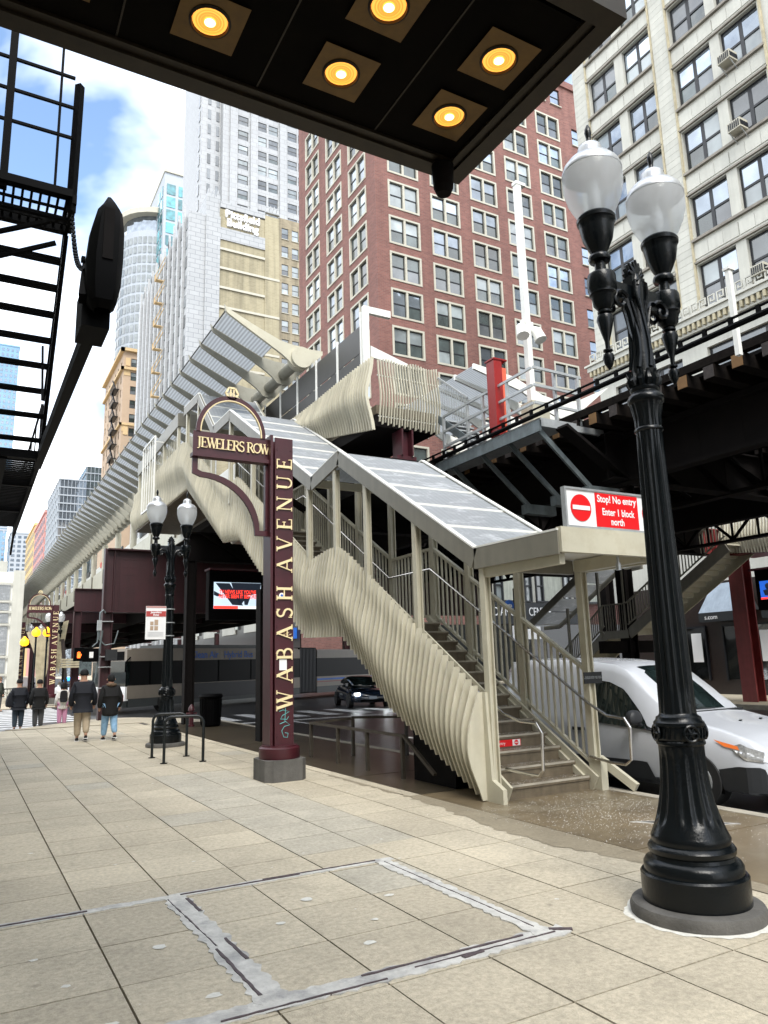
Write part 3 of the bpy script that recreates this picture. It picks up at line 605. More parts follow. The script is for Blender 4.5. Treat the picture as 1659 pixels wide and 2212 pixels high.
# flat entrance hood
MB().box(5.64, 7.40, 6.12, 7.6, 2.93, 3.02).build('hood_ceiling', 'white', sw)
MB().box(5.62, 7.42, 6.04, 6.12, 2.78, 3.06).build('hood_front_fascia', 'cream', sw)
MB().box(5.66, 5.74, 6.14, 7.55, 2.66, 2.78).build('hood_side_light', 'cream', sw)
MB().box(5.75, 7.1, 7.45, 7.55, 2.74, 2.92).build('hood_crossbeam', 'taupe', sw)
MB().box(7.1, 7.2, 6.3, 7.44, 2.76, 2.92).build('hood_crossbeam', 'cream', sw)
mb = MB(); mb.box(6.62, 6.74, 6.20, 6.32, 2.86, 2.93); mb.tube([(6.68, 6.26, 2.87), (6.68, 6.26, 2.70)], 0.018, 8); mb.tube([(6.68, 6.26, 2.72), (6.68, 6.26, 2.64)], 0.032, 8)
mb.build('camera_stalk', 'galv', sw)
# posts
def zroof(y_): return lerp(RT, y_) - 0.27
for y_ in (7.55, 9.1, 10.6, 11.75, 12.95, 14.6, 16.2, 17.9, 19.5, 21.0, 22.3):
    mb = MB(); b_ = -0.02 if y_ < 8 else lerp(CT, y_) - 0.5
    mb.ibeam((5.665 if y_ > 8 else 5.69, y_, b_), (5.665 if y_ > 8 else 5.69, y_, zroof(y_)), 0.10, 0.10, 0.02, (1, 0, 0)); mb.build('post', 'cream', sw)
FZ = [(7.2, 0.1), (11.04, 2.3), (12.5, 2.3), (16.65, 4.8), (17.95, 4.8), (22.2, 7.2), (30, 7.2)]
for y_ in (7.45, 8.75, 10.0, 11.04, 12.5, 13.9, 15.3, 16.65, 17.95, 20.0, 22.2):
    mb = MB(); x = 7.22; mb.ibeam((x, y_, -0.02 if y_ < 8 else lerp(FZ, y_) - 0.12), (x, y_, zroof(max(y_, 7.64))), 0.11, 0.11, 0.02, (1, 0, 0)); mb.build('post', 'cream', sw)
mb = MB(); mb.prism([(7.30, -0.01), (7.66, -0.01), (7.62, 1.26), (7.55, 1.26), (7.50, 0.25), (7.30, 0.16)], 0, 5.60, 5.66); mb.build('end_plate', 'cream', sw)
mb = MB(); mb.box(7.16, 7.27, 7.3, 7.5, -0.01, 0.36); mb.build('newel_base', 'cream', sw)
MB().bar((7.30, 7.45, 0.36), (7.42, 6.98, 0.05), 0.07, 0.10).build('kicker', 'cream', sw)
# right-hand balustrade with balusters
def balustrade(x, ya, yb, fz, h=1.27, lo=0.09, par=sw, mat='cream', sp_=0.118, name='baluster'):
    MB().bar((x, ya, fz(ya) + h), (x, yb, fz(yb) + h), 0.07, 0.045).build('top_rail', mat, par)
    MB().bar((x, ya, fz(ya) + lo), (x, yb, fz(yb) + lo), 0.05, 0.04).build('bottom_rail', mat, par)
    n = int((yb - ya) / sp_)
    for k in range(1, n):
        q = ya + (yb - ya) * k / n; MB().bar((x, q, fz(q) + lo + 0.02), (x, q, fz(q) + h - 0.02), 0.032, 0.022, (0, 1, 0)).build(name, mat, par)
segs = [(7.5, 8.75), (8.75, 10.0), (10.0, 11.04), (11.04, 12.5), (12.5, 13.9), (13.9, 15.3), (15.3, 16.65)]
RZ = [(7.2, 0.05), (11.04, 2.35), (12.5, 2.33), (16.65, 4.79), (17.95, 4.79), (22.2, 7.23)]
for a, b in segs: balustrade(7.21, a, b, lambda q: lerp(RZ, q))
balustrade(7.21, 16.65, 17.95, lambda q: lerp(FZ, q)); balustrade(7.21, 17.95, 22.2, lambda q: lerp(FZ, q), sp_=0.2)
# handrails
hr = lambda x, d: [(x, 7.05, 0.30 + d), (x, 6.75, 0.33 + d), (x, 6.62, 0.42 + d), (x, 6.60, 0.72 + d), (x, 6.70, 0.84 + d), (x, 7.05, 0.86 + d)]
MB().tube([(7.14, 7.45, 0.40)] + [(7.14, 7.1, 0.36), (7.14, 6.85, 0.36), (7.14, 6.76, 0.42), (7.14, 6.74, 0.80), (7.14, 6.82, 0.90), (7.14, 7.1, 0.92), (7.14, 7.4, 1.06), (7.14, 11.04, 3.25), (7.14, 12.5, 3.25), (7.14, 16.65, 5.75), (7.14, 17.95, 5.75), (7.14, 22.2, 8.1)], 0.019, 8).build('handrail', 'chrome', sw, True)
MB().tube([(5.82, 7.5, 0.36), (5.82, 7.1, 0.34), (5.82, 6.9, 0.34), (5.82, 6.83, 0.41), (5.82, 6.81, 0.82), (5.82, 6.89, 0.92), (5.82, 7.2, 0.93), (5.82, 7.5, 1.0), (5.82, 11.04, 3.15), (5.82, 12.5, 3.15), (5.82, 16.65, 5.6)], 0.019, 8).build('handrail', 'chrome', sw, True)
# no-entry stickers on the risers, plate on the post
def sticker(x0, x1, k, txt):
    yy = 7.47 + 0.255 * k + 0.004 - 0.003; z0 = 0.1643 * k + 0.02; z1 = z0 + 0.085
    t = MB().box(x0, x1, yy - 0.002, yy, z0, z1).build('riser_sticker', 'signr', sw)
    cx_ = x1 - 0.075; MB().box(x1 - 0.14, x1 - 0.01, yy - 0.003, yy - 0.002, z0 + 0.003, z1 - 0.003).build('sticker_panel', 'signw', t)
    MB().prism([(cx_ + 0.034 * math.cos(a * PI / 8), (z0 + z1) / 2 + 0.034 * math.sin(a * PI / 8)) for a in range(16)], 1, yy - 0.0042, yy - 0.003).build('sticker_disc', 'signr', t)
    MB().box(cx_ - 0.022, cx_ + 0.022, yy - 0.0054, yy - 0.0042, (z0 + z1) / 2 - 0.006, (z0 + z1) / 2 + 0.006).build('sticker_bar', 'signw', t)
    if txt: text('sticker_text', txt, 'signw', t, 0.055, ((x0 + x1 - 0.15) / 2, yy - 0.003, (z0 + z1) / 2), ext=0.0005)
sticker(6.08, 6.66, 3, 'No entry'); sticker(6.0, 6.3, 6, ''); sticker(6.1, 6.78, 7, '')
pl = MB().box(7.06, 7.37, 7.36, 7.375, 1.31, 1.455).build('notice_plate', 'frame', sw)
text('notice_text', 'STOP! NO ENTRY! EXIT ONLY!\nACCESSIBLE ENTRY 1 BLK. NORTH', 'galv', sw, 0.021, (7.215, 7.358, 1.385), ext=0.0005)
# upper walkway roof and cage beside the top of the stair
mb = MB(); mb.bar((5.62, 23.3, 9.55), (5.62, 29.6, 9.35), 0.06, 0.45); mb.bar((5.62, 23.3, 9.55), (7.4, 23.3, 9.55), 0.06, 0.45); mb.build('walkway_fascia', 'taupe', sw)
for y_ in (23.4, 25.4, 27.5, 29.5): MB().bar((5.66, y_, 8.4), (5.66, y_, 9.35), 0.09).build('post', 'cream', sw)
for k in range(26): MB().bar((5.70, 23.6 + k * 0.235, 8.45), (5.70, 23.6 + k * 0.235, 9.15), 0.03).build('baluster', 'cream', sw)
mb = MB(); mb.bar((5.3, 25.2, 7.1), (5.3, 25.2, 9.5), .05); mb.bar((5.3, 27.1, 7.1), (5.3, 27.1, 9.5), .05); mb.bar((5.3, 25.2, 9.5), (5.3, 27.1, 9.5), .05); mb.bar((5.3, 25.2, 7.1), (5.3, 27.1, 7.1), .05)
for k in range(1, 5): mb.bar((5.3, 25.2 + .38 * k, 7.1), (5.3, 25.2 + .38 * k, 9.5), .03)
for z_ in (7.3, 9.3): mb.bar((5.3, 25.2, z_), (5.65, 25.2, z_), .03)
mb.build('wall_ladder', 'white', sw)
# no-entry sign on the hood
sg = T('no_entry_sign', 'framed red and white no entry sign reading Enter 1 block north, on the stair hood', 'sign', (6.5, 6.1, 3.07))
MB().box(5.76, 7.34, 6.086, 6.13, 3.08, 3.52).build('sign_backing', 'signw', sg)
mb = MB()
for a in ((5.745, 7.355, 3.065, 3.09), (5.745, 7.355, 3.505, 3.53), (5.745, 5.77, 3.09, 3.505), (7.33, 7.355, 3.09, 3.505)): mb.box(a[0], a[1], 6.07, 6.135, a[2], a[3])
mb.build('sign_frame', 'galv', sg)
MB().box(6.21, 6.89, 6.079, 6.084, 3.10, 3.495).build('red_panel', 'signr', sg)
for cx_ in (5.985, 7.115):
    d_ = MB().prism([(cx_ + 0.155 * math.cos(a * PI / 16), 3.30 + 0.155 * math.sin(a * PI / 16)) for a in range(32)], 1, 6.079, 6.084).build('no_entry_disc', 'signr', sg)
    MB().box(cx_ - 0.13, cx_ + 0.13, 6.073, 6.078, 3.275, 3.325).build('disc_bar', 'signw', d_)
text('sign_text', 'Stop! No entry', 'signw', sg, 0.118, (6.55, 6.077, 3.425), ext=0.001, sx=0.86, bold=0.0025)
text('sign_text', 'Enter 1 block', 'signw', sg, 0.115, (6.56, 6.077, 3.275), ext=0.001, sx=0.82, bold=0.0025)
text('sign_text', 'north', 'signw', sg, 0.115, (6.54, 6.077, 3.165), ext=0.001, sx=0.82, bold=0.0025)
# ================================================================== PLATFORM + CANOPY
pf = T('station_platform', 'elevated station platform with curved white ribs, tinted windscreens and winged canopy running up the avenue', 'platform', (7.5, 13.6, 0))
MB().box(7.56, 9.1, 13.6, 127, 7.0, 7.2).build('platform_deck', 'step', pf)
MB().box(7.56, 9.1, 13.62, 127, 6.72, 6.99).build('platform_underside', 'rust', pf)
MB().box(7.50, 7.55, 29.5, 127, 6.72, 7.95).build('platform_fascia', 'cream', pf)
y = 13.62
while y < 18.4:
    zb, zt = max(6.62 + (y - 13.6) * 0.2, 7.2 + (y - 16.5) * .5), 8.30 + 0.02 * math.sin(y)
    tcn = 0.42 + 0.12 * math.sin((y - 13) * 0.8); inn = []; out = []
    for i in range(10):
        t = i / 9; c_ = 0.17 * math.exp(-((t - tcn) / 0.3) ** 2); inn.append((7.54 - c_, zb + (zt - zb) * t)); out.append((7.465 - c_, zb + (zt - zb) * t))
    ribbon(1, y, 0.012, inn, out).build('platform_fin', 'fin', pf); y += 0.127
x = 7.6; k = 0
while x < 9.15:
    zb = 6.80 - 0.05 * (x - 7.6) - 0.05 * (k % 2); zt = 8.26 + 0.03 * math.sin(x * 9); inn = []; out = []
    for i in range(10):
        t = i / 9; c_ = 0.10 * math.exp(-((t - 0.42) / 0.3) ** 2); inn.append((13.58 - c_, zb + (zt - zb) * t)); out.append((13.53 - c_, zb + (zt - zb) * t))
    ribbon(0, x, 0.010, inn, out).build('platform_fin', 'fin', pf); x += 0.070; k += 1
mb = MB()
for z_ in (6.95, 7.9): mb.bar((7.6, 13.6, z_), (9.15, 13.6, z_), 0.015, 0.025)
mb.build('fin_rail', 'white', pf)
for i in range(7):                                       # windscreen panels
    y0 = 14.35 + i * 1.28
    mb = MB(); mb.box(7.62, 7.66, y0, y0 + 0.07, 8.0, 9.52 if i else 9.75); mb.build('windscreen_post', 'white', pf)
    MB().box(7.63, 7.645, y0 + 0.10, y0 + 1.24, 7.2, 8.72).build('windscreen_pane', 'grayg', pf)
    MB().box(7.63, 7.645, y0 + 0.10, y0 + 1.24, 8.75, 9.42).build('windscreen_pane', 'grayg', pf)
mb = MB(); mb.box(7.62, 7.76, 14.2, 14.3, 8.2, 9.85); mb.box(7.76, 8.35, 14.2, 14.3, 9.68, 9.85); mb.build('end_frame', 'white', pf)
mb = MB(); mb.prism([(7.8, 8.6), (8.8, 8.52), (8.8, 8.60), (7.8, 8.88)], 1, 14.22, 14.28); mb.build('end_arm', 'white', pf)
# canopy
TX, TZ, TR = 7.50, 9.83, 0.27
mb = MB(); mb.tube([(TX, 17.75, TZ), (TX, 127, TZ)], TR * 0.62, 14); mb.build('canopy_tube', 'ribp', pf, True)
mb = MB(); mb.tube([(TX, 17.54, TZ), (TX, 17.9, TZ)], TR + 0.03, 20); mb.build('tube_cap', 'cream', pf, True)
def ribpoly(big=0.0):
    top = [(5.36, 10.95), (5.44, 10.86), (6.2, 10.52), (6.9, 10.24), (7.25, 10.18), (7.5, 10.17), (7.8, 10.14), (8.15, 10.15)]
    bot = [(8.15, 10.04), (7.85, 9.75), (7.7, 9.56), (7.5, 9.50), (7.3, 9.55), (7.14, 9.72), (6.95, 9.86 - big * 0.1), (6.5, 10.12 - big * .15), (5.9, 10.46 - big * .12), (5.45, 10.72), (5.40, 10.78)]
    return top + bot
rm = MB(); rm.prism(ribpoly(), 1, -0.03, 0.03); rme = rm.mesh('canopy_rib', 'ribp')
MB().prism(ribpoly(0), 1, 17.64, 17.72).build('end_rib', 'cream', pf)
ribs = [18.95 + 1.16 * i for i in range(93)]
for y_ in ribs: link(rme, 'canopy_rib', pf, (0, y_, 0))
pm = MB(); pm.add([(5.46, .05, 10.84), (6.85, .05, 10.22), (6.85, 1.11, 10.22), (5.46, 1.11, 10.84), (5.46, .05, 10.855), (6.85, .05, 10.235), (6.85, 1.11, 10.235), (5.46, 1.11, 10.855)], [(0, 1, 2, 3), (7, 6, 5, 4), (0, 4, 5, 1), (1, 5, 6, 2), (2, 6, 7, 3), (3, 7, 4, 0)]); pme = pm.mesh('canopy_panel', 'canp')
pm = MB(); pm.box(7.8, 8.15, .05, 1.11, 10.145, 10.16); pme2 = pm.mesh('canopy_panel', 'canp')
for y_ in [17.79] + ribs[:-1]:
    link(pme, 'canopy_panel', pf, (0, y_, 0)); link(pme2, 'canopy_panel', pf, (0, y_, 0))
mb = MB(); mb.tube([(5.43, 17.7, 10.85), (5.43, 126, 10.85)], 0.022, 6); mb.build('eave_rod', 'frame', pf)
cm = MB(); cm.tube([(7.66, 0, 7.2), (7.66, 0, 9.6)], 0.17, 12); cme = cm.mesh('canopy_column', 'cream', True)
for i in range(23): link(cme, 'canopy_column', pf, (0, 22.5 + 4.64 * i, 0))
for i in range(14):
    MB().box(8.0, 8.06, 33 + i * 6.6, 34.6 + i * 6.6, 8.6, 8.95).build('platform_sign', 'frame' if i % 3 else 'signr', pf)
mb = MB(); mb.box(9.0, 9.05, 23, 127, 7.2, 9.6); mb.build('platform_back_wall', 'white', pf)
for i in range(22):
    MB().box(7.42, 7.5, 31 + i * 4.6, 31.05 + i * 4.6, 7.0, 7.9).build('fascia_joint', 'taupe', pf)
# ================================================================== ELEVATED TRACKS
el = T('elevated_railway', 'dark steel elevated railway deck with timber ties and lattice girders spanning over the street', 'elevated railway', (10, 0, 0))
MB().box(10.3, 14.3, -6, 130, 6.12, 6.18).build('track_planking', 'rust', el)
MB().box(14.9, 21.5, -6, 130, 6.12, 6.18).build('track_planking', 'rust', el)
MB().box(9.15, 10.3, 13.3, 130, 6.12, 6.18).build('track_planking', 'rust', el)
MB().box(10.02, 10.16, -6, 16, 6.14, 6.28).build('guard_timber', 'timber', el)
tm = MB(); tm.box(10.0, 14.2, -0.10, 0.10, 5.90, 6.12); tme = tm.mesh('timber_tie', 'timber')
te = MB(); te.box(9.985, 9.999, -0.09, 0.09, 5.91, 6.11); 
tee = te.mesh('tie_end', 'sawn'); teg = te.mesh('tie_end', 'sawn2')
tm2 = MB(); tm2.box(14.9, 21.0, -0.10, 0.10, 5.90, 6.12); tme2 = tm2.mesh('timber_tie', 'timber')
for i in range(44):
    y_ = 2.6 + i * 0.505; t_ = link(tme, 'timber_tie', el, (0, y_, 0)); e_ = link(tee if i % 2 == 0 else teg, 'tie_end', t_, (0, y_, 0))
    link(tme2, 'timber_tie', el, (0, y_, 0))
mb = MB()
for i in range(180): mb.box(10, 14.2, 24.9 + i * 0.56, 25.1 + i * 0.56, 5.9, 6.12)
stuff(mb.build('timber_tie', 'timber', el))
for x in (11.2, 12.6, 16.2, 17.6):
    mb = MB(); mb.bar((x, -6, 6.28), (x, 130, 6.28), 0.07, 0.14); mb.build('running_rail', 'rust', el)
for x, w in ((11.0, 1), (14.0, 0), (16.9, 1), (20.0, 0)):
    for (ya, yb) in ((-5.5, 3.1), (3.1, 9.9), (9.9, 16.7), (16.7, 23.3), (23.3, 27.6)):
        mb = MB(); mb.bar((x, ya, 5.82), (x, yb, 5.82), 0.26, 0.1); mb.bar((x, ya, 4.95), (x, yb, 4.95), 0.26, 0.08)
        mb.bar((x, ya, 5.78), (x, yb, 5.78), 0.03, 0.1)
        n = 8
        for k in range(n):
            a, b = ya + (yb - ya) * k / n, ya + (yb - ya) * (k + 1) / n
            mb.bar((x, a, 4.98 if k % 2 else 5.78), (x, b, 5.78 if k % 2 else 4.98), 0.05, 0.08); mb.bar((x, b, 4.98), (x, b, 5.78), 0.05, 0.06)
        if w: mb.bar((x - 0.02, ya, 5.37), (x - 0.02, yb, 5.37), 0.012, 0.78)
        mb.build('lattice_girder', 'rust', el)
    mb = MB(); mb.bar((x, 27.8, 5.4), (x, 130, 5.4), 0.2, 0.95); mb.build('plate_girder', 'rust', el)
for yb in (9.9, 16.7, 23.3):
    mb = MB(); mb.ibeam((5.95 if yb > 20 else (7.7 if yb > 12 else 10.5), yb, 5.40), (22.0, yb, 5.40), 0.34, 0.92, 0.03); mb.build('cross_girder', 'rust', el)  # dark colour carries the deck's shade over the girder run
    mb = MB()
    for k in range(0 if yb > 12 else 2, 10): mb.bar((7.9 + k * 1.5, yb - 0.02, 4.98), (6.4 + k * 1.5, yb - 0.02, 5.84), 0.06, 0.3, (0, 1, 0))
    mb.build('girder_stiffener', 'rust', el)
    if yb > 10: MB().ibeam((6.1, yb - 0.1, 0), (6.1, yb - 0.1, 4.93 if yb > 20 else 3.4), 0.30, 0.30, 0.03, (1, 0, 0)).build('column', 'rust', el)
mb = MB(); mb.ibeam((22.0, 16.7, 5.40), (24.1, 16.7, 5.40), 0.34, 0.92, 0.03); mb.build('cross_girder_end', 'redbeam', el)  # lit end of the same girder in red; its shaded run is painted dark
for x in (22.35, 22.95): MB().box(x, x + 0.04, 16.5, 16.9, 4.98, 5.83).build('girder_stiffener', 'redbeam', el)
MB().ibeam((23.72, 16.7, 0), (23.72, 16.7, 4.93), 0.55, 0.5, 0.05, (1, 0, 0)).build('column', 'redbeam', el)
MB().ibeam((23.95, 23.3, 0), (23.95, 23.3, 4.93), 0.5, 0.5, 0.05, (1, 0, 0)).build('column', 'rust', el)
MB().ibeam((22.0, 23.3, 5.40), (24.1, 23.3, 5.40), 0.34, 0.92, 0.03).build('cross_girder_end', 'rust', el)
MB().ibeam((8.3, 13.75, 6.12), (8.3, 13.75, 6.72), 0.42, 0.3, 0.04, (1, 0, 0)).build('platform_leg', 'maroon', el)
mb = MB(); mb.box(8.05, 8.55, 13.6, 13.9, 6.02, 6.12); mb.build('leg_base', 'maroon', el)
MB().box(7.7, 9.3, 13.5, 30, 5.5, 6.0).build('platform_girder', 'rust', el)
# big cross girder at the corner, with its riveted column
mb = MB(); mb.ibeam((4.28, 27.6, 4.75), (21.0, 27.6, 4.75), 0.5, 2.25, 0.05); mb.build('portal_girder', 'brown', el)
mb = MB()
for x in (4.66, 4.72): 
    for k in range(26): mb.lathe([(0.016, 0), (0.011, 0.012)], 6, (x, 0, 0)) if False else mb.box(x, x + 0.022, 27.555, 27.573, 3.72 + k * 0.08, 3.742 + k * 0.08)
for r_ in (0, 1, 2):
    for k in range(5): mb.box(4.86 + k * 0.09, 4.885 + k * 0.09, 27.555, 27.573, 5.5 - 0.27 * r_, 5.525 - 0.27 * r_)
stuff(mb.build('rivet', 'brown', el))
MB().box(4.62, 4.80, 27.574, 27.60, 3.68, 5.82).build('splice_plate', 'brown', el)
c_ = MB().ibeam((4.36, 27.6, 0), (4.36, 27.6, 5.88), 0.34, 0.34, 0.03, (1, 0, 0)).build('riveted_column', 'brown', el)
for z_ in (1.05, 1.75, 2.1, 3.3): MB().box(4.17, 4.55, 27.41, 27.79, z_, z_ + 0.03).build('column_band', 'galv', c_)
MB().ibeam((20.9, 27.6, 0), (20.9, 27.6, 5.88), 0.34, 0.34, 0.03, (1, 0, 0)).build('riveted_column', 'brown', el)
for yb in (45.5, 60, 75, 90, 106, 122):
    for x in (5.6, 22.5): MB().ibeam((x, yb, -0.1), (x, yb, 5.0), 0.4, 0.4, 0.04, (1, 0, 0)).build('column', 'brown', el)
    MB().ibeam((5.4, yb, 5.6), (22.7, yb, 5.6), 0.4, 1.3 if yb < 50 else 0.9, 0.04).build('cross_girder', 'brown', el)
# conduits and boxes on the corner column
cb = T('junction_boxes', 'grey electrical boxes and bent conduits strapped to the maroon corner column', 'electrical box', (4.3, 27.4, 2))
MB().box(4.02, 4.16, 27.3, 27.42, 3.0, 3.35).build('upper_box', 'galv', cb)
MB().box(3.60, 4.10, 27.3, 27.5, 1.95, 2.4).build('control_box', 'black', cb); MB().box(4.32, 4.7, 27.25, 27.4, 1.98, 2.35).build('control_box', 'plastic', cb)
MB().box(3.80, 3.93, 27.29, 27.30, 2.08, 2.28).build('box_label', 'signw', cb)
mb = MB(); mb.tube([(4.1, 27.36, 3.35), (4.1, 27.36, 3.6), (4.2, 27.36, 3.7), (4.28, 27.38, 3.6)], .03, 6)
mb.tube([(4.09, 27.36, 3.0), (4.1, 27.36, 2.7), (4.3, 27.36, 2.5), (4.6, 27.36, 2.55), (4.72, 27.36, 3.0)], .025, 6); mb.tube([(4.06, 27.36, 3.0), (4.05, 27.36, 2.6), (3.9, 27.4, 2.45)], .025, 6)
mb.tube([(4.2, 27.38, 3.0), (4.05, 27.38, 1.5), (3.98, 27.38, 0.9)], .03, 6); mb.build('conduit', 'dgalv', cb)
# catwalk with brackets, galvanised railings
cw = T('track_catwalk', 'galvanised steel catwalk with raking angle brackets along the side of the tracks', 'catwalk', (9.3, 12, 6))
MB().box(9.0, 9.9, 10.0, 16.2, 5.96, 6.0).build('grating', 'galv', cw)
MB().box(8.97, 9.02, 10.0, 16.2, 5.74, 5.96).build('edge_channel', 'dgalv', cw); MB().box(9.0, 10.6, 10.0, 10.06, 5.84, 5.96).build('end_channel', 'galv', cw)
for y_ in (10.15, 11.05, 11.95, 13.0):
    MB().bar((9.05, y_, 5.84), (10.25, y_ - 0.05, 4.78), 0.10, 0.05, (0, 1, 0)).build('raking_bracket', 'dgalv', cw)
    MB().box(10.1, 10.9, y_ - 0.14, y_ + 0.04, 4.62, 4.82).build('bracket_shoe', 'dgalv', cw)
rl = T('catwalk_railing', 'grey galvanised railing with three bars around the catwalk and red post', 'railing', (9, 11, 6))
RP = [(9.05, 13.2, 6.0, 7.0), (9.05, 12.3, 6.0, 7.0), (9.05, 11.75, 6.0, 7.05), (9.05, 10.95, 6.0, 7.05), (9.6, 10.2, 6.0, 7.05), (10.1, 10.1, 6.0, 7.0), (9.05, 10.15, 6.0, 7.1)]
for p in RP[:6]: MB().bar((p[0], p[1], p[2]), (p[0], p[1], p[3]), 0.06, 0.05).build('rail_post', 'galv', rl)
for z_ in (6.3, 6.65, 7.0):
    MB().bar((9.04, 13.2, z_), (9.04, 10.2, z_ + 0.05), 0.04, 0.05).build('rail_bar', 'galv', rl); MB().bar((9.04, 10.15, z_ + 0.05), (10.2, 10.1, z_), 0.04, 0.05).build('rail_bar', 'galv', rl)
ps = T('platform_end_steps', 'short steel steps with slatted railing down from the platform end to the tracks', 'steps', (9.3, 13, 6))
for k in range(6): MB().box(9.16, 9.9, 12.5 + 0.18 * k, 12.68 + 0.18 * k, 6.2 + 0.16 * k, 6.23 + 0.16 * k).build('tread', 'galv', ps)
MB().bar((9.14, 12.45, 6.25), (9.14, 13.55, 7.08), 0.03, 0.16).build('stringer', 'dgalv', ps)
MB().bar((9.15, 12.4, 7.2), (9.15, 13.5, 8.05), 0.03, 0.04).build('rail_bar', 'galv', ps)
for k in range(12): MB().bar((9.15, 12.45 + k * 0.09, 6.5 + k * 0.07), (9.15, 12.45 + k * 0.09, 7.22 + k * 0.07), 0.015).build('baluster', 'galv', ps)
rp = T('red_post', 'bright red square post standing behind the catwalk railing', 'post', (9.1, 11.3, 6))
MB().box(8.96, 9.16, 11.2, 11.45, 6.0, 7.6).build('post_body', 'red', rp); MB().box(9.161, 9.28, 11.22, 11.45, 6.0, 7.46).build('side_strip', 'orange', rp); MB().box(8.94, 9.29, 11.18, 11.47, 7.6, 7.63).build('post_cap', 'red', rp)
wm = T('white_mast', 'tall slim white mast on a box base with a shielded floodlight', 'mast', (9.65, 11, 6))
MB().box(9.42, 9.85, 10.65, 11.0, 6.0, 6.62).build('mast_base', 'cream', wm)
MB().box(9.575, 9.70, 10.85, 10.97, 6.62, 11.6).build('mast_pole', 'white', wm); MB().box(9.56, 9.82, 10.84, 10.98, 11.55, 11.62).build('mast_cap', 'white', wm)
for dx in (0.16, -0.24):
    mb = MB(); mb.tube([(9.64 + dx * .5, 10.9, 8.3), (9.64 + dx, 10.8, 8.2), (9.64 + dx * 1.15, 10.72, 7.98)], [0.05, 0.11, 0.13], 10); mb.box(9.62 + dx * .6, 9.68 + dx * .6, 10.86, 10.92, 8.2, 8.42); mb.build('floodlight', 'white', wm, True)
cab = T('cable_pipe', 'thick black cable pipe running beside the track above the catwalk', 'cable', (8.95, 10, 6.2))
mb = MB(); mb.tube([(8.95, 20, 6.05), (8.95, 14, 6.05), (8.95, 8, 6.05), (8.95, -4, 6.05)], 0.045, 8); mb.build('pipe', 'black', cab, True)
mb = MB(); mb.tube([(8.95, 20, 6.17), (8.95, -4, 6.17)], 0.02, 6)
for k in range(40): mb.box(8.93, 8.97, 3 + k * .42, 3.06 + k * .42, 6.08, 6.19)
mb.build('upper_cable', 'black', cab)
mast2 = T('thin_white_post', 'thin white post rising beside the track at the far right', 'post', (9.6, 6.4, 6))
MB().box(9.56, 9.64, 6.3, 6.37, 5.9, 7.25).build('post_shaft', 'white', mast2); MB().box(9.54, 9.68, 6.28, 6.39, 7.25, 7.29).build('post_cap', 'white', mast2)
# east platform canopy glimpsed across the tracks
ep = T('east_platform', 'white canopy wing of the platform across the tracks', 'canopy', (21, 18, 6))
epoly = [(16.6, 10.0), (18.2, 9.0), (20.2, 8.35), (20.9, 8.2), (23.6, 9.6), (20.7, 7.85), (20.2, 7.75), (18.2, 8.4), (16.6, 9.6)]
for k in range(6): MB().prism([(15.1, 11.95), (16.9, 11.75), (18.2, 11.25), (19.2, 11.1), (20.0, 11.3), (21.7, 12.12), (20.2, 10.95), (19.6, 10.55), (19.0, 10.45), (18.5, 10.6), (17.2, 11.25), (15.1, 11.75)], 1, 20.0 + k * 1.16, 20.08 + k * 1.16).build('canopy_rib', 'white', ep)
for k in range(5): MB().add([(15.1, 20.1 + k * 1.16, 11.85), (18.0, 20.1 + k * 1.16, 11.3), (18.0, 21.15 + k * 1.16, 11.3), (15.1, 21.15 + k * 1.16, 11.85), (15.1, 20.1 + k * 1.16, 11.87), (18.0, 20.1 + k * 1.16, 11.32), (18.0, 21.15 + k * 1.16, 11.32), (15.1, 21.15 + k * 1.16, 11.87)], [(0, 1, 2, 3), (7, 6, 5, 4), (0, 4, 5, 1), (1, 5, 6, 2), (2, 6, 7, 3), (3, 7, 4, 0)]).build('canopy_panel', 'canp', ep)
# ================================================================== EAST STAIR
es = T('east_station_stair', 'second covered station stair across the street seen from beneath with cream treads', 'station stair', (22, 20, 0))
ERT = [(26.6, 3.05), (25.6, 3.07), (21.9, 5.1), (20.6, 5.15)]
for i in range(3):
    (ya, za), (yb, zb) = ERT[i], ERT[i + 1]
    for x in (21.6, 23.3): MB().bar((x, ya, za), (x, yb, zb), 0.06, 0.3).build('roof_beam', 'taupe', es)
    n = 1 if i != 1 else 4
    for k in range(n):
        a, b = k / n + .01, (k + 1) / n - .01; q = lambda x, t: (x, ya + (yb - ya) * t, za + (zb - za) * t + 0.02)
        MB().add([q(21.65, a), q(23.25, a), q(23.25, b), q(21.65, b)], [(0, 1, 2, 3)]).build('roof_panel', 'roofp', es)
EF = [(25.0, 0.0), (21.4, 2.55), (20.2, 2.55), (15.7, 5.2)]
def ez(q):
    for (a, za), (b, zb) in zip(EF, EF[1:]):
        if q >= b: return za + (zb - za) * (a - q) / (a - b)
    return 5.2
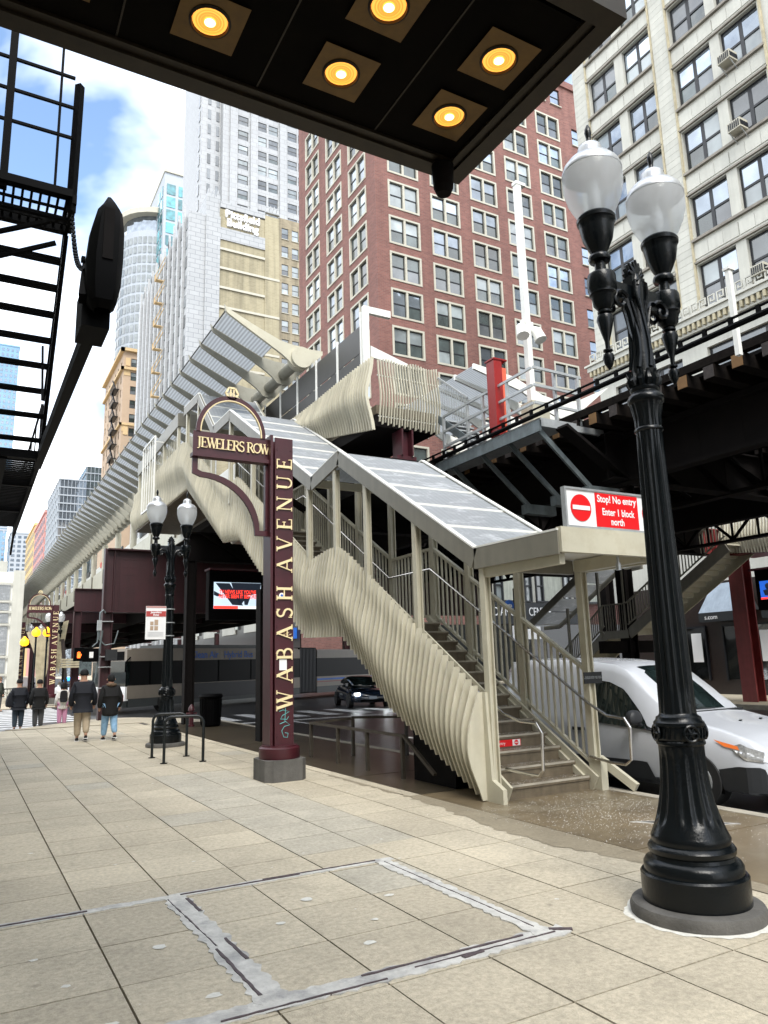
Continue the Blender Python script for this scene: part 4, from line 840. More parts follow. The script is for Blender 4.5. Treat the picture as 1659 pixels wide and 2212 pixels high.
for (ya, za), (yb, zb) in ((EF[0], EF[1]), (EF[2], EF[3])):
    n = 16
    for k in range(n):
        y0 = ya + (yb - ya) * k / n; z0 = za + (zb - za) * (k + 1) / n; w = abs(yb - ya) / n
        mb = MB(); mb.box(21.85, 23.1, y0 - w, y0, z0 - 0.05, z0); mb.box(21.85, 23.1, y0 - 0.03, y0, z0 - 0.17, z0 - 0.05); mb.build('tread', 'cream', es)
    for x in (21.8, 23.15): MB().bar((x, ya, za - 0.1), (x, yb, zb - 0.1), 0.05, 0.38).build('stringer', 'taupe' if x < 22 else 'cream', es)
    balustrade(21.8, max(ya, yb), min(ya, yb), ez, par=es, mat='taupe') if False else None
    MB().bar((21.78, ya, za + 1.05), (21.78, yb, zb + 1.05), 0.06, 0.05).build('top_rail', 'taupe', es); MB().bar((21.78, ya, za + .25), (21.78, yb, zb + .25), 0.05, 0.04).build('bottom_rail', 'taupe', es)
    n = 34
    for k in range(n):
        q = ya + (yb - ya) * (k + .5) / n; MB().bar((21.78, q, ez(q) + .25), (21.78, q, ez(q) + 1.03), 0.03, 0.03).build('baluster', 'taupe', es)
MB().box(21.8, 23.1, 20.2, 21.4, 2.42, 2.55).build('landing', 'cream', es); MB().box(21.76, 21.8, 20.2, 21.4, 2.3, 2.6).build('landing_edge', 'taupe', es)
MB().bar((21.78, 21.4, 3.6), (21.78, 20.2, 3.6), 0.06, 0.05).build('top_rail', 'taupe', es)
for k in range(9): MB().bar((21.78, 20.3 + k * .125, 2.6), (21.78, 20.3 + k * .125, 3.58), 0.03).build('baluster', 'taupe', es)
for q in (24.9, 23.4, 21.6, 20.3, 18.5): MB().bar((21.8, q, ez(q) - .1 if q < 24.5 else 0), (21.8, q, min(5.1, ez(q) + 2.5)), 0.09).build('post', 'taupe', es)
MB().box(20.5, 24.3, 20.3, 20.5, 1.75, 2.2).build('support_beam', 'rust', es)
MB().ibeam((22.0, 20.4, 0), (22.0, 20.4, 4.9), 0.45, 0.45, 0.05, (1, 0, 0)).build('support_column', 'rust', es)
for k in range(36):
    yy = 16.45 - k * 0.11; outer = [(22.62 - 0.03 - 0.12 * math.exp(-((i / 8 - .45) / .3) ** 2), 5.0 - 0.012 * k + (6.1 - 5.0 + .012 * k) * i / 8) for i in range(9)]
    MB().prism([(22.65, 5.0 - .012 * k), *outer, (22.65, 6.1)], 1, yy - .02, yy + .02).build('cladding_fin', 'fin', es)
MB().box(22.66, 24.2, 12.4, 16.4, 4.9, 5.05).build('landing_soffit', 'redbeam', es)
# ================================================================== BUILDINGS
def wall(mb, face, c, u0, u1, z0, z1, holes, d, out=-1):
    """wall sheet on plane (face 'x': X=c, u=Y ; face 'y': Y=c, u=X) with rectangular openings and reveals of depth d"""
    P = (lambda u, z, q: (c - out * q, u, z)) if face == 'x' else (lambda u, z, q: (u, c - out * q, z))
    us = sorted({u0, u1, *[h[0] for h in holes], *[h[1] for h in holes]}); zs = sorted({z0, z1, *[h[2] for h in holes], *[h[3] for h in holes]})
    hs = set()
    iu = {v: i for i, v in enumerate(us)}; iz = {v: i for i, v in enumerate(zs)}
    for h in holes:
        for i in range(iu[h[0]], iu[h[1]]):
            for j in range(iz[h[2]], iz[h[3]]): hs.add((i, j))
    for i in range(len(us) - 1):
        j = 0
        while j < len(zs) - 1:
            if (i, j) in hs: j += 1; continue
            k = j
            while k < len(zs) - 1 and (i, k) not in hs: k += 1
            mb.add([P(us[i], zs[j], 0), P(us[i + 1], zs[j], 0), P(us[i + 1], zs[k], 0), P(us[i], zs[k], 0)], [(0, 1, 2, 3)]); j = k
    for (a, b, e, f) in holes:
        mb.add([P(a, e, 0), P(b, e, 0), P(b, f, 0), P(a, f, 0), P(a, e, d), P(b, e, d), P(b, f, d), P(a, f, d)], [(0, 1, 5, 4), (1, 2, 6, 5), (2, 3, 7, 6), (3, 0, 4, 7)])
def win_mesh(w, h, lights, trimw, fw, framemat, trimmat, panes, sill=0.0, depth=0.2, mid=0.5):
    """returns (frame mesh, [pane meshes]); local x across, z up from bottom centre, -y outward; trim stands proud of wall plane y=0"""
    mb = MB()
    if trimw:
        mb.mat(1)
        for a in ((-w / 2, -w / 2 + trimw, 0, h), (w / 2 - trimw, w / 2, 0, h), (-w / 2 + trimw, w / 2 - trimw, 0, trimw), (-w / 2 + trimw, w / 2 - trimw, h - trimw, h)): mb.box(a[0], a[1], -0.06, depth, a[2], a[3])
        for k in range(1, lights):
            x = -w / 2 + w * k / lights; mb.box(x - trimw * .55, x + trimw * .55, -0.05, depth, trimw, h - trimw)
    if sill: mb.mat(1).box(-w / 2 - 0.1, w / 2 + 0.1, -0.14, 0.0, -sill, 0)
    mb.mat(0); iw = (w - 2 * trimw); cells = []
    for k in range(lights):
        x0 = -w / 2 + trimw + iw * k / lights + (trimw * .55 if k and trimw else 0); x1 = -w / 2 + trimw + iw * (k + 1) / lights - (trimw * .55 if k < lights - 1 and trimw else 0)
        z0, z1 = trimw, h - trimw; zm = z0 + (z1 - z0) * mid
        mb.box(x0, x0 + fw, depth * .6, depth * .6 + .06, z0, z1); mb.box(x1 - fw, x1, depth * .6, depth * .6 + .06, z0, z1)
        mb.box(x0 + fw, x1 - fw, depth * .6, depth * .6 + .06, z0, z0 + fw); mb.box(x0 + fw, x1 - fw, depth * .6, depth * .6 + .06, z1 - fw, z1); mb.box(x0 + fw, x1 - fw, depth * .6 - 0.01, depth * .6 + .06, zm - fw * .6, zm + fw * .6)
        cells.append((x0 + fw, x1 - fw, z0 + fw, zm - fw * .6)); cells.append((x0 + fw, x1 - fw, zm + fw * .6, z1 - fw))
    fm = mb.mesh('window', [framemat, trimmat]); pms = []
    for combo in panes:
        pb = MB()
        for i, (a, b, e, f) in enumerate(cells):
            yy = depth * .6 + (0.035 if i % 2 == 0 else 0.015); pb.mat(combo[i % len(combo)][0] if isinstance(combo[0], tuple) else combo[i % len(combo)])
            pb.add([(a, yy, e), (b, yy, e), (b, yy, f), (a, yy, f)], [(0, 1, 2, 3)])
        pms.append(pb)
    return fm, pms
def put_windows(par, face, c, list_, fm, pms, name='window'):
    for (u, z) in list_:
        loc = (c, u, z) if face == 'x' else (u, c, z)
        w = link(fm, name, par, loc, -PI / 2 if face == 'x' else 0)
        if pms:
            p = bpy.data.objects.new('pane', random.choice(pms)); C.objects.link(p); p.parent = w; ORG[p.name] = Vector(loc)
PM = ['pane', 'pane2', 'pane3', 'paneb']
def pmesh(pbs): return [p.mesh('pane', PM) for p in pbs]
# ---- red brick block
rb = T('red_brick_building', 'tall red brick office block with paired sash windows in pale stone surrounds', 'building', (27.5, 48.7, 0))
cols = [30.28, 34.58, 38.95, 43.2, 47.55]; tops = [41.95 - 3.335 * k for k in range(-4, 9)]
H = 2.62; hol = []; WN = []
for i, x in enumerate(cols):
    for zt in tops:
        if zt > 55.4: continue
        hol.append((x - 1.55, x + 1.55, round(zt - H, 3), round(zt, 3))); WN.append((x, zt - H))
for x in cols: pass
small = [(x, 56.9) for x in (29.6, 31.0, 33.8, 35.2, 38.2, 39.6, 42.4, 43.9, 46.8, 48.9)] + [(51.5, t - H + .3) for t in tops if t < 55.4]
hs = hol + [(x - .65, x + .65, z, z + 1.95) for x, z in small]
mb = MB(); wall(mb, 'y', 48.7, 27.5, 53.2, 0, 60, hs, 0.25)
yc = [61.5, 56.6, 51.9]
hw = [(y - 1.65, y + 1.65, round(zt - H, 3), round(zt, 3)) for y in yc for zt in tops if zt < 55.4] + [(y + d_ - .65, y + d_ + .65, 56.9, 58.85) for y in yc for d_ in (-.9, .9)]
wall(mb, 'x', 27.5, 48.7, 65, 0, 60, hw, 0.25)
mb.add([(27.5, 48.7, 60), (53.2, 48.7, 60), (53.2, 65, 60), (27.5, 65, 60)], [(0, 1, 2, 3)]); mb.add([(53.2, 48.7, 0), (53.2, 65, 0), (53.2, 65, 60), (53.2, 48.7, 60)], [(0, 1, 2, 3)]); mb.add([(27.5, 65, 0), (53.2, 65, 0), (53.2, 65, 60), (27.5, 65, 60)], [(0, 1, 2, 3)])
mb.build('wall', 'redbrick', rb)
MB().box(27.9, 53.1, 49.15, 64.9, 0.1, 59.9).build('interior', 'frame', rb)
mb = MB(); mb.box(27.3, 53.3, 48.5, 48.7, 59.4, 60.15); mb.box(27.3, 27.5, 48.5, 65, 59.4, 60.15); mb.build('parapet', 'redbrick', rb)
combos = [[0, 0, 1, 0], [0, 3, 0, 3], [1, 1, 1, 1], [2, 0, 2, 0], [0, 1, 0, 1], [3, 3, 0, 3], [1, 0, 0, 0]]
fm, pb = win_mesh(3.1, H, 2, 0.17, 0.075, 'frame', 'trim', combos); pm_ = pmesh(pb)
put_windows(rb, 'y', 48.7, WN, fm, pm_)
fm2, pb = win_mesh(3.3, H, 2, 0.17, 0.075, 'frame', 'trim', [[3, 3, 3, 3], [0, 3, 0, 3], [1, 3, 1, 3], [0, 0, 0, 0]]); pm2 = pmesh(pb)
put_windows(rb, 'x', 27.5, [(y, zt - H) for y in yc for zt in tops if zt < 55.4], fm2, pm2)
fm3, pb = win_mesh(1.3, 1.95, 1, 0.0, 0.07, 'frame', 'trim', [[0, 3], [3, 3]], sill=0.1); pm3 = pmesh(pb)
put_windows(rb, 'y', 48.7, small, fm3, pm3); put_windows(rb, 'x', 27.5, [(y + d_, 56.9) for y in yc for d_ in (-.9, .9)], fm3, pm3)
# shop storey of the red block: sign band and curtained windows
MB().box(36.9, 47.5, 48.45, 48.69, 4.45, 6.2).build('shop_sign_band', 'awn', rb)
text('sign_letters', 'DIAMOND  CENTER', 'signw', rb, 1.0, (40.3, 48.43, 5.42), ext=0.02, sx=0.68)
for x0 in (37.5, 41.8, 46.1):
    f_ = MB(); 
    for a, b in ((0, .12), (.72, .86), (3.05, 3.2), (3.75, 3.87)): f_.box(x0 + a, x0 + b, 48.42, 48.68, 6.35, 8.9)
    f_.box(x0, x0 + 3.87, 48.43, 48.68, 6.25, 6.38); f_.box(x0, x0 + 3.87, 48.43, 48.68, 8.85, 9.0); f_.box(x0 + .1, x0 + .75, 48.44, 48.6, 7.55, 7.66); f_.box(x0 + 3.15, x0 + 3.8, 48.44, 48.6, 7.55, 7.66); w_ = f_.build('wide_window', 'frame', rb)
    MB().box(x0 + .86, x0 + 3.05, 48.55, 48.62, 6.38, 8.85).build('curtain', 'curtain', w_); MB().box(x0 + .12, x0 + .72, 48.58, 48.62, 6.38, 8.85).build('side_pane', 'pane2', w_); MB().box(x0 + 3.2, x0 + 3.75, 48.58, 48.62, 6.38, 8.85).build('side_pane', 'pane2', w_)
MB().box(36.9, 53, 48.64, 48.69, 6.2, 9.4).build('pale_storey_facing', 'stone', rb); 
for x0 in (41.45, 45.75): MB().box(x0, x0 + .3, 48.50, 48.66, 6.25, 9.1).build('pilaster', 'stone', rb)
MB().box(28, 53, 48.4, 48.69, 0, 4.4).build('shop_front', 'shop', rb); MB().box(39, 41.8, 48.2, 48.4, 3.2, 4.3).build('blank_sign', 'signw', rb)
# ---- white limestone block on the right
wb = T('limestone_building', 'cream limestone office block with dark framed paired windows and carved cornice, at the right', 'building', (27.5, 14, 0))
wt = [18.66 + 3.365 * k for k in range(0, 8)]; HW = 2.12
pairs = [(23.0, 24.8), (20.72, 22.47), (17.66, 19.58), (15.32, 17.17), (12.4, 14.25), (10.2, 12.0), (7.4, 9.2)]
hol = [(a, b, round(z - HW, 3), round(z, 3)) for a, b in pairs for z in wt]
low = [(20.9, 24.9), (15.5, 19.6), (10.2, 14.3)]
hol += [(a, b, 11.9, 14.75) for a, b in low]
mb = MB(); wall(mb, 'x', 27.5, 4, 25.95, 4.6, 46, hol, 0.35)
mb.add([(27.5, 25.95, 0), (60, 25.95, 0), (60, 25.95, 46), (27.5, 25.95, 46)], [(0, 1, 2, 3)]); mb.add([(27.5, 4, 46), (60, 4, 46), (60, 25.95, 46), (27.5, 25.95, 46)], [(0, 1, 2, 3)]); mb.add([(27.5, 4, 0), (60, 4, 0), (60, 4, 46), (27.5, 4, 46)], [(0, 1, 2, 3)]); mb.add([(60, 4, 0), (60, 25.95, 0), (60, 25.95, 46), (60, 4, 46)], [(0, 1, 2, 3)])
mb.build('wall', 'stone', wb); MB().box(27.95, 59.9, 4.1, 25.8, 4.7, 45.8).build('interior', 'frame', wb)
fmw, pb = win_mesh(1.84, HW, 2, 0.0, 0.085, 'frame', 'trim', [[1, 3, 1, 3], [3, 3, 0, 3], [0, 3, 2, 3], [2, 1, 2, 3], [2, 2, 0, 2], [0, 3, 1, 1]], depth=0.30); pmw = pmesh(pb)
put_windows(wb, 'x', 27.5, [((a + b) / 2, z - HW) for a, b in pairs for z in wt], fmw, pmw)
fml, pb = win_mesh(4.05, 2.85, 3, 0.0, 0.09, 'frame', 'trim', [[1, 1, 1, 1], [1, 2, 1, 2]], depth=0.3, mid=0.62); put_windows(wb, 'x', 27.5, [((a + b) / 2, 11.9) for a, b in low], fml, pmesh(pb))
# separate blocks: pilaster, corner pier and spandrels
random.seed(5); bh = 0.3365; nb_ = 0
bk = MB(); bk.box(-0.055, 0.0, -0.42, 0.42, 0.006, bh - 0.006); bkm = bk.mesh('stone_block', 'stone')
bk = MB(); bk.box(-0.045, 0.0, -0.47, 0.47, 0.006, bh - 0.006); bkc = bk.mesh('stone_block', 'stone')
for k in range(74):
    z = 16.9 + bh * k
    link(bkm, 'stone_block', wb, (27.5, 20.15, z)); nb_ += 1
    link(bkc, 'stone_block', wb, (27.5, 25.42, z)); nb_ += 1
sp_ = {}
for i, (a, b) in enumerate(((22.6, 25.0), (20.62, 22.58), (17.42, 19.66), (15.2, 17.38), (12.2, 14.3))):
    for z in wt[:6]:
        for j in range(3):
            w = (b - a) / 3; key = round(w, 3)
            if key not in sp_:
                q = MB(); q.box(-0.035, 0, -w / 2 + .007, w / 2 - .007, 0, 0.62); sp_[key] = q.mesh('spandrel_block', 'stone')
            link(sp_[key], 'spandrel_block', wb, (27.5, a + w * (j + .5), z + 0.30))
mb = MB()
for z in wt:
    for a, b in ((20.63, 24.95), (15.2, 19.65), (10.1, 14.35)):
        mb.box(27.36, 27.5, a, b, z - HW - 0.14, z - HW - 0.02); mb.box(27.40, 27.5, a, b, z + 0.06, z + 0.14)
mb.build('sill_course', 'sills', wb)
mb = MB()
for y_ in (20.63, 19.67, 24.93, 15.18, 14.36): mb.box(27.40, 27.5, y_ - 0.045, y_ + 0.045, 16.9, 46)
mb.build('roped_moulding', 'stoned', wb)
mb = MB(); mb.box(27.1, 27.5, 4, 26.3, 15.95, 16.25); mb.box(27.25, 27.5, 4, 26.1, 15.55, 15.95); mb.box(27.0, 27.1, 4, 26.4, 16.2, 16.3); mb.box(27.40, 27.5, 4, 25.95, 15.2, 15.45); mb.build('cornice', 'stone', wb)
dm = MB(); dm.box(-.4, -.25, 0, .12, 0, .27); dme = dm.mesh('dentil', 'stoned')
for k in range(85): link(dme, 'dentil', wb, (27.5, 4.2 + k * .26, 15.66))
for k in range(40):                                  # fretwork cresting, key pattern
    y0 = 26.0 - k * 0.44; q = MB()
    for a in ((0, .34, 0, .05), (0, .05, .05, .42), (0, .34, .42, .47), (.29, .34, .15, .42), (.12, .29, .15, .20), (.12, .17, .20, .30)): q.box(27.02, 27.08, y0 - a[1], y0 - a[0], 16.3 + a[2], 16.3 + a[3])
    q.build('key_pattern_block', 'stone', wb)
MB().box(27.3, 27.5, 19.75, 20.55, 16.3, 16.9).build('pilaster_base', 'stone', wb)
# ground floor shops
MB().box(27.42, 27.6, 4, 25.95, 0, 4.6).build('shop_wall', 'granite', wb)
for y0 in (21.2, 18.0, 14.8, 11.6):
    q = MB(); q.box(27.36, 27.42, y0, y0 + 2.3, 0.6, 2.75); w_ = q.build('shop_window', 'shop', wb)
    q = MB(); 
    for a in ((y0 - .06, y0, .55, 2.8), (y0 + 2.3, y0 + 2.36, .55, 2.8), (y0 + 1.1, y0 + 1.16, .6, 2.75)): q.box(27.30, 27.40, *a)
    q.box(27.3, 27.4, y0, y0 + 2.3, 2.72, 2.8); q.build('window_frame', 'frame', w_)
    MB().box(27.34, 27.355, y0 + .2, y0 + .7, 1.3, 2.5).build('display_panel', 'signw' if y0 in (21.2, 18.0) else 'blue', w_)
for k, y0 in enumerate((20.6, 17.75, 14.9)):
    aw = T('shop_awning', ['faded blue grey shop awning with pale lettering on its dark valance, left one', 'faded blue grey shop awning directly behind the red steel column', 'dark shop awning at the right edge under the street screen'][k], 'awning', (27.4, y0 - 1, 3), 'shop awnings')
    MB().add([(27.38, y0, 4.5), (27.38, y0 - 1.5, 4.5), (26.75, y0 - 1.9, 3.3), (26.75, y0 + .35, 3.3)], [(0, 1, 2, 3)]).build('awning_top', 'awnt', aw)
    MB().add([(27.38, y0, 4.5), (26.75, y0 + .35, 3.3), (27.38, y0 + .4, 3.3), (27.38, y0 - 1.5, 4.5), (26.75, y0 - 1.9, 3.3), (27.38, y0 - 2.0, 3.3)], [(0, 1, 2), (3, 5, 4)]).build('awning_side', 'awn', aw)
    MB().box(26.73, 26.76, y0 - 1.9, y0 + .35, 2.92, 3.29).build('valance', 'awn', aw)
    if k != 1:
        text('valance_text', 's.com' if k == 0 else 'LO', 'signw', aw, 0.26, (26.72, y0 - .25, 3.1), rot=(PI / 2, 0, -PI / 2), ext=0.002)
# air conditioners
def ac(y_, z_, label):
    a = T('air_conditioner', label, 'air conditioner', (27.3, y_, z_), 'window air conditioners')
    MB().box(26.95, 27.5, y_ - .3, y_ + .3, z_, z_ + .42).build('casing', 'trim', a); q = MB()
    for k in range(6): q.box(26.92, 26.95, y_ - .25 + k * .09, y_ - .21 + k * .09, z_ + .06, z_ + .36)
    q.box(26.96, 27.5, y_ - .31, y_ + .31, z_ + .08, z_ + .3); q.build('grille', 'frame', a); q = MB()
    q.bar((27.0, y_ - .25, z_), (27.5, y_ - .25, z_ - .35), .03); q.bar((27.0, y_ + .25, z_), (27.5, y_ + .25, z_ - .35), .03); q.build('bracket', 'galv', a)
ac(16.75, 26.75, 'small boxy air conditioner high in a window, topmost on the cream block'); ac(16.7, 23.35, 'larger louvred air conditioner on brackets in the middle of the cream block'); ac(16.55, 16.6, 'pale air conditioner just above the key pattern cresting at the right edge'); ac(22.15, 16.6, 'pale air conditioner in the window behind the hanging lamp finial')
# ---- Gothic white tower group
pbld = T('terracotta_tower', 'white terracotta skyscraper with tan brick side wall bearing the raised name Pittsfield Building', 'building', (27.3, 110, 0))
MB().box(27.3, 30.0, 110, 150, 0, 74.8).build('corner_pier', 'terra', pbld)
MB().box(30.0, 32.4, 109.7, 148, 0, 74.9).build('white_wing', 'terra', pbld)
q = MB(); q.box(30.1, 32.4, 110.2, 116, 75, 78.6)
for k in range(3): q.prism([(30.1 + k * .8, 78.6), (30.5 + k * .8, 80.2), (30.9 + k * .8, 78.6)], 1, 110.2, 111)
q.build('crested_pinnacle', 'terra', pbld)
for k in range(4):
    q = MB(); q.prism([(40.3 + k * .65, 78.3), (40.62 + k * .65, 79.8), (40.95 + k * .65, 78.3)], 1, 109.9, 110.5); q.build('finial', 'terra', pbld)
MB().box(32.4, 40.2, 110, 140, 0, 76.7).build('brick_side_wall', 'tanbrick', pbld)
MB().box(40.2, 42.8, 109.85, 140, 0, 77.6).build('brick_side_wall', 'tanbrick', pbld)
MB().box(32.4, 40.2, 109.8, 140, 76.9, 78.0).build('white_coping', 'terra', pbld)
MB().box(32.4, 40.2, 109.8, 109.99, 71.0, 73.2).build('white_band', 'terra', pbld)
for k in range(7): MB().box(32.4, 42.8 if k % 2 else 40.19, 109.75, 109.84, 69.1 - 3.45 * k, 69.5 - 3.45 * k).build('pale_course', 'trim', pbld)
text('building_name', 'Pittsfield\nBuilding', 'signw', pbld, 1.85, (36.2, 109.8, 75.0), ext=0.2, sx=0.95, bold=0.05)
holp = [(x - .62, x + .62, round(76.2 - 3.45 * k - 2.1, 2), round(76.2 - 3.45 * k, 2)) for x in (43.9, 45.8, 47.7, 49.6) for k in range(10)]
q = MB(); wall(q, 'y', 110, 42.8, 51, 0, 78, holp, 0.3); q.add([(42.8, 110, 78), (51, 110, 78), (51, 140, 78), (42.8, 140, 78)], [(0, 1, 2, 3)]); q.build('window_wall', 'tanbrick2', pbld); MB().box(42.9, 51, 110.4, 139, 0, 77.9).build('interior', 'frame', pbld)
fmp, pb = win_mesh(1.24, 2.1, 1, 0, 0.07, 'frame2', 'trim', [[1, 1], [1, 2], [2, 1]], sill=.1); put_windows(pbld, 'y', 110, [((h[0] + h[1]) / 2, h[2]) for h in holp], fmp, pmesh(pb))
# west face: narrow window slots between buttresses stepping away
for k in range(11):
    y_ = 112.5 + 3.4 * k
    q = MB(); q.box(26.9, 27.28, y_ - .35, y_ + .35, 0, 74.5 + (1.5 if k % 2 else 0)); q.prism([(y_ - .35, 74.5), (y_, 77.2), (y_ + .35, 74.5)], 0, 26.9, 27.28); q.build('buttress', 'terra2', pbld)
sm_ = MB(); sm_.box(-.1, -.005, 0, .85, 0, 2); sme = sm_.mesh('slot_window', 'pane3')
for k in range(8):
    for j in range(8): link(sme, 'slot_window', pbld, (27.3, 110.9 + 3.4 * k, 72 - 3.45 * j)); link(sme, 'slot_window', pbld, (27.3, 113.2 + 3.4 * k, 72 - 3.45 * j))
# gilded fire stair on the west face
q = MB()
for k in range(9):
    z = 70 - k * 4.4
    q.box(25.6, 26.9, 126, 127.0, z, z + .15); q.bar((25.7, 126, z), (26.6, 123.4, z + 2.2), .12); q.bar((25.7, 126, z + 1.1), (26.6, 123.4, z + 3.3), .1)
    for j in range(4): q.bar((25.6, 126 + j * .33, z), (25.6, 126 + j * .33, z + 1.1), .06)
    q.bar((25.6, 126, z + 1.1), (25.6, 127, z + 1.1), .08)
q.build('fire_stair', 'tanst2', pbld)
# upper tower
tw = [(x, w) for x, w in ((39.5, 1.0), (43.2, .95), (45.5, .95), (49.4, .95), (51.6, .95), (55.5, .95))]
holt = [(x - w, x + w, round(101.0 - 3.12 * k - 1.9, 2), round(101.0 - 3.12 * k, 2)) for x, w in tw for k in range(-6, 9)]
q = MB(); wall(q, 'y', 120, 35.6, 62, 70, 135, holt, 0.4); q.build('upper_wall', 'terra2', pbld); MB().box(36.6, 61.8, 120.6, 150, 70, 135).build('interior', 'frame', pbld); MB().box(35.61, 36.5, 120.02, 150, 70, 135).build('upper_side_wall', 'terra2', pbld)
fmt, pb = win_mesh(1.9, 1.9, 1, 0, 0.09, 'frame2', 'trim', [[1, 1], [2, 1], [2, 2], [0, 2]]); put_windows(pbld, 'y', 120, [((h[0] + h[1]) / 2, h[2]) for h in holt], fmt, pmesh(pb))
q = MB()
for x in (37.6, 41.6, 47.4, 53.5): q.box(x - .7, x + .7, 119.6, 119.99, 70, 135)
q.build('tower_pier', 'terra2', pbld)
MB().box(32.0, 35.59, 121.5, 124.5, 70, 128).build('tower_shoulder', 'terra2', pbld)
sm_ = MB(); sm_.box(0, .6, -.1, -.01, 0, 2); sme = sm_.mesh('slot_window', 'pane3')
for k in range(16): link(sme, 'slot_window', pbld, (33.1, 121.5, 118 - 3.12 * k)); link(sme, 'slot_window', pbld, (34.7, 121.5, 118 - 3.12 * k))
q = MB()
for k in range(16):
    q.box(31.9, 31.99, 122.5, 123.5, 118 - 3.12 * k, 120 - 3.12 * k)
q.build('slot_window', 'pane3', pbld)
# ---- teal residential tower
tb = T('teal_glass_tower', 'slim white and teal glass residential tower with rounded left side and overhanging roof', 'building', (48, 230, 0))
MB().box(48.5, 62, 230, 262, 0, 166.5).build('white_frame', 'palew', tb)
ga = MB(); ga.box(0, 2.9, -.2, -.01, 0, 3.8); gam = ga.mesh('glass_bay', 'panet'); ga = MB(); ga.box(0, 4.4, -.2, -.01, 0, 3.8); gbm = ga.mesh('glass_bay', 'panet'); ga = MB(); ga.box(-.2, -.01, 0, 2.6, 0, 3.8); gcm = ga.mesh('glass_bay', 'panet')
for r in range(18):
    for x in (49.3, 53.2): link(gam, 'glass_bay', tb, (x, 230, 158.5 - 4.8 * r))
    link(gbm, 'glass_bay', tb, (57.2, 230, 156.5 - 4.8 * r))
    for y_ in (232, 236): link(gcm, 'glass_bay', tb, (48.5, y_, 158.5 - 4.8 * r))
q = MB(); q.tube([(51, 252, 0), (51, 252, 150)], 12.5, 28); q.build('round_side', 'palew', tb)
q = MB()
for r in range(40):
    for k in range(14):
        a = math.radians(150 + k * 8); a2 = a + math.radians(5.6)
        p = [(51 + 12.62 * math.cos(t), 252 + 12.62 * math.sin(t)) for t in (a, a2)]
        z = 145 - 3.6 * r; q.add([(p[0][0], p[0][1], z), (p[1][0], p[1][1], z), (p[1][0], p[1][1], z + 2.6), (p[0][0], p[0][1], z + 2.6)], [(0, 1, 2, 3)])
stuff(q.build('curved_glazing', 'pane2', tb))
q = MB(); q.tube([(51, 252, 156), (51, 252, 158)], 14, 28); q.box(48.3, 62.2, 229.5, 262, 166.5, 167.5); q.build('roof_slab', 'trim', tb)
q = MB(); q.tube([(51, 252, 149), (51, 252, 156)], 11.5, 20); q.build('top_storey', 'paneb', tb)
mid = T('midblock_building', 'dark low building beyond the red block, glimpsed under the tracks above the bus', 'building', (27.5, 66, 0))
MB().box(27.5, 45, 65.3, 109, 0, 22).build('wall', 'granite', mid)
for k in range(5):
    q = MB(); q.box(27.3, 27.49, 67 + k * 8, 67.9 + k * 8, 5.8, 8.2); q.build('window', 'pane', mid); MB().box(27.35, 27.49, 68.2 + k * 8, 73 + k * 8, 5.3, 8.6).build('pale_pier', 'stone', mid)
MB().box(27.2, 27.49, 66, 74, 4.1, 5.1).build('blue_shop_sign', 'blue', mid); text('sign_letters', 'NEW YORK JEWELERS', 'signw', mid, .8, (27.18, 70, 4.6), rot=(PI / 2, 0, -PI / 2), ext=.01, sx=.8)
# ---- tan stone building
ts = T('tan_stone_building', 'ornate tan stone building with black fire escape zigzagging down its narrow side', 'building', (27.5, 166.7, 0))
hol = [(x - .62, x + .62, round(71.2 - 3.3 * k - 1.95, 2), round(71.2 - 3.3 * k, 2)) for x in (29.7, 31.4, 33.1) for k in range(12)]
q = MB(); wall(q, 'y', 166.7, 27.5, 42, 0, 72.9, hol, .3)
holx = [(y_, y_ + 1.3, round(71.0 - 3.3 * k - 1.95, 2), round(71.0 - 3.3 * k, 2)) for y_ in (169, 173, 177, 181, 185, 189) for k in range(12)]
wall(q, 'x', 27.5, 166.7, 192.5, 0, 72.9, holx, .3); q.add([(27.5, 166.7, 72.9), (42, 166.7, 72.9), (42, 192.5, 72.9), (27.5, 192.5, 72.9)], [(0, 1, 2, 3)]); q.add([(27.5, 192.5, 0), (42, 192.5, 0), (42, 192.5, 72.9), (27.5, 192.5, 72.9)], [(0, 1, 2, 3)])
q.build('wall', 'tanst', ts); MB().box(27.9, 41.9, 167.1, 192.4, 0, 72.5).build('interior', 'frame', ts)
fmt, pb = win_mesh(1.24, 1.95, 1, 0, .08, 'frame', 'trim', [[0, 1], [1, 1], [2, 0]]); put_windows(ts, 'y', 166.7, [((h[0] + h[1]) / 2, h[2]) for h in hol], fmt, pmesh(pb)); 
fmt, pb = win_mesh(1.3, 1.95, 1, 0, .08, 'frame', 'trim', [[0, 0], [0, 1]]); put_windows(ts, 'x', 27.5, [((h[0] + h[1]) / 2, h[2]) for h in holx], fmt, pmesh(pb))
q = MB(); q.box(26.9, 42, 166.1, 166.7, 68.3, 68.9); q.box(26.9, 27.5, 166.1, 192.6, 68.3, 68.9); q.box(26.7, 42, 165.9, 166.7, 72.7, 73.4); q.box(26.7, 27.5, 165.9, 192.8, 72.7, 73.4); q.box(27.0, 42, 166.3, 166.7, 55.2, 55.7); q.box(27.0, 27.5, 166.3, 192.6, 55.2, 55.7); q.box(27.4, 42, 166.55, 166.69, 64.8, 68.3) if False else None
q.build('cornice', 'tanst2', ts)
q = MB(); 
for z in (69.3, 53.0): q.box(27.9, 28.9, 166.5, 166.69, z, z + 1.9)
for k in range(9): q.box(27.55, 28.95, 166.6, 166.69, 70 - 3.3 * k - 3.0, 70 - 3.3 * k - 1.3) if k % 4 == 0 else None
q.build('carved_panel', 'tanst2', ts)
q = MB()
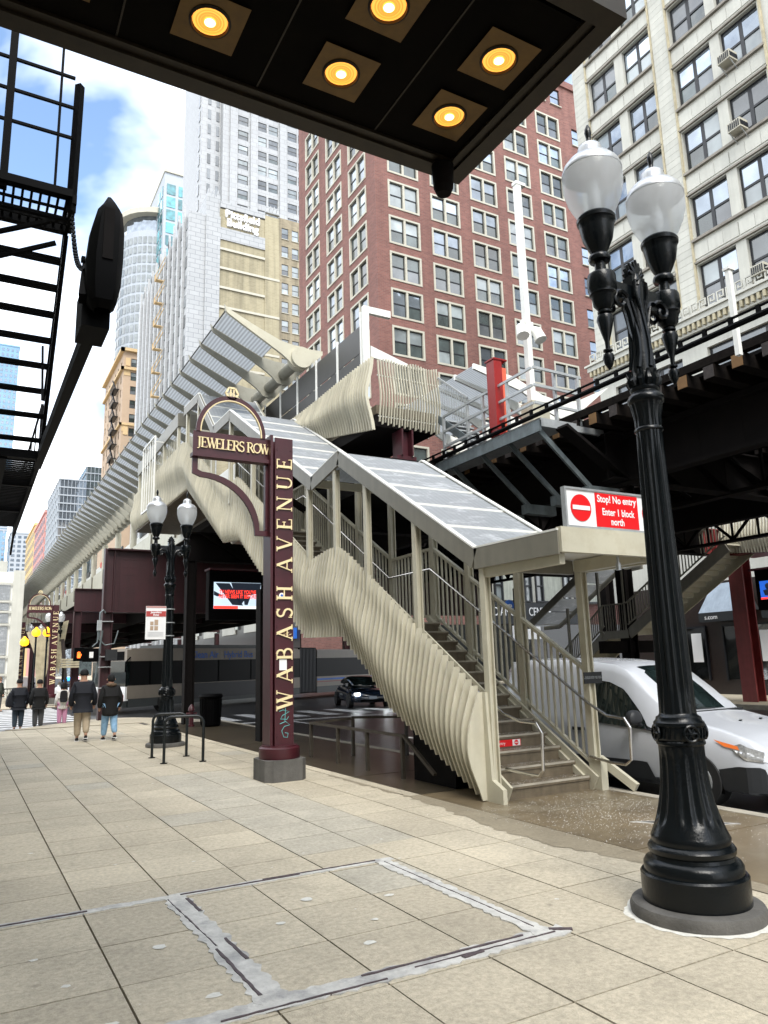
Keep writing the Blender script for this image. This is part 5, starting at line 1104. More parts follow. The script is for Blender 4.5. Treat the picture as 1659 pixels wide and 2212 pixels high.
for k in range(9):
    z = 65 - 3.3 * k; q.box(26.2, 27.4, 171, 176, z, z + .15); q.bar((26.2, 171, z + 1.2), (26.2, 176, z + 1.2), .12); q.bar((26.6, 171, z), (26.6, 175, z + 3.3), .35, .15)
    for j in range(7): q.bar((26.2, 171 + j * .8, z), (26.2, 171 + j * .8, z + 1.2), .07)
q.build('fire_escape', 'frame', ts)
# ---- glass office block with white floor lines
gb = T('glass_office_block', 'blue glass office block with white floor lines and a taller stepped right half', 'building', (27.5, 292, 0))
MB().box(27.5, 36.6, 292, 338, 0, 71.9).build('glass_volume', 'paneb', gb); MB().box(36.6, 50, 294, 338, 0, 78).build('glass_volume', 'pane', gb)
for k in range(17):
    z = 72.0 - 3.05 * k; MB().box(27.2, 36.7, 291.7, 338.2, z - .45, z).build('floor_band', 'palew', gb); MB().box(36.3, 50.2, 293.7, 338.2, z + 3.2, z + 3.55).build('floor_band', 'palew', gb) if k < 8 else None
q = MB()
for k in range(8): q.box(27.25, 27.49, 293 + 5.6 * k, 295.4 + 5.6 * k, 20, 72)
for k in range(7): q.box(27.6 + 1.3 * k, 27.75 + 1.3 * k, 291.8, 291.99, 20, 72)
for k in range(9): q.box(36.8 + 1.4 * k, 36.95 + 1.4 * k, 293.8, 293.99, 20, 78)
q.build('mullion', 'palew', gb)
def far(name, label, x0, x1, y0, y1, h, mat, wmat, du, dz, wf, face='y', hz=.55, cat='building'):
    t = T(name, label, cat, (x0, y0, 0)); MB().box(x0, x1, y0, y1, 0, h).build('walls', mat, t)
    q = MB(); n = int((x1 - x0) / du); m_ = int((h - 14) / dz)
    for i in range(n):
        for j in range(m_): q.box(x0 + du * (i + .5 - wf / 2), x0 + du * (i + .5 + wf / 2), y0 - .15, y0 - .01, h - dz * (j + 1), h - dz * (j + 1) + dz * hz)
    n = int((y1 - y0) / du)
    for i in range(n):
        for j in range(m_): q.box(x0 - .15, x0 - .01, y0 + du * (i + .5 - wf / 2), y0 + du * (i + .5 + wf / 2), h - dz * (j + 1), h - dz * (j + 1) + dz * hz)
    stuff(q.build('window', wmat, t)); MB().box(x0 - .4, x1 + .4, y0 - .4, y1 + .4, h, h + 1.2).build('parapet', mat, t); return t
pk = far('pink_building', 'pale pink stone building far up the street with small square windows', 27.5, 46, 345, 398, 69, 'pink', 'pane3', 6.5, 4.2, .34)
MB().box(29, 40, 352, 372, 69, 73).build('rooftop_box', 'palew', pk)
far('yellow_building', 'narrow warm yellow building beside the pink one far up the street', 27.5, 44, 400, 458, 73, 'yellow', 'pane3', 7, 5, .22)
far('white_grid_tower', 'pale white gridded apartment tower closing the far end of the street', 24, 56, 560, 600, 95, 'palew', 'paneb', 3.6, 3.2, .6)
bt = far('blue_glass_tower', 'hazy light blue glass skyscraper at the far left edge', -10, 24, 640, 690, 262, 'bluef', 'paneb', 3.4, 4.4, .5)
for z in (110, 112): MB().box(-10.5, 24.5, 639.5, 690, z, z + 1.2).build('mechanical_band', 'palew', bt)
# left corner building with ribbed glass
lb = T('pale_corner_building', 'low pale corner building with ribbed glass bands at the left across the side street', 'building', (3.2, 53, 0))
MB().box(-20, 3.2, 53.2, 75, -0.1, 8.0).build('wall', 'white', lb)
for (z0, z1) in ((0.3, 1.45), (1.65, 2.55), (2.75, 4.55), (4.75, 5.35), (5.55, 6.0), (6.2, 7.15)):
    MB().box(-20, 2.45, 53.08, 53.19, z0, z1).build('ribbed_glass_band', 'roofp', lb)
q = MB(); q.box(2.6, 3.25, 53.0, 53.19, -0.1, 8.1)
for z in (1.5, 2.6, 4.6, 5.4, 6.05, 7.2): q.box(-20, 2.6, 53.0, 53.07, z, z + .12)
q.build('pale_frame', 'stone', lb)
far('far_west_block', 'pale building rising behind the low corner building at the left', -25, 2.9, 80, 130, 11, 'stone', 'pane3', 3, 3, .5)
# ---- building on the camera's own side (behind and beside the viewer), unseen; height, length and pale stone set for the light
own = T('near_building', 'pale stone building on the near side that carries the marquee and the fire escape', 'building', (-1.3, 0, 0))
MB().box(-9, -1.32, -60, 24, -0.02, 11.5).build('wall', 'stone', own); q = MB()
for j in range(3):
    for i in range(7): q.box(-1.31, -1.25, -4 + i * 4, -2.4 + i * 4, 5 + j * 3.5, 7 + j * 3.5)
q.build('window', 'pane', own)
sb = T('street_block', 'plain stone block continuing the far side of the avenue behind the viewer', 'building', (27.5, -30, 0))
MB().box(27.5, 50, -70, 3.9, 0, 38).build('wall', 'stone', sb); q = MB()  # unseen, added to cut low southern sky light on iron and deck
for i in range(14):
    for j in range(9): q.box(27.45, 27.49, -66 + i * 5, -63.6 + i * 5, 5 + j * 3.5, 7.2 + j * 3.5)
q.build('window', 'pane', sb)
# ---- marquee
mq = T('marquee', 'dark overhead marquee with brass edge and gold plates round five glowing lamps', 'marquee', (0, 2, 3.7))
MB().box(-1.3, 1.66, 1.5, 2.28, 3.725, 3.76).build('soffit', 'soffit', mq)
for x in (.30, .79, 1.28): MB().box(x, x + .006, 1.5, 2.26, 3.7215, 3.7245).build('soffit_seam', 'brass', mq)
q = MB(); q.box(-1.3, 1.76, 2.30, 2.37, 3.70, 3.80); q.box(-1.3, 1.69, 2.265, 2.30, 3.712, 3.8); q.box(1.69, 1.76, 1.40, 2.30, 3.70, 3.80); q.box(1.655, 1.69, 1.47, 2.265, 3.712, 3.8); q.box(-1.3, 1.69, 1.40, 1.47, 3.70, 3.80); q.build('brass_edge', 'brass', mq)
MB().box(-1.3, 1.745, 1.415, 2.355, 3.80, 4.7).build('fascia', 'frame', mq)
q = MB(); q.tube([(1.63, 2.30, 3.60), (1.63, 2.30, 3.70)], [0.042, 0.048], 16); q.tube([(1.63, 2.30, 3.57), (1.63, 2.30, 3.60)], [0.03, 0.042], 16); q.build('corner_boss', 'rust', mq, True)
for (x, y_) in ((.56, 2.055), (1.05, 1.735), (1.50, 1.745), (1.50, 2.055), (1.035, 2.055), (0.1, 1.735), (0.56, 1.735), (0.1, 2.055)):
    h_ = MB(); n = 24; 
    R = [(x + .068 * math.cos(2 * PI * i / n), y_ + .068 * math.sin(2 * PI * i / n)) for i in range(n)]
    Q = []
    for i in range(n):
        a = 2 * PI * i / n; s = .105 / max(abs(math.cos(a)), abs(math.sin(a))); Q.append((x + s * math.cos(a), y_ + s * math.sin(a)))
    h_.add([(a, b, 3.715) for a, b in R] + [(a, b, 3.715) for a, b in Q], [(i, (i + 1) % n, n + (i + 1) % n, n + i) for i in range(n)])
    h_.add([(a, b, 3.724) for a, b in R] + [(a, b, 3.715) for a, b in R], [(i, (i + 1) % n, n + (i + 1) % n, n + i) for i in range(n)])
    o = h_.build('light_plate', 'goldp', mq)
    q = MB(); q.lathe([(.068, .018), (.068, .0), (.060, -.004), (.058, .014)], 24, (x, y_, 3.712)); q.build('light_trim', 'brass', o, True)
    q = MB()
    for a, b in ((.056, .047), (.044, .038), (.035, .030)):
        q.add([(x + a * math.cos(2 * PI * i / 24), y_ + a * math.sin(2 * PI * i / 24), 3.7165) for i in range(24)] + [(x + b * math.cos(2 * PI * i / 24), y_ + b * math.sin(2 * PI * i / 24), 3.714) for i in range(24)], [(i, (i + 1) % 24, 24 + (i + 1) % 24, 24 + i) for i in range(24)])
    q.build('lens_ridge', 'bulb2', o)
    q = MB(); q.lathe([(.058, 0), (.052, -.006), (.03, -.008), (.001, -.009)][::-1], 24, (x, y_, 3.7225)); q.build('lens', 'lens', o, True)
    q = MB(); q.lathe([(.001, 0), (.018, .001), (.015, .004)], 14, (x, y_, 3.710)); q.build('bulb', 'bulb', o, True)
# ---- fire escape overhead on the left
fe = T('fire_escape', 'black iron fire escape silhouetted overhead at the left with grated treads and railings', 'fire escape', (0, 9, 4.7))
q = MB(); q.bar((-1.3, 9.15, 7.5), (0.8, 9.15, 7.5), .12, .10); q.bar((-1.3, 9.86, 7.42), (0.84, 9.86, 7.42), .1, .1); q.bar((.82, 9.15, 7.46), (.84, 9.86, 7.44), .08, .12); q.bar((-1.3, 9.4, 7.3), (.8, 9.4, 7.3), .05, .05); q.build('landing_frame', 'black', fe)
for k in range(17): MB().bar((-.85 + k * .1, 9.2, 7.46), (-.85 + k * .1, 9.85, 7.43), .03).build('bar', 'black', fe)
q = MB()
q.bar((-1.2, 9.3, 7.38), (.8, 9.3, 7.38), .03); q.bar((-1.2, 9.6, 7.36), (.8, 9.6, 7.36), .03)
q.build('landing_cross_bar', 'black', fe)
for z in (8.34, 8.78, 9.22): MB().bar((-1.3, 9.2, z), (.76, 9.2, z), .035).build('guard_rail', 'black', fe)
MB().tube([(.60, 9.2, 7.5), (.60, 9.2, 10.2)], .016, 6).build('guard_upright', 'black', fe)
q = MB(); q.bar((.80, 9.2, 7.3), (.82, 9.22, 9.15), .085, .085); q.build('corner_post', 'black', fe)
q = MB(); q.bar((.03, 9.2, 7.4), (.03, 9.2, 10.8), .09, .09); q.build('corner_post', 'black', fe)
MB().bar((.82, 9.86, 7.35), (.80, 11.45, 4.80), .05, .12).build('stringer', 'black', fe); MB().bar((-.9, 9.86, 7.35), (-.9, 11.45, 4.80), .05, .12).build('stringer', 'black', fe)
for k in range(8):
    y_ = 10.02 + k * .19; z = 7.05 - k * .305
    q = MB()
    for j in range(4): q.bar((-.9, y_ - .06 + j * .058, z), (.78, y_ - .06 + j * .058, z), .026, .02)
    q.build('tread', 'black', fe)
q = MB(); q.bar((.7, 9.5, 7.35), (-.9, 9.9, 6.7), .05); q.bar((.7, 9.85, 7.2), (-.9, 10.2, 6.5), .05); q.build('brace', 'black', fe)
q = MB(); q.bar((.80, 9.5, 7.9), (.80, 11.6, 5.6), .03); q.bar((.70, 10.4, 5.2), (.70, 11.0, 6.2), .03); q.build('stair_rail', 'black', fe)
q = MB(); q.bar((-1.3, 11.5, 4.72), (.84, 11.5, 4.72), .12, .12); q.bar((.80, 11.5, 4.75), (.80, 17.6, 4.62), .06, .18); q.bar((-.9, 11.5, 4.75), (-.9, 17.6, 4.62), .06, .18)
for y_ in (13.1, 15.3): q.bar((-1.2, y_, 4.66), (.82, y_, 4.66), .08, .1)
q.bar((.32, 11.5, 4.68), (.32, 17.0, 4.6), .1, .1); q.build('swing_stair_frame', 'black', fe)
for k in range(48):
    MB().bar((-.9, 11.65 + k * .122, 4.70), (.78, 11.65 + k * .122, 4.70), .04, .02).build('grating_bar', 'black', fe)
q = MB(); q.bar((.8, 11.3, 4.8), (.8, 11.8, 5.6), .04); q.bar((.8, 11.8, 5.6), (.8, 17.4, 5.5), .03)
for k in range(7): q.bar((.8, 11.9 + k * .9, 4.7), (.8, 11.9 + k * .9, 5.55), .02)
q.bar((.8, 17.3, 4.7), (.8, 18.3, 4.25), .04, .10); q.build('swing_rail', 'black', fe)
cwt = T('counterweight', 'heavy black capsule-shaped counterweight on a long arm hanging from the fire escape by a chain', 'counterweight', (.8, 6, 4.9))
MB().bar((.78, 6.2, 4.56), (.80, 12.0, 4.72), .10, .14).build('arm', 'black', cwt)
wt_rings = []
for (z_, x0_, x1_, d_) in [(4.52, .74, .86, .06), (4.57, .69, .90, .13), (4.72, .665, .925, .16), (4.95, .66, .935, .17), (5.2, .68, .935, .17), (5.38, .72, .915, .15), (5.46, .765, .87, .10), (5.55, .80, .83, .02)]:
    xc_, hw_ = (x0_ + x1_) / 2, (x1_ - x0_) / 2
    wt_rings.append([(xc_ + hw_ * a, 6.0 + d_ * b, z_) for a, b in ((-1, -.5), (-1, .5), (-.6, 1), (.6, 1), (1, .5), (1, -.5), (.6, -1), (-.6, -1))])
q = MB(); n_ = 8; q.v = [p for r in wt_rings for p in r]; q.f = [(i * n_ + j, i * n_ + (j + 1) % n_, (i + 1) * n_ + (j + 1) % n_, (i + 1) * n_ + j) for i in range(len(wt_rings) - 1) for j in range(n_)]; q.mi = [0] * len(q.f); q.build('weight', 'black', cwt, True)
MB().box(.76, .84, 5.82, 5.84, 4.9, 5.35).build('weight_plate', 'rust', cwt)
q = MB(); q.bar((.66, 6.05, 4.62), (.70, 6.25, 5.02), .07, .10); q.box(.63, .66, 6.05, 6.1, 4.96, 5.0); q.build('chain_lug', 'black', cwt)
q = MB(); q.box(.66, .88, 6.1, 6.5, 4.42, 4.80); q.build('clamp', 'black', cwt)
q = MB()
A, B = Vector((.82, 9.2, 7.25)), Vector((.68, 6.15, 4.95))
for k in range(46):
    t = k / 45; p = A.lerp(B, t) - Vector((0, 0, .25 * math.sin(PI * t))); p2 = A.lerp(B, t + 1 / 45) - Vector((0, 0, .25 * math.sin(PI * min(1, t + 1 / 45)))); q.bar(p, p2, .05 if k % 2 else .02, .02 if k % 2 else .05)
q.build('chain', 'black', cwt)
# ================================================================== STREET LAMPS
def lamp(label, loc, near=True):
    L = T('street_lamp', label, 'street lamp', (0, 0, 0), 'twin globe street lamps along the sidewalk')
    n = 96 if near else 32
    MB().lathe([(.415, 0), (.42, .045), (.405, .075), (.37, .085)], 40).build('footing', 'concg', L, True)
    MB().lathe([(.335, .086), (.335, .25), (.325, .262), (.31, .265), (.31, .31), (.295, .335), (.268, .35), (.262, .37), (.272, .385), (.275, .41), (.262, .43), (.245, .437), (.247, .45), (.25, .475), (.24, .495)], 48).build('base', 'iron', L, True)
    pr = []; fl = []
    for i in range(25):
        t = i / 24; z = .495 + t * .56; r = .24 - .093 * (1 - (1 - t) ** 2.6); pr.append((r, z)); fl.append(0 if t < .10 or t > .96 else .085 * min(1, (t - .10) * 12, (0.96 - t) * 14))
    MB().lathe(pr, n, flutes=16, fl=fl).build('fluted_bell', 'iron', L, True)
    q = MB(); q.lathe([(.147, 1.05), (.158, 1.06), (.158, 1.075), (.15, 1.085), (.157, 1.095), (.157, 1.17), (.165, 1.18), (.165, 1.20), (.15, 1.215), (.145, 1.235), (.128, 1.245), (.12, 1.26)], 48)
    for k in range(26):
        a = 2 * PI * k / 26; q.bar((.158 * math.cos(a), .158 * math.sin(a), 1.10), (.158 * math.cos(a + .07), .158 * math.sin(a + .07), 1.165), .014, .014)
    for k in range(4):
        a = math.radians(-115 + 90 * k); c_ = Vector((.168 * math.cos(a), .168 * math.sin(a), 1.135)); sd = Vector((-math.sin(a), math.cos(a), 0))
        q.tube([c_ + sd * .05 * math.cos(t * PI / 6) + Vector((0, 0, .05 * math.sin(t * PI / 6))) for t in range(13)], .010, 6)
        for t in range(6): q.tube([c_, c_ + sd * .042 * math.cos(t * PI / 3) + Vector((0, 0, .042 * math.sin(t * PI / 3)))], [.012, .006], 5)
    q.build('rosette_collar', 'iron', L, True)
    pr = [(.120 - .028 * t / 20, 1.26 + 2.0 * t / 20) for t in range(21)]
    MB().lathe(pr, n, flutes=16, fl=[0] + [.10] * 19 + [0]).build('fluted_shaft', 'iron', L, True)
    q = MB(); q.lathe([(.095, 3.255), (.102, 3.262), (.102, 3.275), (.095, 3.285)], 32)
    q.lathe([(.094, 3.285), (.098, 3.36), (.115, 3.45), (.118, 3.47)], n, flutes=16, fl=[0, .1, .08, 0])
    q.lathe([(.118, 3.47), (.130, 3.485), (.132, 3.51), (.12, 3.535), (.105, 3.545), (.098, 3.56), (.108, 3.575), (.108, 3.59), (.098, 3.60)], 32)
    for k in range(12):
        a = 2 * PI * k / 12; q.tube([(.095 * math.cos(a), .095 * math.sin(a), 3.60), (.108 * math.cos(a), .108 * math.sin(a), 3.64), (.098 * math.cos(a), .098 * math.sin(a), 3.68), (.115 * math.cos(a), .115 * math.sin(a), 3.715)], [.022, .026, .02, .012], 6)
    q.lathe([(.09, 3.6), (.085, 3.7), (.082, 3.72)], 24); q.build('capital', 'iron', L, True)
    q = MB(); q.lathe([(.085, 3.71), (.078, 3.85), (.066, 4.1), (.06, 4.3), (.07, 4.42), (.05, 4.5)], 24)
    for k in range(6):
        a = 2 * PI * k / 6 + .4
        q.tube([((.082 - .004 * j) * math.cos(a + .25 * math.sin(j)), (.082 - .004 * j) * math.sin(a + .25 * math.sin(j)), 3.74 + .11 * j) for j in range(6)], [.02, .018, .016, .014, .012, .006], 6)
    q.build('leafed_neck', 'iron', L, True)
    q = MB()
    for s in (-1, 1):                               # scrolled brackets
        q.tube([(s * .03, 0, 3.85), (s * .045, 0, 4.02), (s * .075, 0, 4.18), (s * .13, 0, 4.30), (s * .21, 0, 4.335), (s * .28, 0, 4.29), (s * .295, 0, 4.22)], [.032, .036, .038, .034, .03, .028, .024], 8)
        for yy in (-.05, .05):
            q.tube([(s * (.215 + (.088 - .0052 * t) * math.cos(2.6 - t * .48)), yy, 4.235 + (.088 - .0052 * t) * math.sin(2.6 - t * .48)) for t in range(17)], [.017] * 14 + [.014, .012, .02], 6)
            q.tube([(s * (.03 + .10 * (1 - math.cos(t * .16))), yy * .9, 3.92 + .042 * t) for t in range(9)], [.008, .012, .014, .015, .015, .014, .013, .012, .010], 6)
        q.prism([(s * .13, 4.24), (s * .30, 4.24), (s * .30, 4.40), (s * .06, 4.40), (s * .04, 4.30)], 1, -.028, .028)
        q.tube([(0, -.045, 4.10), (s * .03, -.06, 4.22), (s * .07, -.06, 4.34), (s * .06, -.06, 4.43), (s * .02, -.06, 4.44), (s * .03, -.06, 4.40)], .012, 6)
    q.build('scroll_bracket', 'iron', L, True)
    q = MB(); q.box(-.07, .07, -.045, .045, 4.30, 4.48)
    for k in range(-3, 4):
        a = k * .36; q.tube([(0.0, -.02, 4.46), (.055 * math.sin(a), -.03, 4.46 + .09 * math.cos(a)), (.085 * math.sin(a), -.03, 4.46 + (.165 - abs(k) * .012) * math.cos(a))], [.016, .022, .010], 6)
        q.tube([(0.0, .02, 4.46), (.085 * math.sin(a), .03, 4.46 + (.165 - abs(k) * .012) * math.cos(a))], [.02, .014], 6)
    q.build('palmette', 'iron', L, True)
    for s in (-1, 1):
        x = .345 * s
        q = MB(); c_ = (x, 0, 0)
        q.lathe([(.045, 4.15), (.075, 4.19), (.082, 4.25), (.098, 4.27), (.098, 4.30), (.105, 4.31), (.105, 4.41), (.098, 4.43), (.05, 4.435)], 24, c_); q.build('arm_boss', 'iron', L, True)
        q = MB(); q.lathe([(.004, 3.68), (.028, 3.72), (.042, 3.77), (.036, 3.80), (.018, 3.815), (.034, 3.825), (.034, 3.835), (.016, 3.845), (.018, 3.90), (.04, 3.98), (.062, 4.07), (.055, 4.10), (.03, 4.115), (.05, 4.125), (.05, 4.14), (.03, 4.15)], 20, c_); q.build('pendant_finial', 'iron', L, True)
        q = MB(); q.lathe([(.042, 4.435), (.040, 4.53), (.075, 4.54), (.082, 4.56), (.075, 4.585), (.055, 4.60), (.075, 4.64), (.11, 4.72), (.125, 4.80), (.132, 4.85), (.142, 4.86), (.145, 4.885), (.135, 4.90), (.12, 4.91)], 32, c_); q.build('globe_holder', 'iron', L, True)
        q = MB(); q.lathe([(.112, 4.90), (.155, 4.96), (.197, 5.05), (.222, 5.15), (.226, 5.23), (.222, 5.275)], 40, c_); g_ = q.build('globe', 'globe', L, True)
        q = MB(); q.lathe([(.224, 5.272), (.226, 5.28), (.21, 5.33), (.17, 5.38), (.12, 5.41), (.098, 5.42), (.095, 5.435), (.093, 5.475), (.085, 5.505), (.055, 5.53), (.035, 5.54)], 40, c_); q.build('globe_cap', 'globecap', L, True)
        q = MB(); q.lathe([(.03, 5.54), (.018, 5.56), (.02, 5.59), (.028, 5.63), (.022, 5.67), (.008, 5.70)], 10, c_); q.build('globe_finial', 'iron', L, True)
        q = MB(); q.lathe([(.02, 4.93), (.045, 4.97), (.05, 5.12), (.03, 5.20), (.01, 5.21)], 12, c_); q.build('bulb_housing', 'signw', L, True)
    L.location = loc; ORG[L.name] = Vector(loc); return L
rg = MB(); A_, B_ = [], []
for i in range(61):
    a = 2 * PI * i / 60; r_ = .455 + random.uniform(-.018, .02) * (i % 60 != 0); A_.append((4.30 + .40 * math.cos(a), 3.62 + .40 * math.sin(a), .005)); B_.append((4.30 + r_ * math.cos(a), 3.62 + r_ * math.sin(a), .003))
B_[-1] = B_[0]; rg.strip(A_, B_); tag(rg.build('mortar_ring', 'gum'), 'ragged pale mortar ring round the foot of the nearest lamp post', 'mortar ring')
L1 = lamp('large black fluted lamp post with two clear globes closest to the viewer, at the right', (4.30, 3.62, 0))
# second one farther away
bpy.context.view_layer.update()
L2 = dup(L1, (4.03, 17.1, 0), 0, 'black twin globe lamp post carrying the small Jewelers Row banner, behind the hoop rack')
dup(L1, (4.6, 47, -0.1), 0, 'distant twin globe lamp post on the far corner, nearest the black canopy', scale=.93)
dup(L1, (4.4, 57, -0.1), 0, 'distant twin globe lamp post farther up the far sidewalk', scale=.9)
dup(L1, (3.6, 64, -0.1), 0, 'farthest twin globe lamp post beside the glowing amber signals', scale=.9)
# banner on lamp 2
bn = T('lamp_banner', 'white banner reading Jewelers Row with a small street plan, strapped to the second lamp post', 'banner', (3.72, 17.0, 2.65))
MB().box(3.50, 3.94, 17.0, 17.012, 2.29, 3.02).build('banner_cloth', 'signw', bn)
MB().box(3.505, 3.935, 16.994, 16.999, 2.79, 2.91).build('red_band', M('muted_red_print', (0.42, 0.055, 0.05), 0.7), bn)
MB().box(3.505, 3.935, 16.994, 16.999, 2.985, 3.015).build('pink_band', M('pink_print', (0.5, 0.22, 0.2), 0.7), bn)
text('banner_text', 'Jewelers\nRow', 'signw', bn, .068, (3.72, 16.992, 2.855), ext=.0005, bold=.002)
q = MB()
for a in ((3.60, 3.67, 2.60, 2.68), (3.69, 3.77, 2.60, 2.72), (3.60, 3.67, 2.49, 2.58), (3.69, 3.77, 2.49, 2.58)): q.box(a[0], a[1], 16.995, 16.999, a[2], a[3])
q.build('street_plan', 'tanst', bn); q = MB()
for z in (2.36, 2.385, 2.41, 2.44): q.box(3.55, 3.89, 16.995, 16.999, z, z + .006)
q.build('small_print', 'galv', bn)
q = MB()
for z in (2.95, 2.65, 2.36): q.lathe([(.125, 0), (.125, .02)], 16, (4.03, 17.1, z))
q.build('strap', 'galv', bn)
# ================================================================== AVENUE SIGN POSTS
def band(mb, A_, B_, y0, y1):
    for a, b, c, d in zip(A_, A_[1:], B_[1:], B_): mb.prism([a, b, c, d], 1, y0, y1)
def avenue_post(label, ox, oy, detail=True, scale=1.0):
    A = T('avenue_sign_post', label, 'sign post', (ox, oy, 0), 'maroon avenue sign posts')
    o = lambda x: x - 4.26 + ox; yy = oy
    q = MB(); h = .34; q.prism([(o(4.0) + .05, yy - h), (o(4.6) - .1, yy - h), (o(4.6), yy - h + .12), (o(4.6), yy + h - .1), (o(4.6) - .1, yy + h), (o(4.0) + .05, yy + h), (o(4.0) - .05, yy + h - .1), (o(4.0) - .05, yy - h + .1)], 2, -.02, .30); q.build('concrete_block', 'concg', A)
    q = MB(); q.lathe([(.30, .30), (.305, .32), (.305, .45), (.285, .47), (.27, .475), (.27, .49), (.2, .49)], 40, (o(4.27), yy, 0)); q.build('round_base', 'maroon', A, True)
    q = MB(); q.box(o(4.13), o(4.43), yy - .17, yy - .145, .48, 5.22); q.build('front_plate', 'maroon', A)
    q = MB(); q.box(o(4.06), o(4.10), yy - .16, yy + .16, .48, 5.26); q.box(o(4.10), o(4.30), yy - .01, yy + .01, .48, 5.2); q.box(o(4.28), o(4.30), yy - .14, yy + .15, .48, 5.2); q.build('post_web', 'maroon', A)
    q = MB(); q.box(o(2.86), o(4.06), yy - .02, yy + .0, 4.86, 5.22); q.box(o(2.84), o(4.06), yy - .10, yy + .06, 4.80, 4.86); q.build('name_beam', 'maroon', A)
    arcp = lambda rx, rz, n=28: [(o(3.46) + rx * math.cos(PI * i / n), 5.22 + rz * math.sin(PI * i / n)) for i in range(n + 1)]
    q = MB(); band(q, arcp(.56, .63), arcp(.50, .56), yy - .035, yy + .015); q.build('arch', 'maroon', A)
    q = MB(); band(q, arcp(.498, .558), arcp(.482, .542), yy - .045, yy + .0); q.build('arch_inner_trim', 'gold', A)
    ou = [(2.86, 4.80), (2.86, 4.55), (2.98, 4.50)] + [(2.98 + 0.88 * math.sin(t * PI / 2 / 12), 4.50 - .86 * (1 - math.cos(t * PI / 2 / 12)) ) for t in range(1, 13)] + [(3.92, 3.64), (4.06, 3.64)]
    inn = [(2.94, 4.80), (2.94, 4.61), (3.01, 4.58)] + [(3.01 + 0.92 * math.sin(t * PI / 2 / 12), 4.58 - .86 * (1 - math.cos(t * PI / 2 / 12)) ) for t in range(1, 13)] + [(3.97, 3.72), (4.06, 3.72)]
    q = MB(); band(q, [(o(a), b) for a, b in ou], [(o(a), b) for a, b in inn], yy - .025, yy + .025); q.box(o(4.02), o(4.058), yy - .03, yy + .03, 3.73, 4.79); q.build('curved_brace', 'maroon', A)
    q = MB(); R = [(o(3.46) + .10 * math.cos(PI / 3 * k + PI / 2 * 0), 5.90 + .105 * math.sin(PI / 3 * k)) for k in range(6)]
    for a, b in zip(R, R[1:] + R[:1]): q.bar((a[0], yy - .02, a[1]), (b[0], yy - .02, b[1]), .03, .03, (0, 1, 0))
    q.bar((o(3.44), yy - .02, 5.81), (o(3.44), yy - .02, 5.98), .02, .02, (0, 1, 0)); q.bar((o(3.49), yy - .02, 5.82), (o(3.49), yy - .02, 5.99), .02, .02, (0, 1, 0)); q.build('gem_emblem', 'gold', A)
    # raised letters
    def word(txt, x0, h, f, y0, y1, gap, width=None):
        tot = 0; adv = []
        for ch in txt: adv.append((GL[ch][0] * h + gap) if ch != ' ' else h * .42)
        sc = (width / sum(adv)) if width else 1; u = 0
        for ch, a in zip(txt, adv):
            if ch != ' ':
                g_ = MB(); glyph(g_, ch, 0, 0, h, (lambda U, V, u=u: f(u + U, V)), y0, y1)
                if detail or True: g_.build('letter', 'gold', A)
            u += a * sc
    word('JEWELERS ROW', 0, .165, lambda u, v: (o(2.905) + u * 0.93, 4.96 + v), yy - .045, yy - .021, .006, 1.235)
    word('WABASH AVENUE', 0, .255, lambda u, v: (o(4.405) - v, 1.0 + u), yy - .195, yy - .171, .095, 3.99)
    if detail:
        q = MB()
        for k in range(12):
            z = .62 + k * .4
            for x in (o(4.165), o(4.395)): q.lathe([(.013, 0), (.008, .008)], 8, (0, 0, 0)) if False else q.box(x - .009, x + .009, yy - .182, yy - .171, z, z + .018)
        q.build('rivet', 'maroon', A)
        MB().box(o(4.20), o(4.32), yy - .176, yy - .1712, 1.58, 1.74).build('paper_sticker', 'signw', A)
        MB().prism([(o(4.24) + .045 * math.cos(a * PI / 8), 2.70 + .045 * math.sin(a * PI / 8)) for a in range(16)], 1, yy - .176, yy - .1712).build('round_sticker', 'signw', A)
        MB().prism([(o(4.24) + .022 * math.cos(a * PI / 8), 2.70 + .022 * math.sin(a * PI / 8)) for a in range(16)], 1, yy - .179, yy - .1765).build('round_sticker_mark', 'blue', A)
        teal = M('teal_marker', (0.12, 0.42, 0.42), .6)
        q = MB(); q.tube([(o(4.2), yy - .173, .98), (o(4.26), yy - .173, 1.0), (o(4.36), yy - .173, .97), (o(4.25), yy - .173, .92), (o(4.22), yy - .173, .87), (o(4.32), yy - .173, .86), (o(4.35), yy - .173, .90)], .005, 4)
        q.tube([(o(4.21), yy - .173, .80), (o(4.30), yy - .173, .83), (o(4.37), yy - .173, .78), (o(4.28), yy - .173, .76), (o(4.24), yy - .173, .70), (o(4.27), yy - .173, .61), (o(4.33), yy - .173, .60), (o(4.34), yy - .173, .66), (o(4.29), yy - .173, .67)], .005, 4)
        q.tube([(o(4.30), yy - .173, 1.03), (o(4.29), yy - .173, .84)], .005, 4); q.build('graffiti_scribble', teal, A)
        q = MB(); q.tube([(o(4.2), yy - .173, 2.12), (o(4.3), yy - .173, 2.16), (o(4.26), yy - .173, 2.10), (o(4.36), yy - .173, 2.15), (o(4.30), yy - .173, 2.08), (o(4.4), yy - .173, 2.12)], .004, 4); q.build('graffiti_scribble', 'gold', A)
    return A
avenue_post('tall maroon post reading Wabash Avenue with a Jewelers Row arm, before the stair', 4.26, 10.95)
avenue_post('distant maroon post with a Jewelers Row arm across the side street, beside the amber signals', 4.35, 44.5, False)
avenue_post('farthest maroon post with a Jewelers Row arm, beside the pale corner building', 3.75, 60, False)
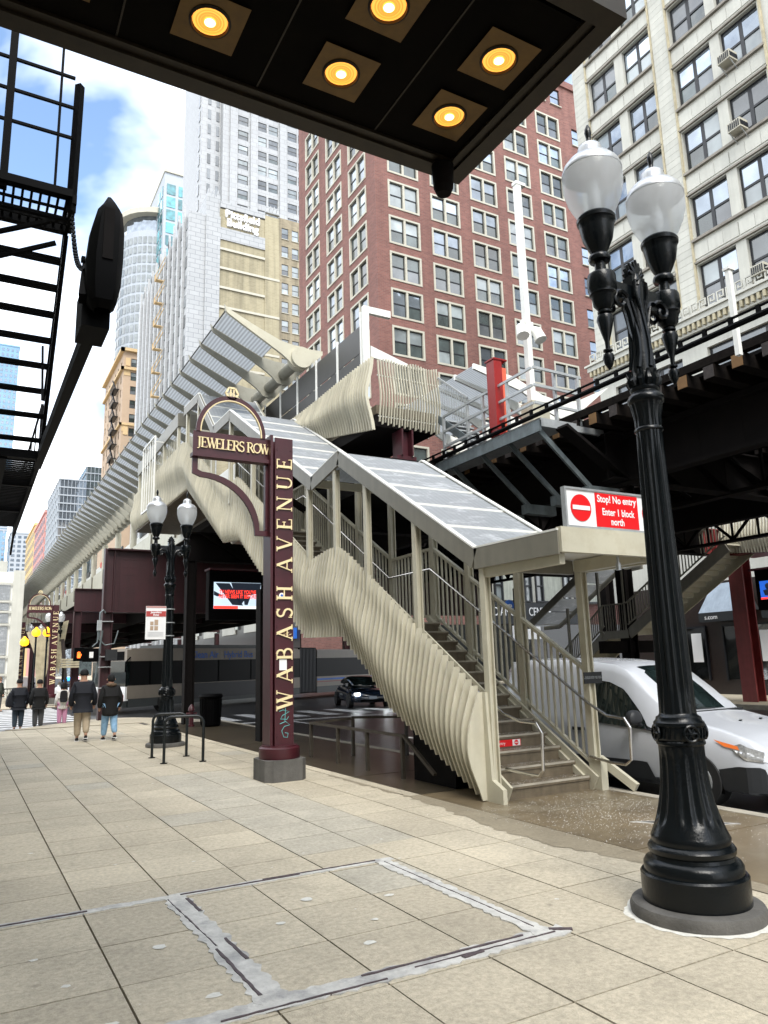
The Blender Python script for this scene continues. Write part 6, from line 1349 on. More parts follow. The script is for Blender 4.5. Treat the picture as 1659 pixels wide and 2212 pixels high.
# ================================================================== SMALL FURNITURE
def hoop(x0, y0, x1, y1, label):
    t = T('bike_hoop', label, 'bike rack', (x0, y0, 0), 'black bike hoops on the sidewalk')
    p0, p1 = Vector((x0, y0, 0)), Vector((x1, y1, 0)); d = (p1 - p0).normalized(); H = .80; r = .13; L = (p1 - p0).length
    pts = [p0, p0 + Vector((0, 0, H - r))] + [p0 + d * (r - r * math.cos(a)) + Vector((0, 0, H - r + r * math.sin(a))) for a in (PI / 8, PI / 4, 3 * PI / 8, PI / 2)]
    pts += [p0 + d * (L - r + r * math.sin(a)) + Vector((0, 0, H - r + r * math.cos(a))) for a in (0, PI / 8, PI / 4, 3 * PI / 8, PI / 2)] + [p1]
    MB().tube(pts, .026, 10).build('hoop_tube', 'irongreen', t, True)
    for p in (p0, p1):
        q = MB(); q.lathe([(.065, .001), (.065, .012), (.03, .016)], 12, (p.x, p.y, 0)); q.build('foot_plate', 'iron', t)
hoop(3.30, 15.05, 3.90, 14.85, 'black bike hoop standing just behind the nearer hoop, before the lamp post')
hoop(3.28, 14.0, 3.93, 13.82, 'nearer of the two black bike hoops on the sidewalk')
rf = T('low_railing', 'low brown square-tube railing on thin posts under the station stair', 'railing', (5.7, 13, 0))
for y_ in (13.05, 11.92, 10.85, 9.75): MB().box(5.68, 5.73, y_ - .025, y_ + .025, 0, .58).build('rail_post', 'brownr', rf)
MB().bar((5.705, 13.08, .60), (5.705, 9.7, .60), .05, .04).build('top_rail', 'brownr', rf)
for x, y_ in ((6.35, 12.65), (7.1, 12.0)): MB().box(x, x + .05, y_, y_ + .05, 0, .66).build('rail_post', 'brownr', rf)
MB().bar((6.35, 12.67, .68), (7.15, 12.0, .68), .05, .04).build('top_rail', 'brownr', rf); MB().bar((5.75, 13.06, .60), (6.35, 12.7, .66), .05, .04).build('top_rail', 'brownr', rf)
MB().bar((5.70, 9.7, .60), (5.70, 8.9, .15), .05, .04).build('top_rail', 'brownr', rf)
tr = T('litter_bin', 'black slatted street litter bin by the kerb behind the lamp post', 'litter bin', (6.4, 21.8, 0))
q = MB(); q.lathe([(.25, 0), (.27, .05), (.30, .75), (.32, .80)], 20, (6.4, 21.8, 0)); q.build('bin_body', 'black', tr); q = MB()
for k in range(20): a = 2 * PI * k / 20; q.bar((6.4 + .275 * math.cos(a), 21.8 + .275 * math.sin(a), .05), (6.4 + .31 * math.cos(a), 21.8 + .31 * math.sin(a), .76), .03, .02)
q.build('slat', 'black', tr); q = MB(); q.lathe([(.33, .80), (.35, .84), (.30, .90), (.18, .90)], 20, (6.4, 21.8, 0)); q.build('lid', 'black', tr)
hy = T('fire_hydrant', 'small dark red hydrant half hidden beside the litter bin', 'hydrant', (5.95, 22.2, 0))
q = MB(); q.lathe([(.10, 0), (.10, .05), (.07, .06), (.07, .42), (.10, .44), (.09, .52), (.05, .58), (.02, .62)], 12, (5.95, 22.2, 0)); q.build('barrel', 'maroon', hy, True); MB().tube([(5.8, 22.2, .35), (6.1, 22.2, .35)], .045, 8).build('outlet', 'maroon', hy)
# hanging screen under the station
def screen(name, label, x0, x1, y_, z0, z1, face):
    t = T(name, label, 'screen', (x0, y_, z0)); W = x1 - x0
    if face == 'y':
        B = lambda a, b, c, d, e, f: MB().box(x0 + a, x0 + b, y_ + c, y_ + d, z0 + e, z0 + f)
    else:
        B = lambda a, b, c, d, e, f: MB().box(y_ + c, y_ + d, x1 - b, x1 - a, z0 + e, z0 + f)
    H = z1 - z0
    B(-.15, W + .2, .0, .35, -.35, H + .35).build('housing', 'black', t); B(-.2, W + .25, -.25, .36, H + .36, H + .42).build('hood', 'maroon', t)
    return t, B, W, H
sc, B, W, H = screen('advert_screen', 'glowing street screen showing red TV news headline, hung beneath the station', 6.78, 8.32, 23.0, 3.45, 4.28, 'y')
B(0, W, -.02, -.001, 0, H).build('display', emis('screen_pale_picture', (0.42, 0.52, 0.62), 0.33), sc)
dk = emis('screen_dark_picture', (0.008, 0.012, 0.02), 0.3); scr_red = emis('screen_red', (0.95, 0.05, 0.03), 0.35)
q = MB(); 
for p in ([(.05, .80), (.5, .80), (.95, .1), (.6, .12)], [(.55, .82), (1.54, .82), (1.5, .5), (1.1, .42), (.9, .15), (.72, .3)], [(0, .55), (.3, .4), (.1, .38), (0, .42)], [(.95, .4), (1.2, .4), (1.1, .12), (1.0, .12)]):
    q.prism([(6.78 + a, 3.45 + b) for a, b in p], 1, 22.972, 22.979)
q.build('picture_shapes', dk, sc)
K['scr_red'] = scr_red
text('headline', "TV NEWS LIKE YOU'VE\nNEVER SEEN IT BEFORE", 'scr_red', sc, .165, (7.55, 22.968, 3.9), ext=.001, sx=.72, bold=.004)
B(.0, .78, -.026, -.021, 0, .085).build('ticker_red', scr_red, sc); B(.8, W, -.026, -.021, 0, .085).build('ticker_white', emis('screen_white', (0.8, 0.85, 0.8), .3), sc)
sc2, B, W, H = screen('advert_screen', 'street screen at the right edge showing a man on a blue background', 13.6, 15.5, 23.0, 3.35, 3.95, 'x')
B(0, W, -.02, -.001, 0, H).build('display', emis('screen_blue', (0.01, 0.07, 0.35), .4), sc2); B(0, W, -.026, -.021, 0, .06).build('ticker_red', scr_red, sc2)
q = MB(); q.lathe([(.02, .12), (.12, .14), (.16, .3), (.05, .34), (.08, .4), (.09, .48), (.04, .53)], 10, (22.96, 15.2, 3.33)); q.build('presenter_shape', dk, sc2)
text('screen_letter', 'K', 'signw', sc2, .2, (22.965, 14.85, 3.75), rot=(PI / 2, 0, -PI / 2), ext=.001)
# signals across
sgn = T('walk_signal', 'pedestrian signal showing a lit orange hand on the corner column', 'pedestrian signal', (3.5, 27.2, 2.3))
MB().box(3.36, 3.70, 27.2, 27.4, 2.22, 2.56).build('signal_case', 'black', sgn) if False else MB().box(3.30, 3.62, 27.15, 27.35, 1.98, 2.42).build('signal_case', 'black', sgn)
q = MB(); q.box(3.40, 3.50, 27.14, 27.149, 2.08, 2.20)
for k in range(4): q.box(3.40 + k * .026, 3.42 + k * .026, 27.14, 27.149, 2.20, 2.29 - abs(k - 1.5) * .01)
q.prism([(3.50, 2.10), (3.54, 2.20), (3.52, 2.22), (3.49, 2.16)], 1, 27.14, 27.149); q.build('lit_hand', 'handlit', sgn); MB().bar((3.6, 27.3, 2.2), (4.2, 27.5, 2.2), .04).build('signal_arm', 'black', sgn)
vsg = T('signal_post', 'slim dark signal post at the kerb behind the walkers', 'signal post', (3.9, 27.3, 0)); MB().box(3.72, 3.80, 27.0, 27.08, -.02, 1.35).build('post_shaft', 'dgalv', vsg); q = MB(); q.box(3.62, 3.95, 26.95, 27.1, .95, 1.25); q.build('button_box', 'redbeam', vsg); MB().box(3.74, 3.86, 26.93, 26.949, 1.16, 1.3).build('button_sign', 'blue', vsg)
for (x, y_, z, lb_) in ((2.95, 45.0, 3.05, 'left-hand glowing amber globe signal across the side street'), (3.5, 45.0, 3.55, 'middle glowing amber globe signal under the distant Jewelers Row arm'), (4.05, 45.0, 3.55, 'right-hand glowing amber globe signal beside the distant maroon post')):
    t = T('amber_signal', lb_, 'signal', (x, y_, z), 'glowing amber signals across the side street')
    q = MB(); q.lathe([(.08, 0), (.2, .08), (.23, .2), (.2, .33), (.1, .42), (.03, .52)], 14, (x, y_, z)); q.build('glowing_globe', 'ambers', t, True); q = MB(); q.lathe([(.05, -3.1), (.05, -.05), (.1, 0)], 8, (x, y_, z)); q.build('signal_stem', 'iron', t)
nb_ = T('street_board', 'slatted wooden notice board sign under the tracks beside the distant lamps', 'sign', (5.3, 46, 1.9))
for k in range(4): MB().box(4.35, 5.75, 44.9, 45, 1.85 + k * .13, 1.95 + k * .13).build('plank', 'stoned', nb_)
MB().box(4.9, 5.0, 44.95, 45.05, -.1, 1.85).build('board_post', 'timber', nb_)
bb = T('leaning_timber', 'pale folded canvas and timbers draped under the station on the far corner', 'tarpaulin', (4.7, 47, 0))
q = MB(); q.prism([(3.2, 3.9), (5.4, 4.6), (5.0, 1.5), (4.6, 2.8), (4.2, .6), (3.9, .5), (3.7, 2.6)], 1, 47.6, 47.7); q.build('canvas', 'stoned', bb); MB().bar((5.1, 47.4, 3.5), (5.5, 47.4, .1), .18).build('timber_prop', 'sawn2', bb)
pln = T('street_planter', 'low planter with dark railings and sparse plants at the far left corner', 'planter', (1.5, 50, 0)); MB().box(-1.5, 3.0, 49.6, 50.2, -.1, .25).build('planter_wall', 'kerb', pln); q = MB()
for k in range(30): q.box(-1.4 + k * .15, -1.37 + k * .15, 49.6, 49.62, .25, .75)
q.box(-1.5, 3, 49.59, 49.63, .72, .78); q.build('planter_railing', 'black', pln)
q = MB()
for k in range(240):
    x, y_, z = random.uniform(-1.4, 2.9), random.uniform(49.6, 50.1), random.uniform(.25, .6); a = random.uniform(0, PI); r = .05; q.add([(x, y_, z), (x + r * math.cos(a), y_ + r * math.sin(a), z + r), (x - r * math.sin(a), y_, z + r * 1.3)], [(0, 1, 2)])
q.build('foliage', M('winter_foliage', (0.05, 0.06, 0.025), .9), pln)
rd = T('transit_sign', 'round blue transit badge on a grey pole, in front of the Diamond Center sign', 'sign', (15.5, 20, 0))
MB().tube([(16.26, 20, -.13), (16.26, 20, 4.0)], .03, 8).build('pole', 'plastic', rd); MB().prism([(16.0 + .19 * math.cos(a * PI / 10), 3.42 + .19 * math.sin(a * PI / 10)) for a in range(20)], 1, 19.93, 19.96).build('round_badge', 'blue', rd)
text('badge_text', 'cta', 'signw', rd, .17, (16.0, 19.925, 3.42), ext=.001, bold=.004); MB().box(16.3, 16.5, 19.93, 20, 2.85, 3.05).build('small_box', 'galv', rd)
# ================================================================== VEHICLES
def loft(name, rings, mat, par, smooth=True, sub=1, cap=True):
    """closed rings of equal length bridged in order, smoothed"""
    n = len(rings[0]); mb = MB(); mb.v = [tuple(p) for r in rings for p in r]
    mb.f = [(i * n + j, i * n + (j + 1) % n, (i + 1) * n + (j + 1) % n, (i + 1) * n + j) for i in range(len(rings) - 1) for j in range(n)]
    if cap: mb.f += [tuple(range(n))[::-1], tuple((len(rings) - 1) * n + j for j in range(n))]
    mb.mi = [0] * len(mb.f); o = mb.build(name, mat, par, smooth)
    if sub: s = o.modifiers.new('sub', 'SUBSURF'); s.levels = sub; s.render_levels = sub
    return o
def interp(tab, x):
    for a, b in zip(tab, tab[1:]):
        if x <= b[0]:
            t = (x - a[0]) / (b[0] - a[0]); return [u + (v - u) * t for u, v in zip(a[1:], b[1:])]
    return list(tab[-1][1:])
# white van, nose towards the viewer; local s = distance back from the nose
van = T('white_van', 'white compact panel van with dark grey lower bumper parked at the kerb beside the stair', 'van', (8.62, 5.0, -.13))
VX, VY, VZ = 8.66, 5.55, -.13
# s: (half width, z bottom, z belt, half width top, z top)
VT = [(0.0, .50, .22, .52, .45, .58), (.06, .66, .20, .58, .60, .70), (.2, .78, .19, .64, .70, .80), (.55, .82, .19, .72, .72, .90), (.95, .84, .20, .78, .72, .97), (1.28, .84, .20, .82, .70, 1.04), (1.6, .84, .20, .85, .68, 1.31), (1.95, .84, .20, .88, .655, 1.56), (2.2, .84, .20, .90, .645, 1.67), (2.7, .84, .20, .92, .645, 1.72), (3.3, .84, .2, .94, .65, 1.75), (4.1, .84, .2, .95, .65, 1.76), (4.5, .83, .22, .95, .64, 1.74), (4.62, .80, .3, .93, .60, 1.66)]
def vring(s, row, off=0.0):
    hw, zb, zbelt, ht, zt = row; hw += off; ht += off
    half = [(hw * .86, zb), (hw * .975, zb + .06), (hw * .995, zb + (zbelt - zb) * .3), (hw, zb + (zbelt - zb) * .55), (hw * .995, zb + (zbelt - zb) * .8), (hw * .975, zbelt - .02), (hw * .96, zbelt + .02), (ht + (hw * .96 - ht) * .5, zbelt + (zt - zbelt) * .45), (ht, zbelt + (zt - zbelt) * .84), (ht * .965, zt - .045 * (zt > 1.2) - .01), (ht * .90, zt - .01), (ht * .5, zt + .012)]
    pts = [(VX - a, VY + s, VZ + b) for a, b in half] + [(VX + a, VY + s, VZ + b) for a, b in half[::-1]]
    return pts
VF = [vring(s_, interp(VT, s_)) for s_ in [0, .02, .06, .12, .2, .35, .55, .75, .95, 1.12, 1.28, 1.4, 1.6, 1.8, 1.95, 2.1, 2.25, 2.45, 2.7, 3.0, 3.3, 3.7, 4.1, 4.4, 4.5, 4.58, 4.62]]
loft('body', VF, 'vanw', van, sub=0)
def side_x(s, z, off=.006):
    hw, zb, zbelt, ht, zt = interp(VT, s); zz = z
    if zz <= zbelt: return VX - hw * (.985) - off
    t = (zz - zbelt) / (zt - zbelt); return VX - (hw * .97 + (ht - hw * .97) * t) - off
def sidepanel(name, poly, mat, off=.008, n=7):
    """panel on the near flank: list of (s, z) outline, filled as a fan-less grid of columns"""
    ss = [p[0] for p in poly]; s0, s1 = min(ss), max(ss); top = []; bot = []
    def hits(s):
        zs = []
        for (a, za), (b, zb) in zip(poly, poly[1:] + poly[:1]):
            if (a - s) * (b - s) <= 0 and a != b: zs.append(za + (zb - za) * (s - a) / (b - a))
        return min(zs), max(zs)
    mb = MB(); cols = 14; rows = []
    for i in range(cols + 1):
        s = s0 + 1e-4 + (s1 - s0 - 2e-4) * i / cols; lo, hi = hits(s)
        rows.append([(side_x(s, lo + (hi - lo) * j / n, off), VY + s, VZ + lo + (hi - lo) * j / n) for j in range(n + 1)])
    for a, b in zip(rows, rows[1:]): mb.strip(a, b)
    return mb.build(name, mat, van, True)
sidepanel('side_window', [(1.52, .83), (1.66, 1.02), (1.98, 1.33), (2.25, 1.43), (2.6, 1.46), (2.64, .92), (2.55, .89)], 'carglass', .012)
sidepanel('quarter_window', [(1.30, .80), (1.56, .83), (1.62, .90)], 'plastic', .013)
sidepanel('wheel_well', [(.50, .18), (.53, .42), (.64, .56), (.82, .62), (1.0, .56), (1.11, .42), (1.14, .18)], 'black', .010)
sidepanel('wheel_well', [(3.35, .18), (3.4, .45), (3.52, .6), (3.72, .66), (3.92, .6), (4.04, .45), (4.08, .18)], 'black', .010)
sidepanel('lower_trim', [(1.45, .22), (1.5, .42), (1.62, .44), (3.3, .42), (3.3, .22)], 'plastic', .022)
sidepanel('flank_crease', [(1.2, .535), (1.2, .548), (4.5, .60), (4.5, .587)], 'galv', .009)
sidepanel('sill', [(1.25, .18), (1.25, .22), (3.35, .22), (3.35, .18)], 'plastic', .012)
for s in (1.36, 3.02): sidepanel('door_seam', [(s, .24), (s, .80), (s + .008, .80), (s + .008, .24)], 'frame', .012)
sidepanel('body_crease', [(1.3, .60), (1.3, .606), (4.6, .60), (4.6, .594)], 'galv', .011) if False else None
hd = MB(); hd.bar((side_x(2.75, .78) - .02, VY + 2.68, VZ + .78), (side_x(2.75, .78) - .02, VY + 2.9, VZ + .78), .035, .04); hd.build('door_handle', 'plastic', van)
mi = MB(); mi.tube([(side_x(1.66, .88) - .0, VY + 1.66, VZ + .88), (side_x(1.66, .88) - .09, VY + 1.66, VZ + .92)], .03, 8); m_ = mi.build('mirror_arm', 'plastic', van)
loft('wing_mirror', [[(side_x(1.6, .9) - .16 + .13 * a * c, VY + 1.62 + d, VZ + .99 + .10 * b * c) for a, b in ((-1, -.7), (-1, .3), (-.6, 1), (.6, 1), (1, .4), (1, -.7), (.5, -1), (-.5, -1))] for d, c in ((-.06, .45), (-.035, .9), (.02, 1.0), (.07, .95))], 'plastic', van)
sidepanel('text_line', [(3.5, .78), (3.5, .80), (4.2, .80), (4.2, .78)], 'galv', .013)
def front_y(x, z):                                     # nose surface, at offset x from the centre
    for s in [i * .01 for i in range(0, 150)]:
        hw, zb, zbelt, ht, zt = interp(VT, s)
        lim = hw if z <= zbelt else hw * .97 + (ht - hw * .97) * (z - zbelt) / (zt - zbelt)
        if z <= zt - .02 and abs(x) <= lim * .94: return VY + s
    return VY + 1.5
def nosepanel(name, poly, mat, off=.012, cols=12, rows_=5):
    xs = [p[0] for p in poly]; x0, x1 = min(xs), max(xs); R = []
    for i in range(cols + 1):
        x = x0 + 1e-4 + (x1 - x0 - 2e-4) * i / cols; zs = []
        for (a, za), (b, zb) in zip(poly, poly[1:] + poly[:1]):
            if (a - x) * (b - x) <= 0 and a != b: zs.append(za + (zb - za) * (x - a) / (b - a))
        lo, hi = min(zs), max(zs); R.append([(VX + x, front_y(x, lo + (hi - lo) * j / rows_) - off, VZ + lo + (hi - lo) * j / rows_) for j in range(rows_ + 1)])
    mb = MB()
    for a, b in zip(R, R[1:]): mb.strip(a, b)
    return mb.build(name, mat, van, True)
nosepanel('front_bumper', [(-.78, .20), (-.78, .46), (-.5, .50), (.5, .50), (.78, .46), (.78, .20)], 'plastic', .022)
nosepanel('lower_grille', [(-.36, .26), (-.34, .56), (.34, .56), (.36, .26)], 'black', .030)
q = MB(); [q.bar((VX - .34, VY - .01, VZ + .30 + k * .055), (VX + .34, VY - .01, VZ + .30 + k * .055), .02, .012) for k in range(5)]; q.build('grille_bar', 'plastic', van)
nosepanel('upper_grille', [(-.34, .63), (-.30, .68), (.30, .68), (.34, .63)], 'black', .02)
h_ = nosepanel('headlamp', [(-.74, .66), (-.70, .74), (-.45, .68), (-.34, .59), (-.40, .55), (-.60, .57)], 'hl', .02); nosepanel('headlamp', [(.74, .66), (.70, .74), (.45, .68), (.34, .59), (.40, .55), (.60, .57)], 'hl', .02)
sidepanel('amber_lens', [(.28, .68), (.30, .72), (.60, .78), (.46, .71)], 'amber', .018)
sidepanel('headlamp_side', [(.04, .55), (.06, .66), (.28, .75), (.40, .71), (.2, .57)], 'hl', .014)
sidepanel('bumper_side', [(.02, .22), (.06, .50), (.30, .50), (.54, .45), (.50, .22)], 'plastic', .02)
nosepanel('fog_recess', [(-.74, .28), (-.72, .40), (-.46, .40), (-.44, .28)], 'black', .034); nosepanel('fog_recess', [(.74, .28), (.72, .40), (.46, .40), (.44, .28)], 'black', .034)
# windscreen and cowl
W0 = []; W1 = []
q = MB(); R = []
for i in range(9):
    t = -1 + 2 * i / 8; col = []
    for j in range(6):
        s = 1.30 + (2.08 - 1.30) * j / 5; hw, zb, zbelt, ht, zt = interp(VT, s); z = zt - .012 * (abs(t) ** 3) * 3
        col.append((VX + t * (ht * .93), VY + s - .03 + .06 * t * t, VZ + z + .022 - .05 * abs(t) ** 4))
    R.append(col)
for a, b in zip(R, R[1:]): q.strip(a, b)
q.build('windscreen', 'carglass', van, True)
q = MB(); q.bar((VX - .68, VY + 1.27, VZ + 1.035), (VX + .68, VY + 1.27, VZ + 1.035), .10, .03); q.bar((VX - .5, VY + 1.26, VZ + 1.08), (VX + .1, VY + 1.36, VZ + 1.13), .02); q.build('wiper_cowl', 'plastic', van)
q = MB(); q.bar((VX - .1, VY + .72, VZ + .945), (VX - .05, VY + .74, VZ + .95), .03, .02); q.bar((VX + .3, VY + .72, VZ + .945), (VX + .35, VY + .74, VZ + .95), .03, .02); q.build('washer_jet', 'plastic', van)
q = MB(); 
for sx in (-.5, .5): q.bar((VX + sx, VY + 2.3, VZ + 1.60), (VX + sx, VY + 4.4, VZ + 1.77), .012, .012)
q.build('roof_groove', 'galv', van)
for s in (.82, 3.72):
    for sd_ in (-1, 1):
        x = VX + sd_ * .74; w_ = MB(); w_.tube([(x - .11 * 1, VY + s, VZ + .30), (x + .11, VY + s, VZ + .30)], .30, 28); w_ = w_.build('wheel', 'rubber', van, True)
        r_ = MB(); xo = x - .115 if sd_ < 0 else x + .115; r_.tube([(xo - .006, VY + s, VZ + .30), (xo + .006, VY + s, VZ + .30)], .19, 20)
        r_.build('rim', 'galv', w_)
# articulated bus on the cross street, slightly oblique
BA = math.atan2(5.6, 10.6)
bus = T('articulated_bus', 'pale hybrid articulated bus with dark windows crossing under the tracks', 'bus', (5.9, 32.2, -.15))
bd = Vector((math.cos(BA), math.sin(BA), 0)); bnrm = Vector((math.sin(BA), -math.cos(BA), 0))     # along the bus towards its tail, outward on the near side
def bp(s, o, z): v = Vector((6.0, 32.6, -.15)) + bd * s + bnrm * o; return (v.x, v.y, v.z + z)
def bbox(name, s0, s1, o0, o1, z0, z1, mat, par=None):
    q = MB(); q.add([bp(s0, o0, z0), bp(s1, o0, z0), bp(s1, o1, z0), bp(s0, o1, z0), bp(s0, o0, z1), bp(s1, o0, z1), bp(s1, o1, z1), bp(s0, o1, z1)], [(0, 3, 2, 1), (4, 5, 6, 7), (0, 1, 5, 4), (1, 2, 6, 5), (2, 3, 7, 6), (3, 0, 4, 7)]); return q.build(name, mat, par or bus)
bbox('skirt', .15, 11.2, -2.3, 0, .28, .62, 'busgray'); bbox('side_panel', .08, 11.2, -2.3, .012, .62, 1.15, 'buscream'); bbox('window_band', .2, 11.2, -2.3, 0, 1.15, 2.15, 'buswin'); bbox('roof_fascia', .0, 11.2, -2.3, .02, 2.15, 2.62, 'buscream')
bbox('roof_fairing', 2.3, 11.0, -2.0, -.25, 2.62, 2.85, 'busgray'); bbox('roof_top', .3, 11.2, -2.1, -.1, 2.62, 2.68, 'buscream')
bbox('advert_panel', 3.2, 8.6, .013, .03, .45, 1.12, 'frame'); bbox('accordion', 11.2, 12.7, -2.2, -.06, .3, 2.72, 'black')
for k in range(12): bbox('accordion_fold', 11.25 + k * .12, 11.3 + k * .12, -2.25, -.0, .35, 2.68, 'frame')
bbox('skirt', 12.7, 18.4, -2.3, 0, .28, .62, 'busgray'); bbox('side_panel', 12.7, 18.4, -2.3, .01, .62, 1.15, 'buscream'); bbox('window_band', 12.7, 18.4, -2.3, 0, 1.15, 2.15, 'buswin'); bbox('roof_fascia', 12.7, 18.4, -2.3, .02, 2.15, 2.62, 'buscream'); bbox('blue_stripe', 12.7, 18.4, .011, .02, .95, 1.05, 'blue'); bbox('red_stripe', 12.7, 18.4, .011, .02, .85, .88, 'red')
bbox('front_bumper', -.12, .1, -2.28, -.02, .28, .55, 'busgray'); bbox('front_panel', -.02, .15, -2.28, -.01, .55, 1.12, 'signw'); bbox('windscreen', .0, .2, -2.2, -.02, 1.12, 2.15, 'carglass'); bbox('destination_box', -.03, .0, -2.0, -.15, 2.2, 2.55, 'black')
bbox('tail_light', -.05, -.02, -.42, -.08, .55, .78, 'red'); bbox('head_light', -.05, -.02, -.42, -.1, .8, .95, 'signw')
for s in (1.2, 3.0, 5.2, 7.4, 9.2): bbox('window_post', s, s + .07, .001, .012, 1.15, 2.15, 'black')
for s in (2.1, 9.8, 15.5):
    w_ = MB(); w_.tube([bp(s, .02, .42), bp(s, -.3, .42)], .42, 20); w_ = w_.build('wheel', 'rubber', bus); w_ = MB(); w_.tube([bp(s, .03, .42), bp(s, .02, .42)], .22, 14); w_.build('hub', 'galv', bus)
t_ = text('bus_lettering', 'Clean Air   Hybrid Bus', 'blue', bus, .44, bp(5.5, .035, 2.38), rot=(PI / 2, 0, BA), ext=.001, sx=1.0, bold=.006)
q = MB(); q.tube([bp(.15, .05, 2.3), bp(-.2, .2, 2.1), bp(-.2, .2, 1.7)], .03, 6); q.build('mirror', 'black', bus)
# dark car with lit headlamps
def car(name, label, loc, rz, paint, lit, L=4.0, W=.84, Hh=1.28, police=False):
    t = T(name, label, 'car', (0, 0, 0))
    tab = [(0, .55, .25, .50), (.1, .74, .2, .62), (.5, .82, .18, .72), (1.1, .84, .18, .82), (1.7, .84, .18, .86), (2.6, .84, .18, .88), (3.4, .82, .2, .90), (3.9, .72, .25, .84), (4.0, .6, .35, .7)]
    rings = [[(a * hw, s, z) for a, z in ((-.9, zb), (-1, zb + .1), (-1, zb + (zt - zb) * .6), (-.93, zt - .03), (-.5, zt), (.5, zt), (.93, zt - .03), (1, zb + (zt - zb) * .6), (1, zb + .1), (.9, zb))] for s, hw, zb, zt in tab]
    loft('body', rings, paint, t)
    tab = [(1.0, .70, .80, .82), (1.75, .64, .82, Hh - .02), (2.4, .62, .84, Hh), (3.0, .62, .86, Hh - .05), (3.7, .66, .86, .90)]
    rings = [[(a * hw, s, z) for a, z in ((-1.08, zb), (-1, zb + (zt - zb) * .85), (-.8, zt), (.8, zt), (1, zb + (zt - zb) * .85), (1.08, zb))] for s, hw, zb, zt in tab]
    loft('cabin_glass', rings, 'carglass', t)
    for sx in (-1, 1):
        q = MB(); q.lathe([(.02, -.01), (.07, 0), (.02, .01)], 10); q = MB(); q.box(sx * .62 - .11, sx * .62 + .11, .02, .09, .52, .60); q.build('headlamp', lit, t)
        q = MB(); q.box(sx * .82 - .05 * (1 + sx), sx * .82 + .05 * (1 - sx), 1.35, 1.5, .86, .98); q.build('wing_mirror', paint, t)
        for s in (.75, 3.2): q = MB(); q.tube([(sx * .78 - .1, s, .3), (sx * .78 + .1, s, .3)], .30, 18); q.build('wheel', 'rubber', t)
    MB().box(-.17, .17, -.02, .02, .36, .47).build('number_plate', 'paneb', t); MB().box(-.5, .5, .0, .06, .26, .34).build('lower_grille', 'black', t)
    if police:
        q = MB(); q.box(-.5, .5, 2.1, 2.35, Hh + .02, Hh + .14); q.build('light_bar', 'bluelit', t); MB().box(.3, .5, 2.09, 2.36, Hh + .03, Hh + .13).build('light_bar_end', 'handlit', t)
    t.location = loc; t.rotation_euler = (0, 0, rz); return t
car('dark_car', 'dark blue car with glowing headlamps approaching on the wet road under the stair', (14.6, 27.2, -.13), math.radians(-14), 'darkcar', 'lit')
car('police_car', 'police car with flashing blue roof lights beyond the corner, partly hidden by pedestrians', (6.2, 50, -.13), 0, 'signw', 'bluelit', police=True)
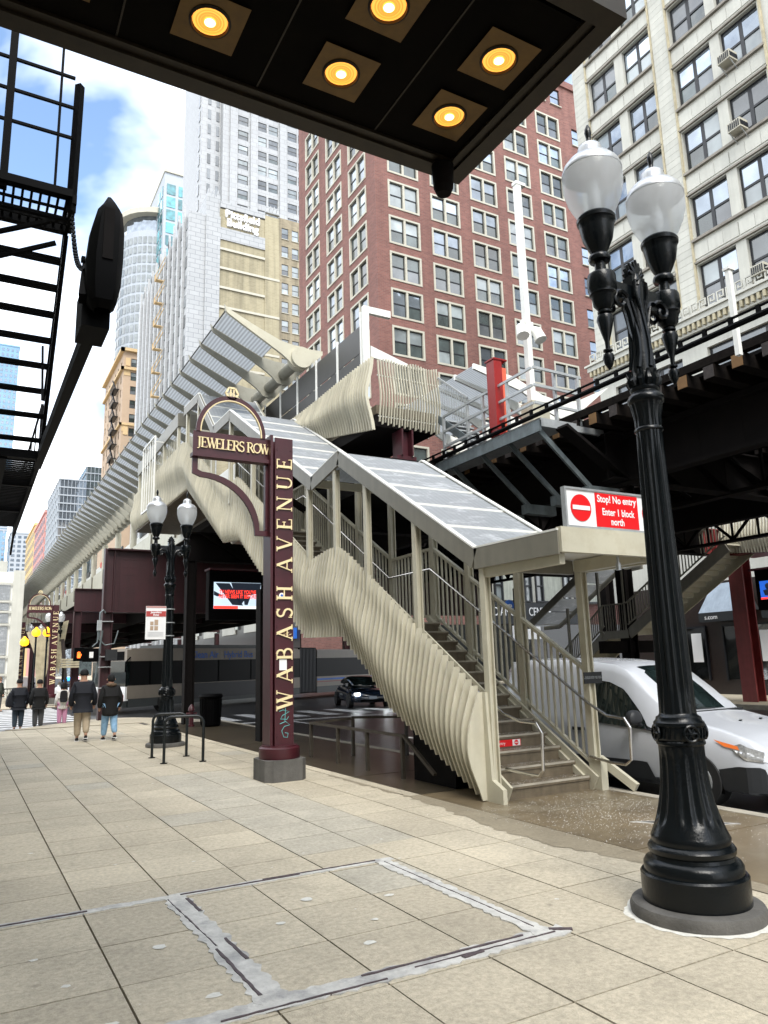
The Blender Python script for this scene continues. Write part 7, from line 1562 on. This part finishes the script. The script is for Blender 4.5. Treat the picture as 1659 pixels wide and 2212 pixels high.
# ================================================================== PEOPLE
def skin(name, nodes, edges, mat, par, root=None, sub=2):
    keys = list(nodes); ix = {k: i for i, k in enumerate(keys)}
    me = bpy.data.meshes.new(name); me.from_pydata([nodes[k][:3] for k in keys], [(ix[a], ix[b]) for a, b in edges], []); me.materials.append(K[mat] if isinstance(mat, str) else mat)
    o = link(me, name, par, ORG[par.name]); sm = o.modifiers.new('skin', 'SKIN'); sm.use_smooth_shade = True
    if not me.skin_vertices: me.skin_vertices.new() if hasattr(me.skin_vertices, 'new') else None
    lay = me.skin_vertices[0].data
    for k in keys:
        r = nodes[k][3]; lay[ix[k]].radius = (r, r * (nodes[k][4] if len(nodes[k]) > 4 else 1))
        lay[ix[k]].use_root = (k == (root or keys[0]))
    ss = o.modifiers.new('sub', 'SUBSURF'); ss.levels = sub; ss.render_levels = sub; return o
def person(label, loc, H, rz, coat, trouser, shoe='blk', hat='blk', hatkind='beanie', stride=0.0, coatlen=.40, bag=None, lean=0.0, bulk=1.0, fur=False, group=None, skinm='skin', sole=False):
    t = T('person', label, 'person', (0, 0, 0), group); k = H
    hx = .055 * k
    f0, f1 = stride, -stride
    fl = .045 if stride else 0
    N = {'pel': (0, 0, .53 * k, .085 * k), 'sp': (0, .0 + lean * .3, .63 * k, .08 * k), 'ch': (0, lean * .7, .74 * k, .092 * k), 'nk': (0, lean, .845 * k, .035 * k), 'hd': (0, lean + .01, .895 * k, .05 * k), 'tp': (0, lean + .01, .955 * k, .048 * k),
         'hl': (-hx, 0, .50 * k, .052 * k), 'hr': (hx, 0, .50 * k, .052 * k), 'kl': (-hx, f0 * .5 + .01, .285 * k, .034 * k), 'kr': (hx, f1 * .35 + .03 * bool(stride), .285 * k, .034 * k), 'al': (-hx, f0, .05 * k, .022 * k), 'ar': (hx, f1, (.05 + fl) * k, .022 * k),
         'tl': (-hx - .01, f0 + .09 * k, .022 * k, .02 * k), 'tr': (hx + .01, f1 + (.06 if stride else .09) * k, (.022 + fl * .2) * k, .02 * k),
         'sl': (-.092 * k * bulk, lean * .85, .785 * k, .042 * k), 'sr': (.092 * k * bulk, lean * .85, .785 * k, .042 * k), 'el': (-.128 * k * bulk, lean - .02 * k, .62 * k, .032 * k), 'er': (.128 * k * bulk, lean - .02 * k, .62 * k, .032 * k), 'wl': (-.135 * k * bulk, .05 * k, .49 * k, .022 * k), 'wr': (.135 * k * bulk, .05 * k, .49 * k, .022 * k), 'fl': (-.13 * k * bulk, .06 * k, .44 * k, .018 * k), 'fr': (.13 * k * bulk, .06 * k, .44 * k, .018 * k)}
    E = [('pel', 'sp'), ('sp', 'ch'), ('ch', 'nk'), ('nk', 'hd'), ('hd', 'tp'), ('pel', 'hl'), ('pel', 'hr'), ('hl', 'kl'), ('hr', 'kr'), ('kl', 'al'), ('kr', 'ar'), ('al', 'tl'), ('ar', 'tr'), ('ch', 'sl'), ('ch', 'sr'), ('sl', 'el'), ('sr', 'er'), ('el', 'wl'), ('er', 'wr'), ('wl', 'fl'), ('wr', 'fr')]
    skin('body', N, E, skinm, t, 'pel')
    g_ = lambda a, d=0.0, m=1.0: (*N[a][:3], N[a][3] * m + d)
    z_ = (.53 - (coatlen - .40)) * k
    cN = {'hem': (0, 0, z_ - .07 * k, .118 * k * bulk, 1), 'pel': (0, 0, .54 * k, .118 * k * bulk), 'sp': (0, lean * .3, .64 * k, .105 * k * bulk), 'ch': (0, lean * .7, .74 * k, .102 * k * bulk), 'nk': (0, lean, .835 * k, .048 * k), 'sl': g_('sl', .018 * k * bulk), 'sr': g_('sr', .018 * k * bulk), 'el': g_('el', .018 * k * bulk), 'er': g_('er', .018 * k * bulk), 'wl': g_('wl', .016 * k), 'wr': g_('wr', .016 * k)}
    skin('jacket', cN, [('hem', 'pel'), ('pel', 'sp'), ('sp', 'ch'), ('ch', 'nk'), ('ch', 'sl'), ('ch', 'sr'), ('sl', 'el'), ('sr', 'er'), ('el', 'wl'), ('er', 'wr')], coat, t, 'pel')
    tN = {'pel': (0, 0, .53 * k, .092 * k), 'hl': g_('hl', .018 * k), 'hr': g_('hr', .018 * k), 'kl': g_('kl', .026 * k), 'kr': g_('kr', .026 * k), 'al': (*N['al'][:2], N['al'][2] + .015 * k, .043 * k), 'ar': (*N['ar'][:2], N['ar'][2] + .015 * k, .043 * k)}
    skin('trousers', tN, [('pel', 'hl'), ('pel', 'hr'), ('hl', 'kl'), ('hr', 'kr'), ('kl', 'al'), ('kr', 'ar')], trouser, t, 'pel')
    for a, b in (('al', 'tl'), ('ar', 'tr')):
        A, B_ = Vector(N[a][:3]), Vector(N[b][:3]); s = loft('shoe', [[(A.x + x * w * k, A.y + (B_.y - A.y) * q_ - .03 * k * (1 - q_), max(.004, z * k + (A.z - .05 * k) * (1 - q_ * .6))) for x, z in ((-1, .0), (-1, h * .5), (-.6, h), (.6, h), (1, h * .5), (1, .0))] for q_, w, h in ((-.15, .016, .03), (0, .024, .055), (.5, .026, .05), (1.0, .026, .03), (1.3, .018, .02))], shoe, t)
        if sole:
            q = MB(); q.box(A.x - .028 * k, A.x + .028 * k, A.y - .055 * k, A.y + .125 * k, max(0.0, A.z - .05 * k) + .001, max(0, A.z - .05 * k) + .016); q.build('shoe_sole', 'sole', t)
    hz = N['tp'][2]; y0 = N['tp'][1]
    if hatkind == 'beanie': loft('hat', [[(r * k * math.cos(a * PI / 6), y0 + r * k * math.sin(a * PI / 6) * 1.1, z) for a in range(12)] for r, z in ((.058, hz - .04 * k), (.064, hz - .015 * k), (.06, hz + .02 * k), (.045, hz + .045 * k), (.015, hz + .055 * k))], hat, t)
    elif hatkind == 'hood': loft('hood', [[(r * k * math.cos(a * PI / 6), y0 - .01 + r * k * math.sin(a * PI / 6) * 1.1, z) for a in range(12)] for r, z in ((.06, hz - .10 * k), (.074, hz - .06 * k), (.075, hz), (.055, hz + .045 * k), (.015, hz + .06 * k))], hat, t)
    else: loft('hair', [[(r * k * math.cos(a * PI / 6), y0 - .008 + r * k * math.sin(a * PI / 6) * 1.1, z) for a in range(12)] for r, z in ((.045, hz - .075 * k), (.058, hz - .04 * k), (.06, hz), (.045, hz + .04 * k), (.01, hz + .052 * k))], hat, t)
    for s in (-1, 1):
        q = MB(); q.lathe([(.006 * k, -.014 * k), (.012 * k, 0), (.006 * k, .014 * k)], 6, (s * .055 * k, y0, hz - .03 * k)); q.build('ear', skinm, t)
    q = MB(); q.prism([(y0 + .052 * k, hz - .03 * k), (y0 + .072 * k, hz - .045 * k), (y0 + .052 * k, hz - .05 * k)], 0, -.008 * k, .008 * k); q.build('nose', skinm, t)
    if fur: loft('fur_collar', [[(r * k * math.cos(a * PI / 6), lean - .02 + r * k * math.sin(a * PI / 6), z * k) for a in range(12)] for r, z in ((.07, .81), (.088, .835), (.085, .86), (.06, .87))], 'fur', t)
    if bag == 'backpack':
        loft('backpack', [[(x * w * k, -(.09 + (.09 if y_ else 0)) * k * 1, z * k) for x, y_ in ((-1, 0), (-1, 1), (-.6, 1.2), (.6, 1.2), (1, 1), (1, 0))] for w, z in ((.06, .56), (.085, .58), (.09, .70), (.08, .80), (.05, .83))], 'blk', t)
        q = MB(); q.bar((-.05 * k, -.205 * k * .9, .60 * k), (.05 * k, -.205 * k * .9, .60 * k), .02, .08); q.build('bag_pocket', 'navy', t)
    if bag == 'shoulder':
        loft('shoulder_bag', [[(-.17 * k + x * .09 * k * w, -.03 + y_ * .07 * k, z * k) for x, y_ in ((-1, -1), (-1, 1), (1, 1), (1, -1))] for w, z in ((.7, .46), (1, .49), (1, .60), (.6, .68), (.3, .76))], 'navy', t)
    t.location = loc; t.rotation_euler = (0, 0, rz); return t
person('man in long navy hooded jacket and beige trousers walking away on the sidewalk', (2.66, 19.75, 0), 1.68, -.1, 'navy', 'khaki', stride=.13, coatlen=.44, bulk=1.15, hatkind='beanie', sole=True)
person('woman in black parka with fur collar and light blue jeans walking beside the maroon column', (3.25, 19.5, 0), 1.55, .05, 'blk', 'jeans', stride=.2, coatlen=.50, bulk=1.12, fur=True, hatkind='hair', hat='blk', sole=True)
person('stooping pedestrian in dark jacket and jeans with a dark shoulder bag waiting at the crossing', (1.72, 26.9, -.13), 1.58, .1, 'navy', 'dkjean', lean=.06, bag='shoulder', bulk=1.15)
person('pedestrian in black quilted puffer jacket and grey trousers waiting at the crossing', (2.28, 26.7, -.13), 1.55, 0, 'blk', 'greyf', bulk=1.1)
person('pedestrian in white coat and pink trousers wearing a black backpack at the crossing', (3.05, 27.3, -.13), 1.42, 0, 'whitef', 'pinkf', bag='backpack', coatlen=.46, hatkind='hood')
person('pedestrian in dark olive jacket crossing at the extreme left edge of the street', (1.72, 40.5, -.13), 1.62, -1.2, 'olive', 'greyf', hatkind='hair', hat='fur')
print('OBJECTS', len(bpy.data.objects))
